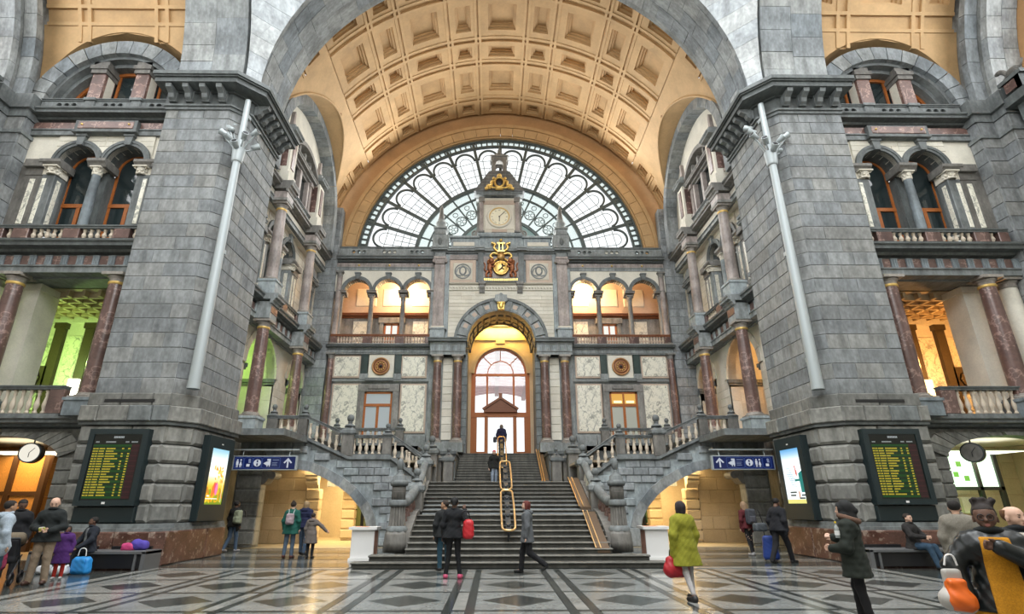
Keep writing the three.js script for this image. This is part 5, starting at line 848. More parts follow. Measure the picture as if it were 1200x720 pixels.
  const pn = (u0, u1, y0, y1) => mesh('pane', bx(u0, u1, y0, y1, -3.505, -3.495), M.pane, sc);
  pn(-1.65, -.95, 7.35, 9.8); pn(-.82, .82, 8.3, 9.8); pn(.95, 1.65, 7.35, 9.8); pn(-1.55, -1.05, 4.85, 7.05); pn(1.05, 1.55, 4.85, 7.05); mesh('pane', prism(arc(0, 9.97, 1.64, 0, 180, 24), -3.505, -3.495), M.pane, sc);
  // train shed beyond
  const sh = arch_('ceiling_train_shed', 'bright glazed train shed with pinkish girders seen through the door', 'train shed', null, [0, 4.45, -6]);
  mesh('platform', bx(-14, 14, -.2, -.0, -46, 2.6), M.cream[0], sh);
  const ribM = std([.46, .30, .31], null, .6), purM = std([.30, .20, .21], null, .6);
  for (let k = 0; k < 26; k++) mesh('rib', sector(0, 0, 13.75, 14.05, 0, 180, -2 - k * 1.8, -1.55 - k * 1.8, 30), ribM, sh);
  for (let k = 0; k < 9; k++) { const a = (18 + k * 18) * RAD; mesh('purlin', bx(13.4 * Math.cos(a) - .3, 13.4 * Math.cos(a) + .3, 13.4 * Math.sin(a) - .3, 13.4 * Math.sin(a) + .3, -46, -1), purM, sh); }

  // ---- great lunette ----
  const yc = 17.3;
  mesh('lunette_ring', [prism([...arc(0, yc, 12.2, 0, 180, 48), ...arc(0, yc, 10.8, 180, 0, 48)], -1.4, -.9)], M.vaultd, t);
  for (let k = 0; k < 36; k++) mesh('frame_voussoir', sector(0, yc, 9.95, 10.6, k * 5 + .08, k * 5 + 4.92, -1.5, -.82, 2), M.vault, t);
  mesh('frame_moulding', [sector(0, yc, 10.6, 10.85, 0, 180, -1.5, -.7, 60), sector(0, yc, 9.85, 9.97, 0, 180, -1.5, -.95, 60)], M.vaultb, t);
  mesh('lunette_sill', bx(-11.4, 11.4, 16.6, 17.3, -1.5, -.6), M.mid, t);
  const wi = struct('window_1'), wz = -1.3, W = (r0, r1, a0, a1, w0, w1, n) => sector(0, yc, r0, r1, a0, a1, wz + w0, wz + w1, n);
  mesh('outer_ring', [W(9.72, 9.9, 0, 180, -.1, .14, 60), W(9.22, 9.36, 0, 180, -.1, .12, 60)], M.iron, wi);
  mesh('small_bars', Array.from({ length: 76 }, (_, k) => W(9.3, 9.8, k * 180 / 75 - .28, k * 180 / 75 + .28, -.08, .1, 1)), M.iron, wi);
  mesh('inner_ring', [W(5.75, 5.98, 0, 180, -.1, .16, 48), W(5.05, 5.15, 0, 180, -.06, .1, 48), W(3.1, 3.3, 0, 180, -.08, .12, 36)], M.iron, wi);
  for (let k = 0; k <= 14; k++) { const a = (6 + k * 12) * RAD, P = r => [r * Math.cos(a), yc + r * Math.sin(a), wz]; mesh('radial_bar', [beam(P(5.8), P(9.8), .15, .2), beam(P(3.1), P(5.9), .07, .1)], M.iron, wi); }
  for (let k = 0; k < 15; k++) {
    const am = (k * 12) * RAD, c = [Math.cos(am), Math.sin(am)], rh = 8.25 * Math.tan(4.9 * RAD);
    if (k === 0) continue;
    // round-headed bar inside each ray
    const H = [], H2 = []; for (let i = 0; i <= 14; i++) { const b = Math.PI * i / 14; const lx = rh * Math.cos(b), ly = 8.25 + rh * 1.05 * Math.sin(b); H.push([ly * c[0] - lx * c[1], yc + ly * c[1] + lx * c[0], wz]); const k2 = .62; const lx2 = rh * k2 * Math.cos(b), ly2 = 8.15 + rh * k2 * Math.sin(b); H2.push([ly2 * c[0] - lx2 * c[1], yc + ly2 * c[1] + lx2 * c[0], wz]); }
    mesh('arched_bar', [tube(H, .08, 20, 6)], M.iron, wi);
    const Q = (r, f) => [r * c[0] - f * c[1], yc + r * c[1] + f * c[0], wz], th = Math.tan(5.6 * RAD);
    mesh('thin_bars', [tube(H2, .022, 16, 4), ...[6.45, 6.95, 7.5, 8.1].map(r => bar(Q(r, -r * th), Q(r, r * th), .02, 4)), ...[-.62, .62].map(f => bar(Q(6.0, f * .7 * rh), Q(8.15, f * rh), .02, 4)), ...(k % 2 ? [] : [bar(Q(6, 0), Q(7.5, 0), .02, 4)])], M.iron, wi);
    mesh('pane', W(5.98, 9.22, k * 12 - 5.9, k * 12 + 5.9, -.012, .012, 3), M.pane, wi);
    mesh('inner_pane', W(3.3, 5.75, k * 12 - 5.9, k * 12 + 5.9, -.012, .012, 3), M.tint, wi);
    mesh('tracery_ring', fin(new THREE.TorusGeometry(.36, .03, 5, 16)).translate(4.1 * c[0], yc + 4.1 * c[1], wz), M.iron, wi);
    mesh('tracery_ring', [fin(new THREE.TorusGeometry(.17, .025, 5, 12)).translate(4.75 * c[0], yc + 4.75 * c[1], wz), ...[0, 1, 2, 3, 4].map(i => fin(new THREE.TorusGeometry(.13, .02, 4, 8)).translate(4.1 * c[0] + .2 * Math.cos(i * 1.257), yc + 4.1 * c[1] + .2 * Math.sin(i * 1.257), wz))], M.iron, wi);
  }
  mesh('outer_pane', W(9.3, 9.75, 0, 180, -.012, .012, 60), M.tint, wi);
  mesh('centre_panel', [W(.2, 3.12, 0, 180, -.04, .02, 30)], M.teal, wi);
});

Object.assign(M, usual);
// ---------- imperial staircase ----------
const ballTop = (y, r) => [lathe([[.001, y], [r * 1.5, y], [r * 1.35, y + r * .5], [r * .7, y + r * .8], [r * .55, y + r * 1.2], [r * .8, y + r * 1.35], [r * .5, y + r * 1.5], [.001, y + r * 1.5]], 14), at(ball(r, 14).scale(1, 1.12, 1), 0, y + r * 2.45, 0)];
function newel(x, d, y0, y1, h, label, r = .14) {
  const t = thing('newel_post', label, 'newel post', null, [x, y0, -d]); const H = y1 - y0;
  mesh('shaft', cb(-h, h, 0, H - .24, -h, h, .03), M.warmgrey, t);
  const cp_ = mesh('cap', [bx(-h * 1.12, h * 1.12, H - .3, H - .24, -h * 1.12, h * 1.12), bx(-h * 1.3, h * 1.3, H - .24, H - .1, -h * 1.3, h * 1.3), fin(new THREE.CylinderGeometry(h * .75, h * 1.55, .16, 4).rotateY(Math.PI / 4).translate(0, H - .02, 0))], M.mid, t);
  mesh('ball', ballTop(H + .05, r), M.mid, cp_); return t;
}
// sloping run of balusters between two points of a (u,y) line; frame decides the direction
function slopeBal(u0, y0, u1, y1, w, h, label, o = {}) {
  const t = thing('stair_balustrade', label, 'balustrade', null, [0, 0, 0]);
  const th = .26, Y = u => y0 + (y1 - y0) * (u - u0) / (u1 - u0), A = Math.min(u0, u1), B = Math.max(u0, u1);
  mesh('rail', [prism([[A, Y(A) + h - .14], [B, Y(B) + h - .14], [B, Y(B) + h - .05], [A, Y(A) + h - .05]], w - th * .5, w + th * .5), prism([[A, Y(A) + h - .05], [B, Y(B) + h - .05], [B, Y(B) + h], [A, Y(A) + h]], w - th * .62, w + th * .62, .015)], M.mid, t);
  const n = Math.max(2, Math.round((B - A) / (o.sp ?? .3))), hh = h - .2, g = balCache['s' + hh.toFixed(2)] ??= balG(hh);
  for (let k = 0; k < n; k++) { const u = A + (B - A) * (k + .5) / n, y = Y(u) - .07; mesh('step_block', bx(u - (B - A) / n / 2, u + (B - A) / n / 2, y - .35, y, w - th * .5, w + th * .5), M.mid, t); const m = mesh('baluster', g, M.baluster, t); m.position.set(u, y, w); }
  return t;
}
{
  seed(600);
  const t = thing('staircase', 'wide grey stone staircase rising in the middle of the hall', 'staircase');
  const R = 2.5 / 17, steps = [];
  for (let n = 1; n <= 17; n++) steps.push([n * R, n <= 9 ? 16.5 + (n - 1) * .36 : 20.15 + (n - 10) * .36]);
  steps.forEach(([y, d], i) => {
    const hw = i === 0 ? 4.35 : i === 1 ? 3.95 : 2.98, d1 = i < 16 ? steps[i + 1][1] + .1 : 23.2;
    const g = [bx(-hw, hw, y - R, y - .035, -d1, -d)];
    mesh('step', g, pick(M.step), t);
    mesh('tread', [bx(-hw - .02, hw + .02, y - .045, y, -d1, -d + .035)].concat([fin(new THREE.CylinderGeometry(.0225, .0225, 2 * hw + .04, 8).rotateZ(Math.PI / 2).translate(0, y - .0225, -d + .035))]), M.noseLit, t);
  });
  mesh('lower_core', prism([[16.9, 0], [23, 0], [23, 2.4], [22.6, 2.3], [19.4, 1.1], [16.9, .1]].map(([d, y]) => [d, y]), -2.9, 2.9).applyMatrix4(new THREE.Matrix4().makeRotationY(Math.PI / 2)), M.mid, t);
  mesh('middle_landing', bx(-3.3, 3.3, 2.2, 2.5, -29.2, -22.75), M.step[0], t);
  for (let n = 1; n <= 13; n++) { const y = 2.5 + n * 1.95 / 13, d = 28.75 + (n - 1) * .325; mesh('step', bx(-2.4, 2.4, y - .15, y - .035, -d - .5, -d), pick(M.step), t); mesh('tread', bx(-2.42, 2.42, y - .045, y, -d - .5, -d + .035), M.noseLit, t); }
  mesh('upper_core', prism([[28.8, 2.2], [33.2, 2.2], [33.2, 4.4], [29.1, 2.5]], -2.35, 2.35).applyMatrix4(new THREE.Matrix4().makeRotationY(Math.PI / 2)), M.mid, t);
  const tl = struct('floor_landing');
  mesh('top_landing', bx(-4.4, 4.4, 4.2, 4.449, -36.4, -32.9), M.step[1], tl);
  mesh('rear_core', [bx(-4.4, 4.4, 0, 4.2, -33.4, -33)], M.mid, tl);
}
for (const s of [-1, 1]) {
  seed(620 + s);
  const sd = s < 0 ? 'left' : 'right', X = x => s * x;
  // flank of the lower flight
  const fl = thing('stair_flank', 'grey stone side wall of the central flight, ' + sd + ' side', 'stair wall');
  mesh('string_wall', prism([[17.9, 0], [24.6, 0], [24.6, 2.5], [22.7, 2.55], [20.3, 1.55], [19.3, 1.4], [18, .85]], Math.min(X(2.98), X(3.42)), Math.max(X(2.98), X(3.42))).applyMatrix4(new THREE.Matrix4().makeRotationY(Math.PI / 2)), M.warmgrey, fl);
  // big fluted newel
  const n = thing('fluted_newel', 'large fluted stone newel with a ball at the foot of the stairs, ' + sd, 'newel post', null, [X(3.42), .29, -18.1]);
  mesh('drum', lathe([[.001, 0], [.62, 0], [.6, .28], [.58, .3], [.56, .5], [.5, .6], [.001, .6]], 8), M.warmgrey, n);
  mesh('foot', lathe([[.5, .58], [.52, .66], [.44, .72], [.4, .74], [.001, .74]], 20), M.mid, n);
  { const g = []; for (let k = 0; k < 16; k++) { const a = k * 22.5 * RAD; g.push(bar([.36 * Math.cos(a), .7, .36 * Math.sin(a)], [.3 * Math.cos(a), 1.3, .3 * Math.sin(a)], .055, 6)); } g.push(cyl(.37, .3, .7, 1.3, 16)); mesh('fluted_shaft', g, M.warmgrey, n); }
  mesh('collar', lathe([[.001, 1.3], [.42, 1.3], [.44, 1.36], [.42, 1.48], [.3, 1.5], [.001, 1.5]], 20), M.mid, n);
  mesh('upper_shaft', lathe([[.001, 1.48], [.34, 1.5], [.34, 1.72], [.36, 1.74], [.34, 1.78], [.34, 1.9], [.001, 1.9]], 20), M.warmgrey, n);
  mesh('cap', lathe([[.001, 1.88], [.4, 1.9], [.44, 1.96], [.44, 2.03], [.34, 2.08], [.3, 2.2], [.16, 2.26], [.1, 2.34], [.13, 2.38], [.001, 2.4]], 20), M.mid, n);
  mesh('ball', at(ball(.17, 16).scale(1, 1.15, 1), 0, 2.55, 0), M.mid, n);
  n.scale.set(.64, 1, .64);
  newel(X(3.16), 20.25, 1.4, 2.36, .24, 'ball-topped stone newel halfway up the central flight, ' + sd + ' side', .13);
  newel(X(3.2), 23.0, 2.5, 3.42, .24, 'ball-topped stone newel at the first landing edge, ' + sd + ' side', .14);
  newel(X(3.55), 28.3, 2.5, 4.3, .3, 'tall ball-topped stone newel at the back of the landing, ' + sd + ' side', .17);
  // curved coping from the big newel, and the sloped balusters of the flank
  const rl = thing('stair_rail', 'thick curved stone handrail with carved balusters beside the central flight, ' + sd, 'handrail');
  mesh('coping', [tube([[X(3.38), 1.72, -18.4], [X(3.3), 1.74, -18.8], [X(3.2), 1.95, -19.5], [X(3.16), 2.15, -20.0]], .17, 20, 8), tube([[X(3.17), 2.2, -20.5], [X(3.18), 2.75, -21.8], [X(3.2), 3.2, -22.8]], .15, 14, 8)], M.mid, rl);
  for (let k = 0; k < 4; k++) { const m = mesh('baluster', balCache.fl ??= balG(.68), M.redl, rl); m.position.set(X(3.3 - k * .03), .86 + k * .16, -(18.75 + k * .35)); m.scale.set(1.25, 1, 1.25); }
  for (let k = 0; k < 5; k++) { const m = mesh('baluster', balCache.fl, M.cream[2], rl); m.position.set(X(3.2), 1.55 + k * .19, -(20.8 + k * .44)); m.scale.set(1.1, 1, 1.1); }
  // piers and posts beside the upper flight
  const up = thing('upper_stair_parapet', 'grey marble parapet block beside the upper flight, ' + sd + ' side', 'parapet');
  mesh('block', [cb(...[X(2.45), X(4.35)].sort((a, b) => a - b), 2.5, 4.2, -32.6, -29.6, .03)], M.mid, up);
  mesh('slab', [bx(...[X(2.4), X(4.4)].sort((a, b) => a - b), 4.15, 4.3, -32.65, -29.5)], M.dark, up);
  for (const [x, d] of [[2.75, 28.9], [3.35, 29.2]]) newel(X(x), d, 2.5, 4.0, .25, 'square grey post ' + (x < 3 ? 'nearest' : 'second from') + ' the upper flight, ' + sd + ' side', .1);
  // lateral flight: front wall with arch
  const lw = struct(s < 0 ? 'wall_stair_left' : 'wall_stair_right');
  const prof = x => x < 3.3 ? 2.5 : x < 4.9 ? 2.5 + (x - 3.3) * .7 : x < 6.75 ? 3.62 : x < 8.65 ? 3.62 + (x - 6.75) * .437 : 4.45;
  const inn = [[5.69, 0], [5.7, .65], [5.83, 1.11], [6.09, 1.54], [6.55, 2.02], [7.06, 2.38], [7.7, 2.72], [8.36, 2.99], [8.95, 3.1], [9.7, 3.16], [10.4, 3.16], [10.4, 0]];
  const top = [[3.2, 2.5], [3.3, 2.5], [4.9, 3.62], [6.75, 3.62], [8.65, 4.45], [11.5, 4.45]];
  const poly = [[11.5, 0], ...[...top].reverse(), [3.2, 0], ...inn];
  const fx = p => p.map(([x, y]) => [s * x, y]); const ord = p => s > 0 ? p : [...p].reverse();
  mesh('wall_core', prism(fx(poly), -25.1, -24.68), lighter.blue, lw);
  const inside = (x, y) => { if (y > prof(x) - .12) return false; if (x > 5.3 && x < 11 && y < 3.75) { let ya = 0; for (let i = 0; i + 1 < inn.length - 1; i++) if (x >= inn[i][0] && x <= inn[i + 1][0] && inn[i + 1][0] > inn[i][0]) ya = inn[i][1] + (inn[i + 1][1] - inn[i][1]) * (x - inn[i][0]) / (inn[i + 1][0] - inn[i][0]); if (x > 5.25 && x < 10.5) { let dm = 9; for (const [a, b] of inn) dm = Math.min(dm, Math.hypot(a - x, b - y)); if (y < ya + .1 || dm < .48) return false; } } return x > 3.45 && x < 11.45; };
  for (let r = 0; r < 14; r++) for (let k = 0; k < 13; k++) {
    const x0 = 3.3 + k * .66 + (r % 2 ? .33 : 0), x1 = x0 + .64, y0 = .05 + r * .31, y1 = y0 + .295; let ok = true;
    for (const a of [x0, (x0 + x1) / 2, x1]) for (const b of [y0, y1]) if (!inside(a, b)) ok = false;
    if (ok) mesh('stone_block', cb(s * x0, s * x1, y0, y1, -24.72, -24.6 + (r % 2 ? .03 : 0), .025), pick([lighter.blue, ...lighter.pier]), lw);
  }
  for (let i = 0; i + 1 < inn.length - 2; i++) { const nrm = j => { const a = inn[Math.max(1, j - 1)], b = inn[Math.min(10, j + 1)]; const tx = b[0] - a[0], ty = b[1] - a[1], l = Math.hypot(tx, ty); return [-ty / l, tx / l]; }; const o = j => { const q = nrm(j); return [inn[j][0] + q[0] * .4, inn[j][1] + q[1] * .4]; }; if (i < 1) continue; mesh('voussoir', prism(ord(fx([inn[i], inn[i + 1], o(i + 1), o(i)])), -25.12, -24.52), pick(M.arch), lw); }
  mesh('jamb_foot', cb(...[X(5.2), X(5.72)].sort((a, b) => a - b), 0, .72, -25.12, -24.5, .03), M.arch[1], lw);
  mesh('top_course', [prism(ord(fx([...top.map(([x, y]) => [x, y - .12]).slice(1), ...[...top].slice(1).reverse()])), -25.12, -24.5)], M.mid, lw);
  mesh('jamb_pilaster', [cb(...[X(10.35), X(11.3)].sort((a, b) => a - b), 0, 3.9, -25.1, -24.45, .03)], M.rust[1], lw);
  for (let r = 0; r < 6; r++) mesh('jamb_block', cb(...[X(10.3), X(11.35)].sort((a, b) => a - b), .1 + r * .55, .1 + r * .55 + .5, -24.9, -24.4, .04), pick(M.rust), lw);
  mesh('corbel', [mould([[0, 0], [.15, .05], [.35, .35], [.42, .55], [0, .55]], -.35, .35).rotateY(-s * Math.PI / 2), fin(new THREE.CylinderGeometry(.16, .16, .72, 12).rotateX(Math.PI / 2).translate(-s * .42, .38, 0))].map(g => g.translate(X(10.3), 2.45, -24.75)), M.warmgrey, lw);
  // lateral steps and mezzanine slabs
  const ls = thing('side_flight', 'side flight of stone steps turning off the central stairs to the ' + sd, 'staircase');
  for (let k = 0; k < 7; k++) mesh('step', bx(X(3.3 + k * .23), X(5.0), 2.5 + k * .16, 2.5 + (k + 1) * .16, -28.4, -25.1), M.step[1], ls);
  mesh('landing', bx(X(4.85), X(6.8), 3.4, 3.62, -28.4, -25.1), M.step[0], ls);
  for (let k = 0; k < 5; k++) mesh('step', bx(X(6.75 + k * .38), X(8.7), 3.62 + k * .166, 3.62 + (k + 1) * .166, -28.4, -25.1), M.step[1], ls);
  const mz = struct('floor_mezzanine');
  mesh('slab', [bx(X(8.6), X(11.5), 4.2, 4.45, -28.6, -21.7), bx(X(4.3), X(11.5), 4.2, 4.45, -32.8, -28.4)], M.mid, mz);
  mesh('edge_wall', [cb(...[X(9.2), X(11.4)].sort((a, b) => a - b), 3.9, 4.45, -24.7, -24.4, .03), bx(...[X(4.3), X(8.65)].sort((a, b) => a - b), 2.5, 4.45, -28.6, -28.4)], M.mid, mz);
  // balustrades of the side flight
  frame(0, 24.78, 0, () => {
    balustrade(...[X(8.75), X(10.55)].sort((a, b) => a - b), 4.45, 5.4, 0, { label: 'short stone balustrade on the upper landing next to the ' + sd + ' pier', peds: [[X(8.95), .2], [X(10.3), .24]], sp: .27, rmat: M.mid, pmat: M.warmgrey, smat: M.mid });
    balustrade(...[X(4.95), X(6.75)].sort((a, b) => a - b), 3.62, 4.55, 0, { label: 'short stone balustrade on the middle landing of the ' + sd + ' side flight', peds: [[X(5.15), .2]], sp: .27, rmat: M.mid, pmat: M.warmgrey, smat: M.mid });
    slopeBal(X(3.35), 2.72, X(4.95), 3.72, 0, .88, 'sloping balustrade of the lower part of the ' + sd + ' side flight');
    slopeBal(X(6.95), 3.76, X(8.75), 4.52, 0, .88, 'sloping balustrade of the upper part of the ' + sd + ' side flight');
  });
  frame(0, 28.2, 0, () => {
    slopeBal(X(3.7), 2.72, X(4.95), 3.72, 0, .88, 'rear sloping balustrade behind the lower ' + sd + ' side flight');
    balustrade(...[X(4.95), X(8.6)].sort((a, b) => a - b), 4.45, 5.3, 0, { label: 'rear stone balustrade under the ' + sd + ' tall window', peds: [[X(5.2), .2], [X(8.4), .2]], sp: .28, rmat: M.mid, pmat: M.warmgrey });
  });
  newel(X(6.85), 24.78, 3.62, 4.85, .26, 'tall ball-topped newel in the middle of the ' + sd + ' side flight', .16);
  for (const [x, y, d, nm] of [[10.3, 5.4, 24.78, 'by the pier'], [8.9, 5.4, 24.78, 'at the top of the flight'], [5.15, 4.55, 24.78, 'at the middle landing'], [8.4, 5.3, 28.2, 'on the rear rail, outer'], [5.2, 5.3, 28.2, 'on the rear rail, inner']]) {
    const b = thing('ball_finial', 'stone ball finial ' + nm + ', ' + sd + ' side flight', 'finial', null, [X(x), y, -d]); mesh('foot', fin(new THREE.CylinderGeometry(.12, .3, .14, 4).rotateY(Math.PI / 4).translate(0, .07, 0)), M.mid, b); mesh('ball', ballTop(.13, .11), M.mid, b);
  }
  // ---- passage under the side flight ----
  const pw = struct(s < 0 ? 'wall_passage_left' : 'wall_passage_right');
  const BX = (a, b, ...r) => bx(...[X(a), X(b)].sort((p, q) => p - q), ...r);
  mesh('back_wall', BX(3.1, 12, 0, 4.3, -32.6, -32.3), M.sand[0], pw);
  mesh('inner_wall', BX(3.1, 3.4, 0, 2.2, -32.4, -24.9), M.sand[0], pw);
  mesh('passage_ceiling', BX(3.3, 12, 3.4, 3.5, -32.4, -25), M.sand[2], pw);
  mesh('partition', BX(9.15, 11.5, 0, 3.4, -27.4, -27.0), M.sand[1], pw);
  blockwork(pw, [new THREE.Matrix4().setPosition(s < 0 ? -11.4 : 9.15, 0, -26.98), 2.25], 0, 3.4, .55, .9, [M.sand[1], M.sand[0]], { dep: .05 });
  for (const [x, d] of [[8.85, 27.1], [7.75, 29.5], [6.9, 31]]) {
    mesh('pilaster', [cb(...[X(x - .28), X(x + .28)].sort((a, b) => a - b), 0, 2.35, -d - .4, -d + .1, .03)], M.sand[2], pw);
    for (let r = 0; r < 5; r++) mesh('pilaster_block', cb(...[X(x - .33), X(x + .33)].sort((a, b) => a - b), .1 + r * .45, .1 + r * .45 + .4, -d - .3, -d + .17, .04), pick(M.sand), pw);
    mesh('console', [mould([[0, 0], [.12, .03], [.3, .3], [.5, .45], [.5, .62], [0, .62]], -.26, .26), fin(new THREE.CylinderGeometry(.13, .13, .56, 12).rotateZ(Math.PI / 2).translate(0, .3, .3)), bx(-.34, .34, .6, .78, 0, .55)].map(g => g.translate(X(x), 2.35, -d + .1)), M.sand[2], pw);
  }
  blockwork(pw, [new THREE.Matrix4().setPosition(s < 0 ? -8.6 : 3.4, 0, -32.28), 5.2], 0, 3.4, .56, 1.1, M.sand, { dep: .03 });
  const dg = struct('door_' + (s < 0 ? 4 : 6)); mesh('leaf', BX(6.9, 7.75, 0, 3.0, -29.9, -29.8), std([.10, .13, .045], T.cream, .5), dg); mesh('pull', BX(7.0, 7.05, 1, 1.4, -29.8, -29.75), M.brass, dg);
  const gd = struct('door_' + (s < 0 ? 5 : 7)); mesh('frame', [BX(5.35, 5.47, 0, 2.9, -26.6, -26.5), BX(6.32, 6.45, 0, 2.9, -26.6, -26.5), BX(5.35, 6.45, 0, .16, -26.6, -26.5), BX(5.35, 6.45, 2.78, 2.9, -26.6, -26.5)], M.ironb, gd); mesh('pane', BX(5.47, 6.32, .16, 2.78, -26.56, -26.54), M.pane, gd);
  areaLight(3.2, 5, [X(7.6), 3.36, -28.6], [X(7.6), 0, -28.6], [1, .73, .36], 17);
  const lp = thing('ceiling_light', 'warm ceiling light panel in the passage under the ' + sd + ' stairs', 'lamp', null, [X(7.6), 3.375, -28.6]); mesh('panel', bx(-1.6, 1.6, 0, .02, -2.5, 2.5), emis([1, .78, .42], 1.2), lp); mesh('frame', [bx(-1.65, 1.65, 0, .03, -2.55, -2.5), bx(-1.65, 1.65, 0, .03, 2.5, 2.55)], M.brass, lp);
  // white display stand beside the stairs
  const kx = X(s < 0 ? 4.55 : 4.7), ks = thing('display_stand', s < 0 ? 'white display stand with printed sides at the left foot of the stairs' : 'white display stand with pale top at the right foot of the stairs', 'stand', null, [kx, 0, -18.9]);
  mesh('body', cb(-.36, .36, .08, .9, -.34, .3, .01), M.whitep, ks); mesh('base', bx(-.4, .4, 0, .08, -.38, .36), M.whitep, ks); mesh('top', [bx(-.44, .44, .9, .98, -.4, .38)], M.whitep, ks); mesh('printed_side', bx(-s * .362, -s * .352, .16, .86, -.3, .26), std([.55, .3, .24], T.white, .6), ks); mesh('leaflets', [bx(-.3, .1, .98, .985, -.2, .2)], std([.7, .25, .12], null, .6), ks);
}
// centre handrail: brass loops on dark posts
{
  const t = thing('centre_handrail', 'brass loop handrail on dark posts up the middle of the stairs', 'handrail');
  const loop = (d0, y0, d1, y1, hw, r) => { const P = []; const n = 8; for (let i = 0; i <= n; i++) { const a = Math.PI * (i / n); P.push([hw * Math.cos(a), y0 - .0, -(d0 - hw * .8 * Math.sin(a))]); } for (let i = 0; i <= n; i++) { const a = Math.PI * (1 + i / n); P.push([hw * Math.cos(a), y1, -(d1 - hw * .8 * Math.sin(a))]); } const f = P.map(([x, y, z], i) => [x, y0 + (y1 - y0) * ((-z) - d0) / (d1 - d0), z]); return tube(f, r, 80, 8, true); };
  const segs = [[17.5, .98, 20.1, 2.05, .19], [20.5, 2.2, 23.0, 3.25, .19], [28.9, 3.5, 32.4, 5.3, .2]];
  for (const [a, b, c, d, h] of segs) {
    mesh('brass_loop', loop(a, b, c, d, h, .035), M.brass, t);
    mesh('dark_infill', [beam([0, b - .12, -a], [0, d - .12, -c], .16, .05)], M.ironb, t);
    for (let k = 0; k < 4; k++) { const f = (k + .5) / 4, z = a + (c - a) * f, y = b + (d - b) * f; mesh('post', [bar([0, y - .85, -z], [0, y - .1, -z], .035), at(ball(.06, 8), 0, y - .08, -z), beam([-.18, y - .05, -z], [.18, y - .05, -z], .03, .03)], M.ironb, t); }
  }
}
// luggage ramp with two brass rails at the right edge of the stairs
{
  const t = thing('luggage_ramp', 'narrow brown ramp with twin brass rails along the right edge of the stairs', 'ramp');
  const seg = [[17.2, .36, 19.4, 1.36], [20.1, 1.5, 22.8, 2.58]];
  for (const [a, b, c, d] of seg) { mesh('ramp_board', prism([[a, b - .04], [c, d - .04], [c, d + .06], [a, b + .06]], 2.56, 2.92).applyMatrix4(new THREE.Matrix4().makeRotationY(Math.PI / 2)), std([.13, .085, .05], T.wood, .6), t); for (const x of [2.52, 2.66]) mesh('brass_rail', bar([x, b + .09, -a], [x, d + .09, -c], .02), M.brass, t); }
  mesh('ramp_board', prism([[28.9, 2.6], [32.6, 4.5], [32.6, 4.6], [28.9, 2.7]], 2.0, 2.38).applyMatrix4(new THREE.Matrix4().makeRotationY(Math.PI / 2)), std([.13, .085, .05], T.wood, .6), t); for (const x of [2.02, 2.14]) mesh('brass_rail', bar([x, 2.76, -28.9], [x, 4.66, -32.6], .03), M.brass, t);
}
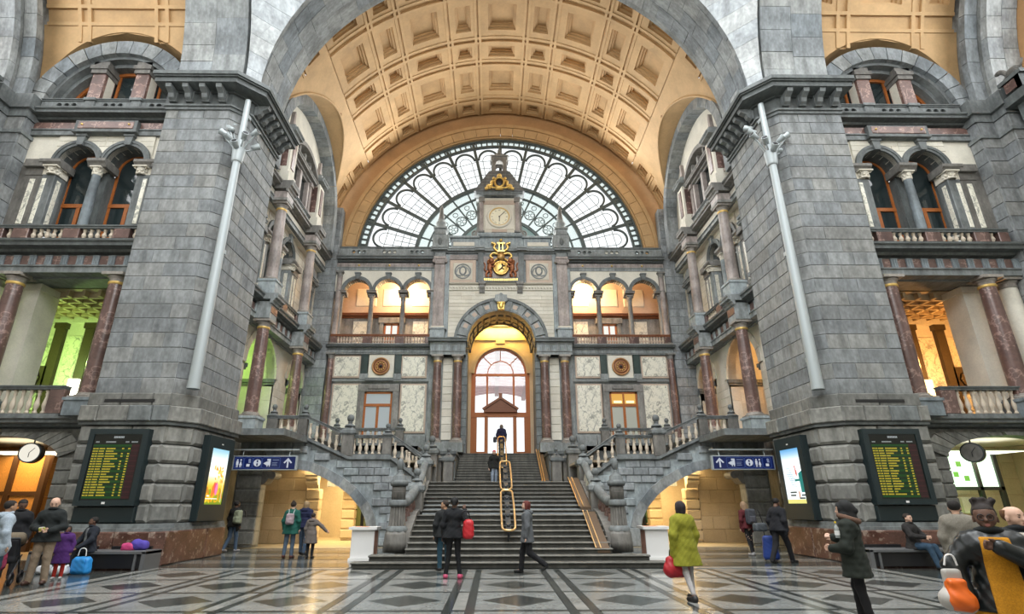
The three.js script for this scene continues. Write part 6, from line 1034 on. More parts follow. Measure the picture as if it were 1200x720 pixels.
// ---------- shops behind the ground arches ----------
for (const s of [-1, 1]) {
  seed(700 + s);
  const X = x => s * x, BX = (a, b, ...r) => bx(...[X(a), X(b)].sort((p, q) => p - q), ...r);
  const w = struct(s < 0 ? 'wall_shop_left' : 'wall_shop_right');
  mesh('back_wall', BX(13, 22.5, 0, 4.3, -24.6, -24.4), M.sand[1], w);
  mesh('side_wall', [BX(13.3, 13.6, 0, 4.3, -24.4, -21.5), BX(22.2, 22.5, 0, 4.3, -24.4, -19.2)], M.sand[0], w);
  mesh('shop_ceiling', BX(13.2, 22.5, 4.0, 4.1, -24.5, -19.8), M.cream[0], w);
  blockwork(w, [new THREE.Matrix4().setPosition(s < 0 ? -22.2 : 13.6, 0, -24.38), 8.6], 0, 4, .66, 1.2, s < 0 ? [std([.5, .29, .1], T.cream, .7), std([.46, .26, .09], T.cream, .7)] : M.sand, { dep: .03 });
  areaLight(2.6, 1.6, [X(18.2), 3.5, -21.9], [X(18.2), 0, -21.9], s < 0 ? [1, .55, .16] : [1, .86, .5], s < 0 ? 12 : 16);
  const lp = thing('shop_light', s < 0 ? 'bright ceiling light panel inside the orange-walled shop arch' : 'bright ceiling light panel inside the shop arch with green glow', 'lamp', null, [X(18.2), 3.52, -21.9]);
  mesh('panel', bx(-1.6, 1.6, 0, .03, -.9, .9), emis(s < 0 ? [1, .86, .6] : [1, .98, .8], 2.2), lp); mesh('frame', [bx(-1.65, 1.65, 0, .035, -.95, -.9), bx(-1.65, 1.65, 0, .035, .9, .95), bx(-1.65, -1.6, 0, .035, -.95, .95), bx(1.6, 1.65, 0, .035, -.95, .95)], M.whitep, lp);
  // glazed shop front
  const sf = thing('shop_screen', s < 0 ? 'dark timber partition with orange panels in the left arch' : 'dark-framed shop window with lit white and green panels', 'screen', null, [X(19.3), 0, -22.6]);
  if (s < 0) { mesh('frame', [bx(-2.6, -2.45, 0, 3.6, -.06, .06), bx(-.1, .1, 0, 3.6, -.08, .08), bx(1.15, 1.35, 0, 3.9, -.1, .1), bx(-2.6, 1.2, 2.0, 2.15, -.06, .06), bx(-2.6, 1.2, 3.5, 3.65, -.06, .06), bx(-1.3, -1.2, 0, 3.6, -.05, .05)], std([.05, .025, .012], T.wood, .6), sf); mesh('panel', bx(-2.5, 1.2, 0, 3.5, -.03, -.01), std([.62, .36, .12], T.wood, .5), sf); }
  else {
    mesh('frame', [bx(-1.75, -1.6, 0, 3.7, -.08, .08), bx(-.5, -.36, 0, 3.7, -.08, .08), bx(.35, .5, 0, 3.7, -.08, .08), bx(-1.75, .5, 2.15, 2.28, -.08, .08), bx(-1.75, .5, 3.55, 3.7, -.08, .08)], M.black, sf);
    mesh('lit_panel', [bx(-1.6, -.5, 2.28, 3.55, -.03, -.01), bx(-.36, .35, 2.28, 3.55, -.03, -.01)], emis([.75, 1, .72], 1.7), sf);
    mesh('green_square', [[-1.35, 2.65], [-1.15, 3.05], [-.95, 2.5]].map(([a, b]) => bx(a, a + .2, b, b + .2, -.01, 0)), emis([.2, .62, .05], .8), sf);
    mesh('pane', [bx(-1.6, -.5, 0, 2.15, -.02, -.01), bx(-.36, .35, 0, 2.15, -.02, -.01)], M.pane, sf);
    mesh('goods', [bx(-1.4, -.7, .2, 1.0, -.9, -.3), bx(-.9, -.4, 1.3, 1.9, -.8, -.5)], M.cream[1], sf);
    const g = new THREE.PointLight(new THREE.Color().setRGB(.1, 1, .12), 9, 0, 2); g.position.set(X(17.6), 2.6, -22.2); g.castShadow = true; scene.add(g);
    const gl = thing('green_tube', 'green glowing light tube beside the shop window', 'lamp', null, [X(17.45), 1.2, -22.35]); mesh('tube', cyl(.04, .04, 0, 2.3, 10), emis([.1, 1, .15], 2.0), gl); mesh('mount', [bx(-.06, .06, -.06, 0, -.06, .06), bx(-.06, .06, 2.3, 2.36, -.06, .06)], M.black, gl);
  }
  // hanging drum clock
  const c = thing('hanging_clock', s < 0 ? 'white-faced drum clock hanging in the left arch' : 'dark drum clock hanging in the right arch', 'clock', null, [X(16.05), 3.3, -19.2]);
  c.rotation.y = s < 0 ? .25 : -.9;
  mesh('drum', fin(new THREE.CylinderGeometry(.33, .33, .3, 28).rotateX(Math.PI / 2)), M.ironb, c); mesh('stem', bar([0, .3, 0], [0, .62, 0], .025), M.ironb, c);
  const fc = mesh('face', [fin(new THREE.CircleGeometry(.29, 28).translate(0, 0, .152))], s < 0 ? emis([1, .95, .82], .85) : M.warmgrey, c); mesh('back_face', fin(new THREE.CircleGeometry(.29, 28).rotateY(Math.PI).translate(0, 0, -.152)), M.whitep, c);
  mesh('hands', [bar([0, 0, .16], [0, -.15, .16], .012, 5), bar([0, 0, .16], [.13, .16, .16], .01, 5)], M.black, fc);
}
// ---------- departure boards, poster screens, overhead signs ----------
const canv = (w, h, f) => { const c = document.createElement('canvas'); c.width = w; c.height = h; f(c.getContext('2d')); const t = new THREE.CanvasTexture(c); t.colorSpace = THREE.SRGBColorSpace; return t; };
const screenMat = (t, k) => new THREE.MeshStandardMaterial({ color: 0x000000, roughness: .3, emissive: 0xffffff, emissiveMap: t, emissiveIntensity: k });
const boardTex = sd => canv(640, 768, g => {
  seed(sd); g.fillStyle = '#030806'; g.fillRect(0, 0, 640, 768);
  g.fillStyle = '#a9b0b2'; for (let i = 0; i < 8; i++) g.fillRect(262 + i * 17, 24, 13, 24); for (const [x, n] of [[36, 4], [170, 11], [428, 4], [506, 7]]) for (let i = 0; i < n; i++) g.fillRect(x + i * 12, 86, 9, 15);
  for (let r = 0; r < 21; r++) { const y = 124 + r * 30; g.fillStyle = r % 2 ? '#072a0b' : '#0d4512'; g.fillRect(18, y, 500, 26); g.fillStyle = r % 2 ? '#2a0c12' : '#381219'; g.fillRect(518, y, 104, 26); }
  for (let r = 1; r < 20; r++) { const y = 128 + (r + .2) * 30; g.fillStyle = '#d8bf38'; const wd = (x, w) => { let q = x; while (q < x + w) { const l = 8 + rnd() * 5; g.fillRect(q, y + 2, Math.min(l, x + w - q), 15); q += l + 3; } }; wd(22, 32); wd(62, 30); wd(104, 60 + rnd() * 20); wd(196, 40 + rnd() * 130); if (rnd() < .8) wd(400, 26); if (rnd() < .9) wd(480, 28); }
});
for (const s of [-1, 1]) {
  const t = thing('departure_board', s < 0 ? 'dark departure board with yellow and green rows on the left pier' : 'dark departure board with yellow and green rows on the right pier', 'departure board', null, [s * 12.0, 0, -17.48]);
  const hs = mesh('housing', [cb(-.9, .9, 1.62, 3.86, -.1, .16, .03)], M.board, t); mesh('lower_box', [cb(-.9, .9, 1.15, 1.6, -.1, .1, .02)], M.board, t);
  mesh('bezel', [bx(-.9, -.74, 1.78, 3.7, .15, .19), bx(.74, .9, 1.78, 3.7, .15, .19), bx(-.9, .9, 3.7, 3.86, .15, .19), bx(-.9, .9, 1.62, 1.78, .15, .19)], std([.009, .02, .023], null, .5), t);
  const scr = new THREE.PlaneGeometry(1.48, 1.92).translate(0, 2.74, .166); mesh('screen', scr, screenMat(boardTex(s < 0 ? 3 : 8), .8), hs);
  mesh('badge', [bx(-.05, .05, 1.67, 1.73, .19, .195)], M.whitep, t);
}
frame(0, 0, 0, () => {
  for (const s of [-1, 1]) {
    const t = thing('poster_screen', s < 0 ? 'tall lit poster screen with orange and pink tulips on the left pier' : 'tall lit poster screen with a white scene and teal figure on the right pier', 'screen', null, [s * 10.02, 0, -19.65]);
    t.rotation.y = -s * Math.PI / 2;
    const hs = mesh('housing', cb(-.9, .9, 1.15, 3.85, -.12, .1, .03), M.board, t); mesh('bezel', [bx(-.9, -.62, 1.66, 3.46, .09, .13), bx(.62, .9, 1.66, 3.46, .09, .13), bx(-.9, .9, 3.46, 3.85, .09, .13), bx(-.9, .9, 1.15, 1.66, .09, .13)], std([.009, .02, .023], null, .5), t); mesh('badge', bx(-.06, .06, 3.6, 3.64, .13, .135), M.whitep, t);
    const tx = canv(384, 560, g => {
      if (s < 0) { const a = g.createLinearGradient(0, 0, 0, 560); a.addColorStop(0, '#8fc3d8'); a.addColorStop(.18, '#e8f4f4'); a.addColorStop(.5, '#fff6e0'); a.addColorStop(.68, '#e9c23a'); a.addColorStop(1, '#6d8a1c'); g.fillStyle = a; g.fillRect(0, 0, 384, 560); seed(9);
        for (let i = 0; i < 60; i++) { const x = rnd() * 384, y = 400 + rnd() * 120; g.fillStyle = ['#d9a21c', '#e6c02a', '#8da021', '#c87f1c'][i % 4]; g.beginPath(); g.ellipse(x, y, 14 + rnd() * 16, 22 + rnd() * 18, 0, 0, 7); g.fill(); }
        for (const [x, y, c] of [[170, 400, '#e05a2a'], [205, 390, '#d8467c'], [225, 410, '#e27ab0'], [150, 425, '#e8742e']]) { g.fillStyle = c; g.beginPath(); g.ellipse(x, y, 26, 62, .1, 0, 7); g.fill(); }
        for (let i = 0; i < 26; i++) { g.fillStyle = ['#f2d36a', '#e8a63c', '#d9c25a'][i % 3]; g.beginPath(); g.ellipse(110 + rnd() * 220, 190 + rnd() * 150, 10 + rnd() * 22, 8 + rnd() * 12, rnd() * 3, 0, 7); g.fill(); } g.fillStyle = '#f4f4ea'; g.fillRect(20, 500, 250, 8); g.fillRect(345, 40, 7, 500); g.fillRect(40, 470, 50, 14); }
      else { g.fillStyle = '#f4fafc'; g.fillRect(0, 0, 384, 560); const a = g.createLinearGradient(0, 0, 0, 120); a.addColorStop(0, '#5d9fd0'); a.addColorStop(1, '#f4fafc'); g.fillStyle = a; g.fillRect(0, 0, 384, 120); g.strokeStyle = '#9fb8c4'; g.lineWidth = 5; for (let i = 0; i < 7; i++) { g.strokeRect(60 + i * 16, 200 + i * 22, 80, 60); } g.fillStyle = '#c9574a'; for (const [x, y, w, h] of [[245, 200, 16, 70], [262, 225, 14, 60], [235, 180, 22, 18]]) g.fillRect(x, y, w, h); g.fillStyle = '#12746e'; g.beginPath(); g.moveTo(300, 260); g.lineTo(384, 230); g.lineTo(384, 450); g.lineTo(310, 450); g.fill(); g.fillRect(215, 315, 100, 22); g.fillStyle = '#3c4a48'; for (const [x, y, w] of [[80, 440, 130], [80, 470, 110], [250, 500, 110], [300, 470, 70]]) g.fillRect(x, y, w, 16); g.fillStyle = '#d8d27a'; g.fillRect(0, 520, 384, 40); g.fillStyle = '#b8763c'; g.fillRect(250, 440, 22, 60); }
    });
    mesh('picture', new THREE.PlaneGeometry(1.24, 1.8).translate(0, 2.56, .105), screenMat(tx, 1.25), hs);
  }
});
for (const s of [-1, 1]) {
  const t = thing('overhead_sign', s < 0 ? 'blue overhead sign with white pictograms, arrow at its right end' : 'blue overhead sign with white pictograms, arrow at its left end', 'sign', null, [s * 9.32, 2.9, -22.1]);
  const tx = canv(1024, 220, g => {
    g.fillStyle = '#12235e'; g.fillRect(0, 0, 1024, 220); g.strokeStyle = '#5d74b4'; g.lineWidth = 5; const W = '#e6ecf6';
    const rb = (x, w) => { g.beginPath(); g.roundRect ? g.roundRect(x, 18, w, 184, 26) : g.rect(x, 18, w, 184); g.stroke(); };
    const people = x => { rb(x, 140); g.fillStyle = W; for (const [o, k] of [[42, 0], [98, 1]]) { g.beginPath(); g.arc(x + o, 58, 14, 0, 7); g.fill(); if (k) { g.beginPath(); g.moveTo(x + o, 70); g.lineTo(x + o + 26, 150); g.lineTo(x + o - 26, 150); g.fill(); } else g.fillRect(x + o - 20, 76, 40, 66); g.fillRect(x + o - 14, 140, 11, 46); g.fillRect(x + o + 3, 140, 11, 46); } };
    const baby = x => { rb(x, 140); g.fillStyle = W; g.globalAlpha = .6; g.beginPath(); g.arc(x + 90, 60, 22, 0, 7); g.fill(); g.fillRect(x + 74, 80, 40, 30); g.globalAlpha = 1; g.fillRect(x + 45, 128, 54, 46); };
    const lift = x => { rb(x, 140); g.fillStyle = W; g.beginPath(); g.arc(x + 70, 110, 62, 0, 7); g.fill(); g.fillStyle = '#12235e'; g.fillRect(x + 58, 60, 24, 100); g.fillStyle = W; g.fillRect(x + 44, 100, 52, 16); };
    const face = (x) => { rb(x, 300); g.fillStyle = W; g.beginPath(); g.moveTo(x + 20, 118); g.lineTo(x + 62, 92); g.lineTo(x + 140, 60); g.lineTo(x + 140, 150); g.lineTo(x + 70, 150); g.fill(); g.fillRect(x + 80, 40, 60, 30); g.fillRect(x + 80, 150, 16, 26); g.fillRect(x + 118, 150, 16, 26); g.globalAlpha = .6; g.fillRect(x + 170, 52, 110, 12); g.fillRect(x + 165, 100, 90, 9); g.fillRect(x + 165, 125, 80, 9); g.fillRect(x + 165, 150, 90, 9); g.globalAlpha = 1; };
    const arrow = x => { g.strokeStyle = W; g.lineWidth = 26; g.beginPath(); g.moveTo(x, 195); g.lineTo(x, 40); g.stroke(); g.beginPath(); g.moveTo(x - 62, 112); g.lineTo(x, 42); g.lineTo(x + 62, 112); g.stroke(); };
    if (s < 0) { people(16); baby(168); lift(320); face(472); arrow(900); } else { face(226); lift(540); people(690); baby(842); arrow(110); }
  });
  const cs = mesh('case', [cb(-1.24, 1.24, 0, .55, -.08, .06, .012)], M.steel, t); mesh('print', new THREE.PlaneGeometry(2.36, .47).translate(0, .275, .062), screenMat(tx, .62), cs); mesh('hanger', [bar([-.9, .55, 0], [-.9, .75, -.05], .02), bar([.9, .55, 0], [.9, .75, -.05], .02), bx(-1.25, 1.25, .75, .8, -.12, .05)], M.steel, t);
}
// ---------- masts with spotlights on the pier corners ----------
for (const s of [-1, 1]) {
  const t = thing('spotlight_mast', 'long pale steel pole with a cluster of spotlights on the corner of the ' + (s < 0 ? 'left' : 'right') + ' pier', 'spotlight', null, [s * 10.27, 5.2, -17.78]);
  mesh('pole', [lathe([[.2, 0], [.19, .3], [.16, 5], [.13, 9], [.12, 9.2], [.11, 11.6], [.001, 11.65]], 18), lathe([[.2, 0], [.17, .01], [.16, .6]], 18)], M.steel, t);
  mesh('pole_throat', lathe([[.001, .25], [.17, .25]], 14), M.black, t);
  mesh('bracket', [bx(-.06, .06, 1, 1.15, -.3, 0), bx(-.06, .06, 5, 5.15, -.35, 0), bx(-.06, .06, 10.9, 11.05, -.35, 0)], M.steel, t);
  mesh('collar', lathe([[.14, 8.7], [.2, 8.75], [.24, 9.3], [.16, 9.35], [.14, 9.3]], 16), M.steel, t);
  seed(40);
  for (const [a, y, l] of [[200, 9.9, .5], [170, 10.3, .42], [235, 9.6, .4], [270, 9.3, .32], [305, 9.65, .42], [340, 9.9, .5], [20, 9.5, .45], [150, 10.6, .5]]) {
    const b = a * RAD * 1, dx = Math.cos(b) * l * 1.25, dz = -Math.sin(b) * l;
    const ar = mesh('arm', [bar([dx * .2, 9.2, dz * .2], [dx, y - .1, dz], .03, 6)], M.steel, t);
    const g = lathe([[.001, -.14], [.1, -.14], [.11, .02], [.13, .16], [.11, .17], [.001, .1]], 14); g.rotateZ(-Math.PI / 2 + .5); g.rotateY(b); g.translate(dx, y, dz); mesh('spot_head', g, M.steel, ar);
    const k = cyl(.1, .1, .155, .165, 12); k.rotateZ(-Math.PI / 2 + .5); k.rotateY(b); k.translate(dx, y, dz); mesh('lens', k, M.black, ar);
  }
}
// ---------- benches ----------
for (const s of [-1, 1]) {
  const t = thing('bench', s < 0 ? 'black slab bench with grey metal edges at the left pier plinth' : 'black slab bench with grey metal edges at the right pier plinth', 'bench', null, [s * 11.3, 0, -16.45]);
  const gm = std([.14, .145, .15], null, .45, { metalness: .3 });
  mesh('seat', [cb(-1.55, 1.55, .4, .48, -.38, .38, .01)], gm, t); mesh('front_panel', bx(-1.45, 1.45, .05, .4, .26, .32), M.black, t);
  for (const k of [-1, 1]) mesh('end_frame', [bx(k * 1.5 - .05, k * 1.5 + .05, 0, .46, -.38, .38), bx(k * 1.28 - .03, k * 1.28 + .03, 0, .46, .3, .36)], gm, t);
  mesh('seat_back', [bx(-1.3, -.2, .48, .56, -.36, -.28), bx(.2, 1.3, .48, .56, -.36, -.28)], M.black, t);
}
// ---------- closing walls behind the viewer ----------
{
  const w = struct('wall_rear');
  mesh('wall_face', bx(-14, 14, 0, 17.3, 4.4, 4.7), M.cream[1], w);
  mesh('lunette_wall', prism([...arc(0, 17.3, 12.6, 0, 180, 40), ...arc(0, 17.3, 9.4, 180, 0, 40)], 4.4, 4.7), M.vault, w);
  for (const s of [-1, 1]) mesh('near_wall', [bx(...[s * 13.2, s * 25].sort((a, b) => a - b), 0, 17.6, 4.2, 4.5)], M.cream[1], w);
  for (const s of [-1, 1]) mesh('near_pier', [bx(...[s * 10.4, s * 13.4].sort((a, b) => a - b), 0, 17.5, 2.9, 4.4)], M.pier[0], w);
  for (const k of [0, 1, 2, 3, 4]) mesh('doorway', bx(-9 + k * 4 - 1.2, -9 + k * 4 + 1.2, 0, 4, 4.35, 4.42), M.woodd, w);
}
// ---------- people: smooth-joined tapered limbs meshed by surface nets ----------
function nets(bmin, bmax, cell, sdf) {
  const n = [0, 1, 2].map(i => Math.max(2, Math.ceil((bmax[i] - bmin[i]) / cell) + 1)), [nx, ny, nz] = n, F = new Float32Array(nx * ny * nz);
  let q = 0; for (let k = 0; k < nz; k++) for (let j = 0; j < ny; j++) for (let i = 0; i < nx; i++) F[q++] = sdf(bmin[0] + i * cell, bmin[1] + j * cell, bmin[2] + k * cell);
  const id = new Int32Array(nx * ny * nz).fill(-1), P = [], at3 = (i, j, k) => i + nx * (j + ny * k);
  const C = [[0, 0, 0], [1, 0, 0], [0, 1, 0], [1, 1, 0], [0, 0, 1], [1, 0, 1], [0, 1, 1], [1, 1, 1]], E = [[0, 1], [2, 3], [4, 5], [6, 7], [0, 2], [1, 3], [4, 6], [5, 7], [0, 4], [1, 5], [2, 6], [3, 7]], v = new Array(8);
  for (let k = 0; k < nz - 1; k++) for (let j = 0; j < ny - 1; j++) for (let i = 0; i < nx - 1; i++) {
    let m = 0; for (let c = 0; c < 8; c++) { v[c] = F[at3(i + C[c][0], j + C[c][1], k + C[c][2])]; if (v[c] < 0) m++; }
    if (m === 0 || m === 8) continue;
    let x = 0, y = 0, z = 0, e = 0; for (const [a, b] of E) if ((v[a] < 0) !== (v[b] < 0)) { const t = v[a] / (v[a] - v[b]); x += C[a][0] + (C[b][0] - C[a][0]) * t; y += C[a][1] + (C[b][1] - C[a][1]) * t; z += C[a][2] + (C[b][2] - C[a][2]) * t; e++; }
    id[at3(i, j, k)] = P.length / 3; P.push(bmin[0] + (i + x / e) * cell, bmin[1] + (j + y / e) * cell, bmin[2] + (k + z / e) * cell);
  }
  const I = [], qd = (a, b, c, d, f) => { if (a < 0 || b < 0 || c < 0 || d < 0) return; f ? I.push(a, b, c, a, c, d) : I.push(a, c, b, a, d, c); };
  for (let k = 1; k < nz - 1; k++) for (let j = 1; j < ny - 1; j++) for (let i = 1; i < nx - 1; i++) {
    const f = F[at3(i, j, k)] < 0;
    if (f !== (F[at3(i + 1, j, k)] < 0)) qd(id[at3(i, j - 1, k - 1)], id[at3(i, j, k - 1)], id[at3(i, j, k)], id[at3(i, j - 1, k)], f);
    if (f !== (F[at3(i, j + 1, k)] < 0)) qd(id[at3(i - 1, j, k - 1)], id[at3(i - 1, j, k)], id[at3(i, j, k)], id[at3(i, j, k - 1)], f);
    if (f !== (F[at3(i, j, k + 1)] < 0)) qd(id[at3(i - 1, j - 1, k)], id[at3(i, j - 1, k)], id[at3(i, j, k)], id[at3(i - 1, j, k)], f);
  }
  const g = new THREE.BufferGeometry(); g.setAttribute('position', new THREE.Float32BufferAttribute(P, 3)); g.setIndex(I); g.computeVertexNormals(); return g;
}
// primitives: capsule [ax,ay,az,bx,by,bz,ra,rb]
function capD(p, x, y, z) { const bx_ = p[3] - p[0], by = p[4] - p[1], bz = p[5] - p[2], px = x - p[0], py = y - p[1], pz = z - p[2], h = Math.max(0, Math.min(1, (px * bx_ + py * by + pz * bz) / (bx_ * bx_ + by * by + bz * bz + 1e-9))); return Math.hypot(px - bx_ * h, py - by * h, pz - bz * h) - (p[6] + (p[7] - p[6]) * h); }
function field(ps, k) { return (x, y, z) => { let d = 9; for (const p of ps) { const e = p.length === 9 ? boxD(p, x, y, z) : capD(p, x, y, z); if (e > d + k) continue; const h = Math.max(k - Math.abs(d - e), 0) / k; d = Math.min(d, e) - h * h * k * .25; } return d; }; }
function boxD(p, x, y, z) { const qx = Math.abs(x - p[0]) - p[3], qy = Math.abs(y - p[1]) - p[4], qz = Math.abs(z - p[2]) - p[5]; return Math.hypot(Math.max(qx, 0), Math.max(qy, 0), Math.max(qz, 0)) + Math.min(Math.max(qx, qy, qz), 0) - p[6]; }
function bounds(ps, pad) { const a = [9, 9, 9], b = [-9, -9, -9]; for (const p of ps) { if (p.length === 9) for (let i = 0; i < 3; i++) { a[i] = Math.min(a[i], p[i] - p[i + 3] - p[6] - pad); b[i] = Math.max(b[i], p[i] + p[i + 3] + p[6] + pad); } else for (let i = 0; i < 3; i++) { a[i] = Math.min(a[i], p[i] - p[6] - pad, p[i + 3] - p[7] - pad); b[i] = Math.max(b[i], p[i] + p[6] + pad, p[i + 3] + p[7] + pad); } } return [a, b]; }
const rbox = (x, y, z, hx, hy, hz, r) => [x, y, z, hx - r, hy - r, hz - r, r, r, 1];
function blob(ps, k, cell, clip) { const f = field(ps, k), [a, b] = bounds(ps, cell * 2 + .01); const g = nets(a, b, cell, clip ? (x, y, z) => Math.max(f(x, y, z), clip(x, y, z)) : f); return fin(g); }
const clothM = {}; const clothMat = (c, rough = .9) => clothM[c.join() + rough] ??= std(c.map(v => v < .06 ? v * .6 : v), T.cloth, rough);
function person(o) {
  const H = (o.h ?? 1.7) / 1.7, t = thing('person', o.label, 'person', o.group, [o.x, o.y ?? 0, -o.d]); t.rotation.y = (o.yaw ?? 0) * RAD; t.scale.setScalar(H);
  const fine = o.fine ?? 1, J = {};
  const lean = o.lean ?? 0, hipY = o.hip ?? .92, hz = o.hipz ?? 0;
  J.hip = [0, hipY, hz]; J.ch = [0, hipY + .43, hz + lean * .43]; J.nk = [0, hipY + .55, hz + lean * .55]; J.hd = [(o.hx ?? 0), hipY + .68, hz + lean * .62 + (o.hz ?? .02)];
  const sh = s => [s * .172, hipY + .455, hz + lean * .455];
  const arms = [-1, 1].map(s => { const q = (s < 0 ? o.armR : o.armL) ?? { e: [s * .25, hipY + .2, -.03], w: [s * .24, hipY - .04, .04] }; return { s, S: sh(s), E: q.e, W: q.w, dir: q.f ?? [0, -1, .1], curl: q.c ?? .5 }; });
  const legs = [-1, 1].map(s => { const q = (s < 0 ? o.legR : o.legL) ?? {}; const A = q.a ?? [s * .1, .07, 0], K = q.k ?? [s * .1, (hipY + .07) / 2 + .03, hz * .5 + A[2] * .5 + .03]; return { s, Hp: [s * .09, hipY - .02, hz], K, A, toe: q.t ?? [A[0] + s * .02, .035, A[2] + .15] }; });
  // --- body
  const B = [];
  const cap = (a, b, ra, rb) => [...a, ...b, ra, rb];
  const torso = (r) => [cap([-.075, hipY, hz], [.075, hipY, hz], .1 + r, .1 + r), cap([-.06, hipY + .18, hz + lean * .18], [.06, hipY + .18, hz + lean * .18], .088 + r, .088 + r), cap([-.1, J.ch[1] - .02, J.ch[2]], [.1, J.ch[1] - .02, J.ch[2]], .098 + r, .098 + r), cap(J.hip, J.ch, .105 + r, .1 + r), cap([-.13, hipY + .465, J.nk[2] - .01], [.13, hipY + .465, J.nk[2] - .01], .05 + r, .05 + r), cap([-.05, hipY + .5, J.nk[2] - .01], [.05, hipY + .5, J.nk[2] - .01], .045 + r, .045 + r)];
  B.push(...torso(-.012), cap(J.nk, J.hd, .052, .05));
  for (const a of arms) B.push(cap(a.S, a.E, .048, .04), cap(a.E, a.W, .038, .026));
  for (const l of legs) B.push(cap(l.Hp, l.K, .08, .052), cap(l.K, l.A, .05, .034), cap(l.A, l.toe, .034, .03));
  const cellB = .03 / fine, gs = [blob(B, .04, cellB)];
  // head
  const yaw = (o.hyaw ?? 0) * RAD, pit = (o.hpit ?? 0) * RAD, cy = Math.cos(yaw), sy = Math.sin(yaw), cp = Math.cos(pit), sp = Math.sin(pit);
  const hp = (x, y, z) => { const y1 = y * cp - z * sp, z1 = y * sp + z * cp; return [J.hd[0] + x * cy + z1 * sy, J.hd[1] + y1, J.hd[2] - x * sy + z1 * cy]; };
  const hc = (a, b, ra, rb) => cap(hp(...a), hp(...b), ra, rb);
  const head = [hc([0, .03, -.015], [0, .035, .015], .088, .084), hc([0, -.045, .035], [0, -.07, .05], .058, .042), hc([-.03, -.02, .045], [.03, -.02, .045], .045, .045), hc([0, .015, .09], [0, -.018, .106], .011, .016), hc([-.082, .0, -.005], [-.088, -.03, -.005], .015, .011), hc([.082, 0, -.005], [.088, -.03, -.005], .015, .011), hc([0, -.06, -.01], [0, -.12, -.02], .052, .055), hc([-.03, .03, .078], [.03, .03, .078], .013, .013), hc([-.016, -.058, .083], [.016, -.058, .083], .012, .012)];
  gs.push(blob(head, .022, .012 / fine));
  for (const a of arms) { // hands
    const d = V(...a.dir).normalize(), side = V(a.s * .2, 0, 1).cross(d).normalize(), nrm = d.clone().cross(side).normalize(); const pt = (l, w, n) => V(...a.W).addScaledVector(d, l).addScaledVector(side, w).addScaledVector(nrm, n * (a.s > 0 ? 1 : 1)).toArray(); const c = a.curl, h = [cap(pt(-.01, 0, 0), pt(.075, -.022, 0), .026, .02), cap(pt(.02, 0, 0), pt(.078, .022, 0), .024, .018)];
    [[-.03, .062], [-.01, .074], [.01, .07], [.03, .055]].forEach(([w, l]) => { const k = pt(.085 + l * .45 * (1 - c * .3), w, l * .3 * c), e = pt(.085 + l * (1 - c * .9), w, l * (.35 + .5 * c) * c); h.push(cap(pt(.08, w, 0), k, .0105, .0095), cap(k, e, .0095, .008)); });
    const tk = pt(.05, -.05, .018); h.push(cap(pt(.015, -.02, .005), tk, .014, .012), cap(tk, pt(.085, -.052, .03), .0115, .009));
    gs.push(blob(h, .012, .0085 / Math.min(1, fine)));
  }
  let body = merge(gs.map(g => { g.deleteAttribute('color'); return g; }));
  { const p = body.attributes.position, col = new Float32Array(p.count * 3), sk = o.skin ?? [.55, .34, .24]; const spots = [[hp(-.033, .008, .085), .015, [.04, .03, .03]], [hp(.033, .008, .085), .015, [.04, .03, .03]], [hp(-.033, .033, .09), .016, [.10, .06, .04]], [hp(.033, .033, .09), .016, [.10, .06, .04]], [hp(0, -.058, .096), .02, [.36, .14, .12]]];
    for (let i = 0; i < p.count; i++) { let c = sk; for (const [q, r, k] of spots) if (Math.hypot(p.getX(i) - q[0], (p.getY(i) - q[1]) * 1.6, p.getZ(i) - q[2]) < r) c = k; col.set(c, i * 3); } body.setAttribute('color', new THREE.BufferAttribute(col, 3)); }
  mesh('body', body, M.skin ??= new THREE.MeshStandardMaterial({ vertexColors: true, roughness: .6 }), t);
  const cc = .02 / fine, wr = (x, y, z) => .004 * Math.sin(y * 46 + x * 21) * Math.sin(x * 33 + z * 40 + y * 9);
  // --- trousers or skirt
  const bt = o.bottom ?? { c: [.03, .035, .05] };
  { const r = bt.r ?? .012, L = [cap([-.07, hipY + .02, hz], [.07, hipY + .02, hz], .112 + r, .112 + r)]; for (const l of legs) { const f = bt.len ?? 1, an = [0, 1, 2].map(i => l.K[i] + (l.A[i] - l.K[i]) * f); L.push(cap(l.Hp, l.K, .088 + r, .058 + r), cap(l.K, an, .058 + r, .045 + r + (bt.flare ?? 0))); } const f = field(L, .03), [a, b] = bounds(L, .04); mesh('trousers', fin(nets(a, b, cc, (x, y, z) => Math.max(f(x, y, z) + wr(x, y, z), y - hipY - .12))), clothMat(bt.c), t); }
  // --- top
  const tp = o.top ?? { c: [.03, .03, .035] };
  { const r = tp.r ?? .022, y1 = J.nk[1] + .03 + (tp.neck ?? .0), hem = tp.hem ?? hipY - .08, A = [...torso(r)]; for (const a of arms) { const E = a.E, W = [0, 1, 2].map(i => a.E[i] + (a.W[i] - a.E[i]) * (tp.sl ?? .98)); A.push(cap(a.S, E, .058 + r * .8, .048 + r * .7), cap(E, W, .047 + r * .7, .036 + r * .6)); }
    if (hem < hipY - .02) { const fl = tp.fl ?? .03; A.push(cap([-.06, hipY + .05, hz], [-.06 - fl, hem, hz + (tp.back ?? 0)], .11 + r, .115 + r + fl), cap([.06, hipY + .05, hz], [.06 + fl, hem, hz + (tp.back ?? 0)], .11 + r, .115 + r + fl)); }
    const ft = field(A.filter((q, i) => i < 6 || i >= 10), .045), f = field(A, .045), [a, b] = bounds(A, .04), ql = tp.quilt ?? 0; const hemc = (x, y, z) => { let near = false; for (const m of arms) if (m.W[1] < hem + .12 && Math.hypot(x - m.W[0], z - m.W[2]) < .1 && y < hem + .2) near = true; return near ? -1 : hem - y; };
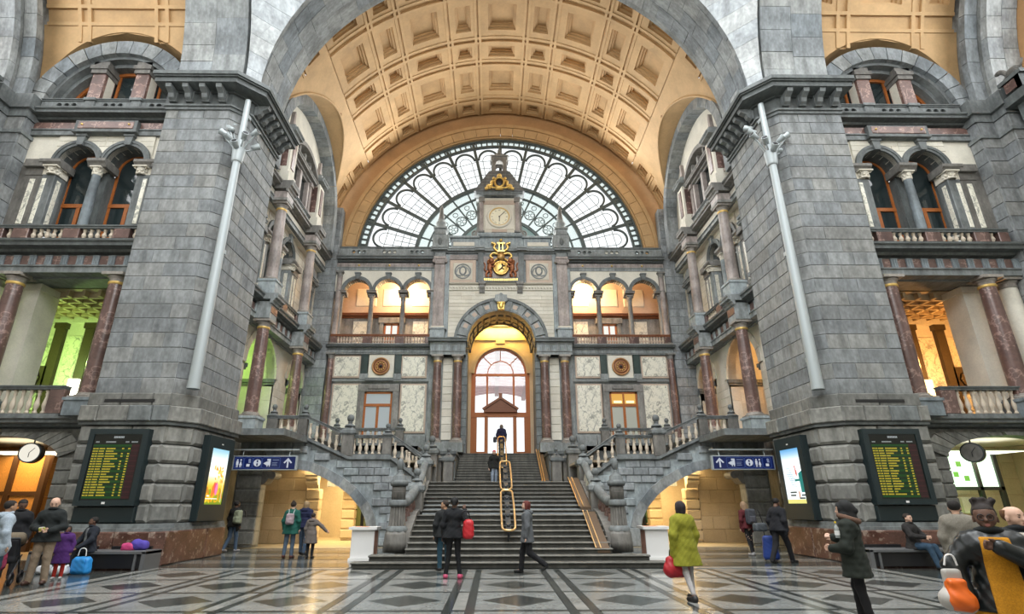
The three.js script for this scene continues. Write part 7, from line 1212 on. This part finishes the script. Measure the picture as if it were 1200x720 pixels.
    const jk = mesh(tp.n ?? 'jacket', fin(nets(a, b, cc, (x, y, z) => Math.max(f(x, y, z) + wr(x, y, z) * 1.3 + ql * Math.sin(y * 70), hemc(x, y, z), y - y1))), clothMat(tp.c, tp.rough ?? .9), t);
    mesh('collar', fin(new THREE.TorusGeometry(.068 + r * .3, .02 + r * .3, 8, 18)).rotateX(Math.PI / 2 - .25).translate(J.nk[0], J.nk[1] + .01, J.nk[2] + .005), clothMat(tp.cc ?? tp.c), jk);
    if (tp.front) mesh('shirt_front', fin(nets([-.15, tp.fh ?? hem, -.3], [.13, y1 - .02, .4], cc, (x, y, z) => Math.max(ft(x, y, z) - .014, -z + J.ch[2] + .03, Math.abs(x) - (tp.fw ?? .09) - (J.nk[1] - y) * (tp.fs ?? .0), (tp.fh ?? hem) - y, y - J.nk[1] + .03))), clothMat(tp.front), jk);
    if (tp.hood) mesh('hood', blob([cap([-.07, J.nk[1] - .03, J.nk[2] - .1], [.07, J.nk[1] - .03, J.nk[2] - .1], .06, .06), cap([-.1, J.nk[1] + .0, J.nk[2] - .03], [.1, J.nk[1] + .0, J.nk[2] - .03], .045, .045)], .04, cc), clothMat(tp.hood), jk); }
  // --- shoes
  for (const l of legs) mesh('shoe', blob([cap([l.A[0], l.A[1] - .03, l.A[2] - .02], l.toe, .05, .042), cap(l.A, [l.A[0], l.A[1] - .03, l.A[2]], .046, .05)], .03, .018 / fine, (x, y, z) => Math.min(l.A[1], l.toe[1]) - .045 - y), clothMat(o.shoes ?? [.02, .02, .022], .5), t);
  // --- hair
  const hr = o.hair ?? { s: 'short', c: [.02, .015, .012] };
  if (hr.s !== 'bald') { const P = []; let clip = (x, y, z) => -1; const loc = (x, y, z) => { const dx = x - J.hd[0], dy = y - J.hd[1], dz = z - J.hd[2], zx = dx * cy - dz * sy, zz = dx * sy + dz * cy; return [zx, dy * cp + zz * sp, -dy * sp + zz * cp]; };
    P.push(hc([0, .042, -.022], [0, .046, .006], .095, .088)); let face = .035, low = -.02;
    if (hr.s === 'long') { P.push(hc([-.05, 0, -.05], [-.06, -.2, -.07], .06, .045), hc([.05, 0, -.05], [.06, -.2, -.07], .06, .045), hc([0, 0, -.06], [0, -.22, -.09], .07, .05)); low = -.4; }
    if (hr.s === 'bob') { P.push(hc([-.06, .0, -.02], [-.068, -.07, -.01], .05, .042), hc([.06, 0, -.02], [.068, -.07, -.01], .05, .042), hc([0, 0, -.05], [0, -.08, -.05], .07, .06)); low = -.3; }
    if (hr.s === 'thin') face = -.012;
    if (hr.s === 'bun') P.push(hc([0, .13, -.06], [0, .135, -.06], .045, .045));
    if (hr.s === 'puff') { for (let i = 0; i < 9; i++) { const a = i * 2.4, q = .02 + .045 * (i % 3) / 2; P.push(hc([q * Math.cos(a), .12, -.03 + q * Math.sin(a)], [q * 1.5 * Math.cos(a), .155 + .012 * (i % 2), -.03 + q * 1.5 * Math.sin(a)], .026, .022)); } }
    if (hr.s === 'tail') P.push(hc([0, .03, -.1], [0, -.12, -.13], .045, .035), hc([0, -.12, -.13], [0, -.3, -.12], .04, .025));
    if (hr.s === 'hood') { P.length = 0; P.push(hc([0, .05, -.03], [0, .03, .01], .118, .108), hc([0, 0, -.05], [0, -.12, -.06], .105, .115), hc([-.05, -.08, 0], [.05, -.08, 0], .08, .08), hc([0, .04, -.1], [0, .0, -.15], .06, .05)); low = -.3; face = .07; }
    clip = (x, y, z) => { const [lx, ly, lz] = loc(x, y, z); return Math.max(low - .03 - ly + (ly < 0 && lz > 0 && hr.s !== 'hood' ? 0 : 0), hr.s === 'thin' ? Math.max(lz - face, ly - .085) : Math.min(lz - face + (ly > .07 ? -.08 : 0), .09 - ly)); };
    mesh(hr.s === 'hood' ? 'head_hood' : 'hair', blob(P, .03, .014 / fine, clip), clothMat(hr.c, .8), t);
    if (hr.fur) mesh('fur_trim', fin(new THREE.TorusGeometry(.13, .045, 8, 20)).rotateX(Math.PI / 2 - .35).translate(J.nk[0], J.nk[1] + .02, J.nk[2] - .03), clothMat(hr.fur, 1), t);
  }
  for (const e of o.extra ?? []) e(t, { J, cap, hp, hipY });
  return t;
}
const bagThing = (name, label, cat, ps, k, cell, mat, x, y, d, yaw = 0, more) => { const t = thing(name, label, cat, null, [x, y, -d]); t.rotation.y = yaw * RAD; const f = field(ps, k), [a0, a1] = bounds(ps, cell * 2 + .02); const b = mesh('bag_body', fin(nets(a0, a1, cell, (x, y, z) => f(x * (1 + Math.max(0, y) * .5), y, z) + .007 * Math.sin(x * 31 + y * 22) * Math.sin(y * 27 + z * 35 + 1))), mat, t); if (more) more(b); return t; };
const straps = (pts, r = .012) => t => mesh('handle', pts.map(p => tube(p, r, 14, 6)), M.black, t);
const jeans = [.075, .12, .19], blk = [.014, .016, .02], navy = [.02, .03, .065];
const S = { w: [.60, .38, .28], t: [.40, .23, .14], d: [.12, .06, .038], p: [.62, .42, .33] };

// left group
person({ label: 'person in a pale blue hoodie seen from behind at the left edge', x: -10.35, d: 12.0, h: 1.7, yaw: 150, skin: S.t, top: { c: [.42, .50, .58], r: .035, n: 'hoodie', hood: [.40, .48, .56] }, bottom: { c: [.05, .07, .1] }, hair: { s: 'short', c: [.03, .02, .015] } });
person({ label: 'bearded man in a black jacket looking down behind the hoodie person', x: -12.0, d: 14.4, h: 1.74, yaw: 30, skin: S.d, hpit: 22, hyaw: 25, lean: .06, top: { c: [.016, .018, .024], r: .035, hood: [.16, .11, .06] }, bottom: { c: blk } });
person({ label: 'balding man in dark jacket and khaki trousers standing with a yellow-green wallet', x: -10.55, d: 13.5, h: 1.78, yaw: 18, skin: S.w, hpit: 24, hyaw: 10, fine: 1.3, top: { c: [.018, .026, .027], r: .035, hem: .82 }, bottom: { c: [.30, .23, .16], r: .022 }, shoes: [.07, .05, .035], hair: { s: 'thin', c: [.06, .05, .04] }, armR: { e: [-.27, 1.12, .02], w: [-.1, 1.08, .25], f: [.9, .1, .5], c: .7 }, armL: { e: [.27, 1.12, .02], w: [.1, 1.05, .25], f: [-.9, 0, .5], c: .7 }, legR: { a: [-.13, .07, .03] }, legL: { a: [.13, .07, -.02] } });
{ const b = thing('wallet', 'yellow-green wallet held by the man in khaki trousers', 'wallet', null, [-10.47, 1.13, -13.19]); b.rotation.set(.5, .3, 0); mesh('cover', cb(-.06, .06, -.04, .04, -.012, .012, .004), std([.5, .52, .08], null, .5), b); mesh('card', bx(-.05, .05, .03, .055, -.004, .004), M.whitep, b); }
person({ label: 'woman in navy jacket sitting on the left bench with shopping bags', x: -11.35, d: 16.15, h: 1.66, yaw: -28, skin: S.d, hip: .56, hyaw: -20, top: { c: [.018, .026, .045], r: .035, hem: .46, front: [.16, .17, .18], fw: .05 }, bottom: { c: [.014, .016, .024], r: .03 }, hair: { s: 'short', c: [.015, .012, .01] }, legR: { k: [-.14, .54, .42], a: [-.16, .08, .5] }, legL: { k: [.12, .54, .42], a: [.12, .08, .55] }, armR: { e: [-.27, .78, .1], w: [-.2, .62, .32], f: [.2, -.3, 1] }, armL: { e: [.27, .78, .12], w: [.2, .6, .38], f: [0, -.5, 1] } });
bagThing('shopping_bag', 'blue carrier bag with white lettering at the seated woman\'s feet', 'bag', [rbox(0, .2, 0, .27, .2, .12, .09), [-.16, .06, 0, .16, .06, 0, .08, .08]], .05, .02, std([.02, .24, .60], null, .45), -10.95, 0, 15.45, -12, t => { mesh('handle', [tube([[-.12, .42, .05], [-.08, .58, .05], [.08, .58, .05], [.12, .42, .05]], .012, 14, 5)], M.whitep, t); const tx = canv(256, 160, g => { g.fillStyle = '#0d6fc4'; g.fillRect(0, 0, 256, 160); g.fillStyle = '#fff'; g.strokeStyle = '#fff'; g.lineWidth = 7; g.font = 'italic bold 96px sans-serif'; g.fillText('an', 80, 110); g.beginPath(); g.moveTo(30, 150); g.lineTo(130, 20); g.stroke(); }); mesh('print', new THREE.PlaneGeometry(.42, .27).translate(0, .21, .106), new THREE.MeshStandardMaterial({ map: tx, roughness: .5 }), t); });
bagThing('plastic_bag', 'small white plastic bag lying beside the blue carrier bag', 'bag', [rbox(0, .09, 0, .2, .1, .14, .08), [.12, .14, 0, .2, .2, .02, .07, .03]], .06, .02, std([.62, .64, .66], null, .4), -11.35, 0, 15.3);
bagThing('plastic_bag', 'crumpled white bag under the bench by the woman\'s shoes', 'bag', [rbox(0, .1, 0, .16, .1, .12, .07)], .05, .02, std([.55, .57, .6], null, .4), -11.9, 0, 15.5);
bagThing('pink_bag', 'bright pink bundle on the left bench', 'bundle', [rbox(0, .08, 0, .18, .1, .12, .07)], .05, .02, std([.65, .06, .22], T.cloth, .7), -10.45, .48, 16.45);
bagThing('blue_jacket', 'crumpled violet-blue jacket heaped on the left bench', 'jacket', [rbox(.0, .12, 0, .24, .12, .14, .1), [-.1, .18, 0, .18, .1, .04, .1, .06]], .07, .02, std([.09, .06, .42], T.cloth, .8), -10.2, .48, 16.5);
person({ label: 'small person in a purple coat half hidden behind the khaki-trousered man', x: -10.75, d: 14.4, h: 1.15, yaw: 20, skin: S.d, top: { c: [.08, .03, .16], r: .04, hem: .5, n: 'coat' }, bottom: { c: [.5, .05, .03] }, shoes: [.5, .5, .5], hair: { s: 'bob', c: [.02, .015, .012] } });
{ const t = thing('stroller', 'dark stroller loaded with shiny pink bags at the left', 'stroller', null, [-11.15, 0, -13.3]); t.rotation.y = .4;
  mesh('frame', [bar([-.22, .15, -.25], [-.22, .95, .3], .018), bar([.22, .15, -.25], [.22, .95, .3], .018), bar([-.22, .95, .3], [.22, .95, .3], .022), bar([-.22, .2, .3], [-.22, .6, -.1], .016), bar([.22, .2, .3], [.22, .6, -.1], .016)], M.ironb, t);
  mesh('seat', blob([rbox(0, .5, 0, .2, .06, .22, .05), rbox(0, .72, .14, .19, .22, .05, .05)], .05, .02), clothMat(blk), t); mesh('hood', blob([[-.15, .95, .05, .15, .95, .05, .12, .12], [-.15, .9, -.1, .15, .9, -.1, .1, .1]], .08, .02), clothMat([.2, .16, .11]), t);
  for (const [x, z] of [[-.24, -.28], [.24, -.28], [-.24, .3], [.24, .3]]) mesh('wheel', fin(new THREE.TorusGeometry(.11, .03, 8, 18)).rotateY(Math.PI / 2).translate(x, .14, z), M.black, t); }
bagThing('foil_bag', 'shiny magenta bag hanging on the stroller', 'bag', [rbox(0, .3, 0, .24, .26, .16, .1), [-.1, .5, 0, .1, .55, .02, .12, .1]], .08, .02, std([.42, .07, .16], T.white, .2, { metalness: .3 }), -11.15, .28, 12.95);

// middle
person({ label: 'person with a pale green backpack walking along the left pier', x: -10.3, d: 22.4, h: 1.76, yaw: 155, skin: S.d, top: { c: [.022, .022, .02], r: .035 }, bottom: { c: jeans }, shoes: [.3, .3, .32], legR: { a: [-.1, .07, .14] }, legL: { a: [.1, .1, -.22], k: [.1, .5, .0] } });
bagThing('backpack', 'grey-green backpack on the walker beside the left pier', 'backpack', [rbox(0, 0, 0, .16, .24, .1, .07), rbox(0, -.1, .08, .11, .1, .06, .04)], .04, .02, std([.30, .33, .22], T.cloth, .8), -10.08, 1.22, 22.16, -25, t => mesh('strap', [tube([[-.1, .2, -.08], [-.1, .22, -.2], [-.11, 0, -.26]], .018, 10, 6), tube([[.1, .2, -.08], [.1, .22, -.2], [.11, 0, -.26]], .018, 10, 6)], M.black, t));
person({ label: 'woman in a green coat with a hair bun and pink backpack seen from behind', x: -7.22, d: 19.75, h: 1.72, yaw: 180, skin: S.p, top: { c: [.012, .10, .075], r: .03, hem: .72, n: 'coat' }, bottom: { c: [.08, .12, .17] }, shoes: [.09, .04, .03], hair: { s: 'bun', c: [.04, .025, .015] }, legR: { a: [-.11, .07, 0] }, legL: { a: [.11, .09, -.08] } });
bagThing('backpack', 'small pinkish-grey backpack on the woman in the green coat', 'backpack', [rbox(0, 0, 0, .13, .17, .08, .05), rbox(0, -.06, .06, .09, .07, .05, .03)], .03, .016, std([.42, .33, .36], T.cloth, .8), -7.22, 1.2, 19.55, 0, t => mesh('strap', [tube([[-.08, .15, -.05], [-.08, .22, -.08], [-.1, .3, -.12]], .014, 8, 6), tube([[.08, .15, -.05], [.08, .22, -.08], [.1, .3, -.12]], .014, 8, 6)], clothMat([.5, .55, .55]), t));
person({ label: 'fair-haired person in a navy puffer and jeans walking between the green and grey-brown coats', x: -7.15, d: 20.9, h: 1.74, yaw: 175, skin: S.w, top: { c: navy, r: .04, hem: .86, quilt: .004, hood: navy }, bottom: { c: jeans }, hair: { s: 'bob', c: [.38, .26, .14] }, legR: { a: [-.1, .07, -.06] }, legL: { a: [.1, .09, .14] } });
person({ label: 'child in a long grey-brown hooded coat with one arm out', x: -6.5, d: 19.7, h: 1.36, yaw: 178, skin: S.w, top: { c: [.17, .145, .13], r: .035, hem: .55, n: 'coat', hood: [.17, .145, .13] }, bottom: { c: blk }, hair: { s: 'short', c: [.05, .03, .02] }, armR: { e: [-.4, 1.2, .06], w: [-.58, 1.02, .1], f: [-.8, -.5, .1] } });
person({ label: 'dark-haired person in a black jacket carrying a blue bag by the stairs', x: -1.78, d: 15.9, h: 1.72, yaw: 200, hyaw: 60, skin: S.t, top: { c: [.018, .022, .024], r: .035, hem: .8 }, bottom: { c: [.04, .08, .12] }, hair: { s: 'short', c: [.05, .03, .02] }, armR: { e: [-.27, 1.1, -.04], w: [-.36, .93, .06], f: [-.3, -.7, .4] } });
bagThing('shoulder_bag', 'bright blue shoulder bag on the person by the stairs', 'bag', [rbox(0, 0, 0, .07, .24, .16, .05), [0, -.1, -.05, 0, -.15, .12, .08, .06]], .05, .02, std([.015, .06, .34], null, .6), -1.5, .98, 15.6, -20, straps([[[0, .2, -.1], [.0, .5, 0], [0, .2, .1]]]));
person({ label: 'woman in black with pink trainers and a long ponytail facing the stairs', x: -1.42, d: 14.3, h: 1.78, yaw: 178, skin: S.d, fine: 1.2, top: { c: [.01, .013, .018], r: .025, hem: .84 }, bottom: { c: [.008, .01, .014], r: .004 }, shoes: [.72, .10, .22], hair: { s: 'tail', c: [.008, .008, .009] }, armR: { e: [-.28, 1.2, -.05], w: [-.24, 1.44, .12], f: [.2, .9, .2] }, legR: { a: [-.16, .07, 0] }, legL: { a: [.16, .07, 0] } });
bagThing('handbag', 'bright red bag on the arm of the woman with pink trainers', 'bag', [rbox(0, 0, 0, .13, .22, .12, .09)], .05, .018, std([.62, .02, .03], T.cloth, .5), -1.06, 1.08, 14.15, 10, straps([[[-.08, .18, 0], [-.16, .36, 0], [-.05, .42, .02], [.06, .2, 0]]], .016));
person({ label: 'auburn-haired woman in a grey coat striding past the stairs', x: .42, d: 15.3, h: 1.7, yaw: -98, skin: S.w, fine: 1.2, top: { c: [.115, .125, .135], r: .035, hem: .72, n: 'coat', hood: [.11, .12, .13] }, bottom: { c: [.012, .013, .018], r: .02 }, hair: { s: 'bob', c: [.12, .028, .018] }, legR: { a: [-.08, .07, .18], k: [-.09, .5, .14] }, legL: { a: [.08, .2, -.46], k: [.09, .48, -.06], t: [.09, .1, -.38] }, armL: { e: [.25, 1.1, -.02], w: [.25, .86, .02] } });
person({ label: 'man in a red cap and jeans coming down the central stairs', x: -.42, d: 28.4, y: 2.5, h: 1.7, yaw: 12, skin: S.w, hpit: 18, top: { c: [.02, .02, .018], r: .035 }, bottom: { c: [.30, .36, .45], r: .02 }, shoes: [.2, .06, .05], hair: { s: 'short', c: [.55, .05, .06] }, legR: { a: [-.1, .07, 0] }, legL: { a: [.1, .1, -.12] } });
person({ label: 'person in a dark coat with a bag standing at the top door', x: .02, d: 33.4, y: 4.45, h: 1.72, yaw: 170, skin: S.w, top: { c: [.03, .03, .06], r: .05, hem: .72, n: 'coat' }, bottom: { c: blk }, hair: { s: 'bob', c: [.22, .17, .13] } });
bagThing('travel_bag', 'dark bag carried by the person at the top door', 'bag', [rbox(0, 0, 0, .1, .16, .14, .06)], .04, .025, std([.02, .02, .03], null, .6), -.38, 5.3, 33.35, 0, straps([[[0, .14, -.08], [0, .3, 0], [0, .14, .08]]]));
person({ label: 'person in a dark green coat behind the glass under the right stairs', x: 6.55, d: 27.3, h: 1.7, yaw: 100, skin: S.w, top: { c: [.014, .06, .045], r: .04, hem: .72, n: 'coat' }, bottom: { c: blk }, legR: { a: [-.1, .07, .1] }, legL: { a: [.1, .08, -.12] } });

// right
person({ label: 'woman in a yellow-green coat and pale trousers walking away', x: 3.12, d: 11.1, h: 1.66, yaw: -160, skin: S.d, fine: 1.4, top: { c: [.30, .30, .035], r: .045, hem: .58, fl: .05, n: 'coat' }, bottom: { c: [.48, .46, .46], r: .0, len: .86 }, shoes: [.016, .014, .014], hair: { s: 'bob', c: [.04, .028, .035] }, legR: { a: [-.1, .07, .02] }, legL: { a: [.13, .08, -.3], k: [.1, .48, -.08], t: [.15, .04, -.15] }, armL: { e: [.27, 1.12, -.04], w: [.26, .78, .02], f: [0, -1, .05], c: .9 } });
bagThing('handbag', 'deep red handbag held by the woman in the yellow-green coat', 'bag', [rbox(0, 0, 0, .2, .17, .09, .08), [-.12, -.06, 0, .12, -.06, 0, .13, .13]], .06, .016, std([.36, .012, .02], null, .45), 2.92, .56, 11.1, 15, straps([[[-.1, .14, .03], [-.08, .3, .03], [.08, .3, .03], [.1, .14, .03]], [[-.1, .14, -.03], [-.07, .28, -.03], [.07, .28, -.03], [.1, .14, -.03]]]));
person({ label: 'fair-haired woman with a dark backpack and maroon sleeves walking away', x: 8.35, d: 20.3, h: 1.7, yaw: -165, skin: S.w, top: { c: [.10, .015, .022], r: .02, hem: .85 }, bottom: { c: [.012, .012, .015], r: -.005 }, shoes: [.3, .3, .3], hair: { s: 'long', c: [.34, .22, .13] }, legR: { a: [-.1, .07, .0] }, legL: { a: [.1, .07, -.2] }, lean: .08 });
bagThing('backpack', 'dark grey backpack on the woman with maroon sleeves', 'backpack', [rbox(0, 0, 0, .17, .25, .11, .07)], .04, .02, std([.06, .065, .08], T.cloth, .8), 8.42, 1.24, 20.08, 15, t => mesh('pocket', blob([rbox(0, -.08, .1, .12, .1, .05, .03)], .03, .02), clothMat([.09, .09, .11]), t));
person({ label: 'man in black pulling blue luggage beside the right pier', x: 8.1, d: 17.6, h: 1.78, yaw: 118, skin: S.d, hpit: 20, lean: .12, top: { c: [.014, .016, .024], r: .04 }, bottom: { c: [.013, .014, .02], r: .02 }, legR: { a: [-.08, .07, .3], k: [-.09, .5, .2] }, legL: { a: [.08, .1, -.36], k: [.09, .47, -.1] }, hair: { s: 'short', c: [.012, .01, .01] } });
bagThing('luggage', 'large blue soft travel case behind the man in black', 'luggage', [rbox(0, .36, 0, .24, .34, .16, .1)], .05, .02, std([.015, .05, .26], null, .55), 8.0, .03, 18.1, -15, t => { mesh('handle', [tube([[-.1, .68, 0], [-.1, .85, 0], [.1, .85, 0], [.1, .68, 0]], .014, 12, 6)], M.black, t); for (const x of [-.16, .16]) mesh('wheel', fin(new THREE.TorusGeometry(.035, .018, 6, 12)).rotateY(Math.PI / 2).translate(x, .03, -.1), M.black, t); });
bagThing('shoulder_bag', 'grey shoulder bag at the side of the man in black', 'bag', [rbox(0, 0, 0, .22, .12, .1, .06)], .04, .02, std([.06, .07, .08], null, .6), 7.62, .98, 17.75, 20, straps([[[-.15, .1, 0], [0, .5, 0], [.15, .1, 0]]]));
person({ label: 'person in a dark green parka with a fur-trimmed hood holding a bottle', x: 4.85, d: 8.75, h: 1.63, yaw: -128, skin: S.w, fine: 1.5, top: { c: [.022, .032, .022], r: .05, hem: .66, fl: .03, n: 'parka', quilt: .002, neck: .03 }, bottom: { c: [.011, .01, .013], r: .01 }, hair: { s: 'hood', c: [.012, .014, .015], fur: [.16, .09, .06] }, armR: { e: [-.28, 1.12, .0], w: [-.14, 1.2, .25], f: [.2, .3, .9], c: .8 }, armL: { e: [.26, 1.08, .04], w: [.12, 1.05, .26], f: [-.6, 0, .7], c: .8 }, legR: { a: [-.11, .07, .06] }, legL: { a: [.12, .07, -.08] } });
{ const b = thing('bottle', 'clear bottle with a yellow cap held by the person in the parka', 'bottle', null, [4.59, 1.16, -8.62]); mesh('glass', lathe([[.001, 0], [.032, .004], [.034, .12], [.03, .15], [.012, .18], [.012, .2]], 14), new THREE.MeshPhysicalMaterial({ color: new THREE.Color().setRGB(.8, .85, .85), roughness: .05, transmission: .7, thickness: 0 }), b); mesh('cap', cyl(.014, .014, .2, .225, 10), std([.7, .5, .03], null, .4), b); mesh('wrap', lathe([[.035, .04], [.035, .1]], 14), M.whitep, b); }
person({ label: 'seated man in a dark jacket and jeans on the right bench', x: 11.15, d: 16.25, h: 1.72, yaw: 25, skin: S.w, hip: .56, lean: -.06, top: { c: [.035, .032, .032], r: .035, hem: .46 }, bottom: { c: [.05, .07, .12], r: .02 }, hair: { s: 'short', c: [.05, .03, .02] }, legR: { k: [-.12, .54, .42], a: [-.12, .08, .55] }, legL: { k: [.12, .54, .42], a: [.14, .08, .6] }, armR: { e: [-.25, .8, .12], w: [-.08, .78, .34], f: [.7, 0, .6] }, armL: { e: [.25, .8, .12], w: [.1, .76, .36], f: [-.7, 0, .6] } });
person({ label: 'dark-haired man in a grey-beige jacket seen from behind by the right bench', x: 7.45, d: 9.9, h: 1.66, yaw: 140, skin: S.w, top: { c: [.24, .22, .18], r: .05 }, bottom: { c: [.04, .05, .07] }, hair: { s: 'short', c: [.018, .013, .01] } });
person({ label: 'woman in an orange top and black leather jacket holding an orange bag', x: 3.9, d: 5.15, h: 1.6, yaw: -30, skin: S.d, fine: 1.6, hyaw: -8, top: { c: [.010, .016, .017], r: .055, hem: .82, rough: .38, front: [.62, .27, .012], fw: .11, fh: .78, fs: .03 }, bottom: { c: [.011, .011, .015], r: .05 }, hair: { s: 'puff', c: [.035, .022, .018] }, armR: { e: [-.34, 1.18, .04], w: [-.3, .95, .12], f: [0, -1, .1], c: .9 }, armL: { e: [.32, 1.18, .1], w: [.0, 1.36, .27], f: [-.9, .2, .1], c: .7 }, extra: [(t, { hp }) => { mesh('glasses', [-1, 1].map(k => fin(new THREE.TorusGeometry(.026, .004, 6, 16))).map((g, i) => g.translate(...hp(i ? .034 : -.034, .008, .105))), M.black, t); }, t => mesh('orange_hem', blob([[-.08, .88, .0, .08, .88, .0, .17, .17], [-.1, .76, 0, .1, .76, 0, .19, .19]], .05, .016, (x, y, z) => Math.max(.70 - y, y - .86)), clothMat([.62, .27, .012]), t)] });
bagThing('orange_bag', 'orange carrier bag inside a white bag held by the woman in orange', 'bag', [rbox(0, -.02, .02, .12, .17, .07, .05), [-.04, -.1, .02, .07, -.12, .02, .12, .12]], .06, .014, std([.72, .13, .01], null, .45), 3.46, .93, 5.12, -10, t => { t.scale.setScalar(.66); mesh('white_bag', blob([rbox(0, .1, -.03, .11, .16, .05, .04), [-.08, -.1, -.03, .08, -.14, -.03, .13, .13]], .06, .016), std([.42, .40, .37], null, .5), t); mesh('handle', tube([[-.07, .3, 0], [-.02, .42, 0], [.05, .42, 0], [.08, .3, 0]], .012, 12, 6), M.whitep, t); });
person({ label: 'man with a red and white shirt under a dark jacket at the right edge', x: 5.0, d: 6.1, h: 1.58, yaw: -10, skin: S.w, fine: 1.5, hyaw: 20, top: { c: [.016, .022, .028], r: .05, hem: .72, front: [.5, .02, .035], fw: .1 }, bottom: { c: [.03, .04, .06], r: .03 }, hair: { s: 'thin', c: [.16, .07, .04] }, extra: [(t, { J }) => mesh('white_band', blob([[-.07, J.ch[1] + .02, J.ch[2] + .06, .07, J.ch[1] + .02, J.ch[2] + .06, .12, .12]], .02, .016, (x, y, z) => Math.max(J.ch[1] - .1 - y, y - J.ch[1] - .1, Math.abs(x) - .11)), clothMat([.55, .5, .44]), t)] });
renderer.render(scene, camera);
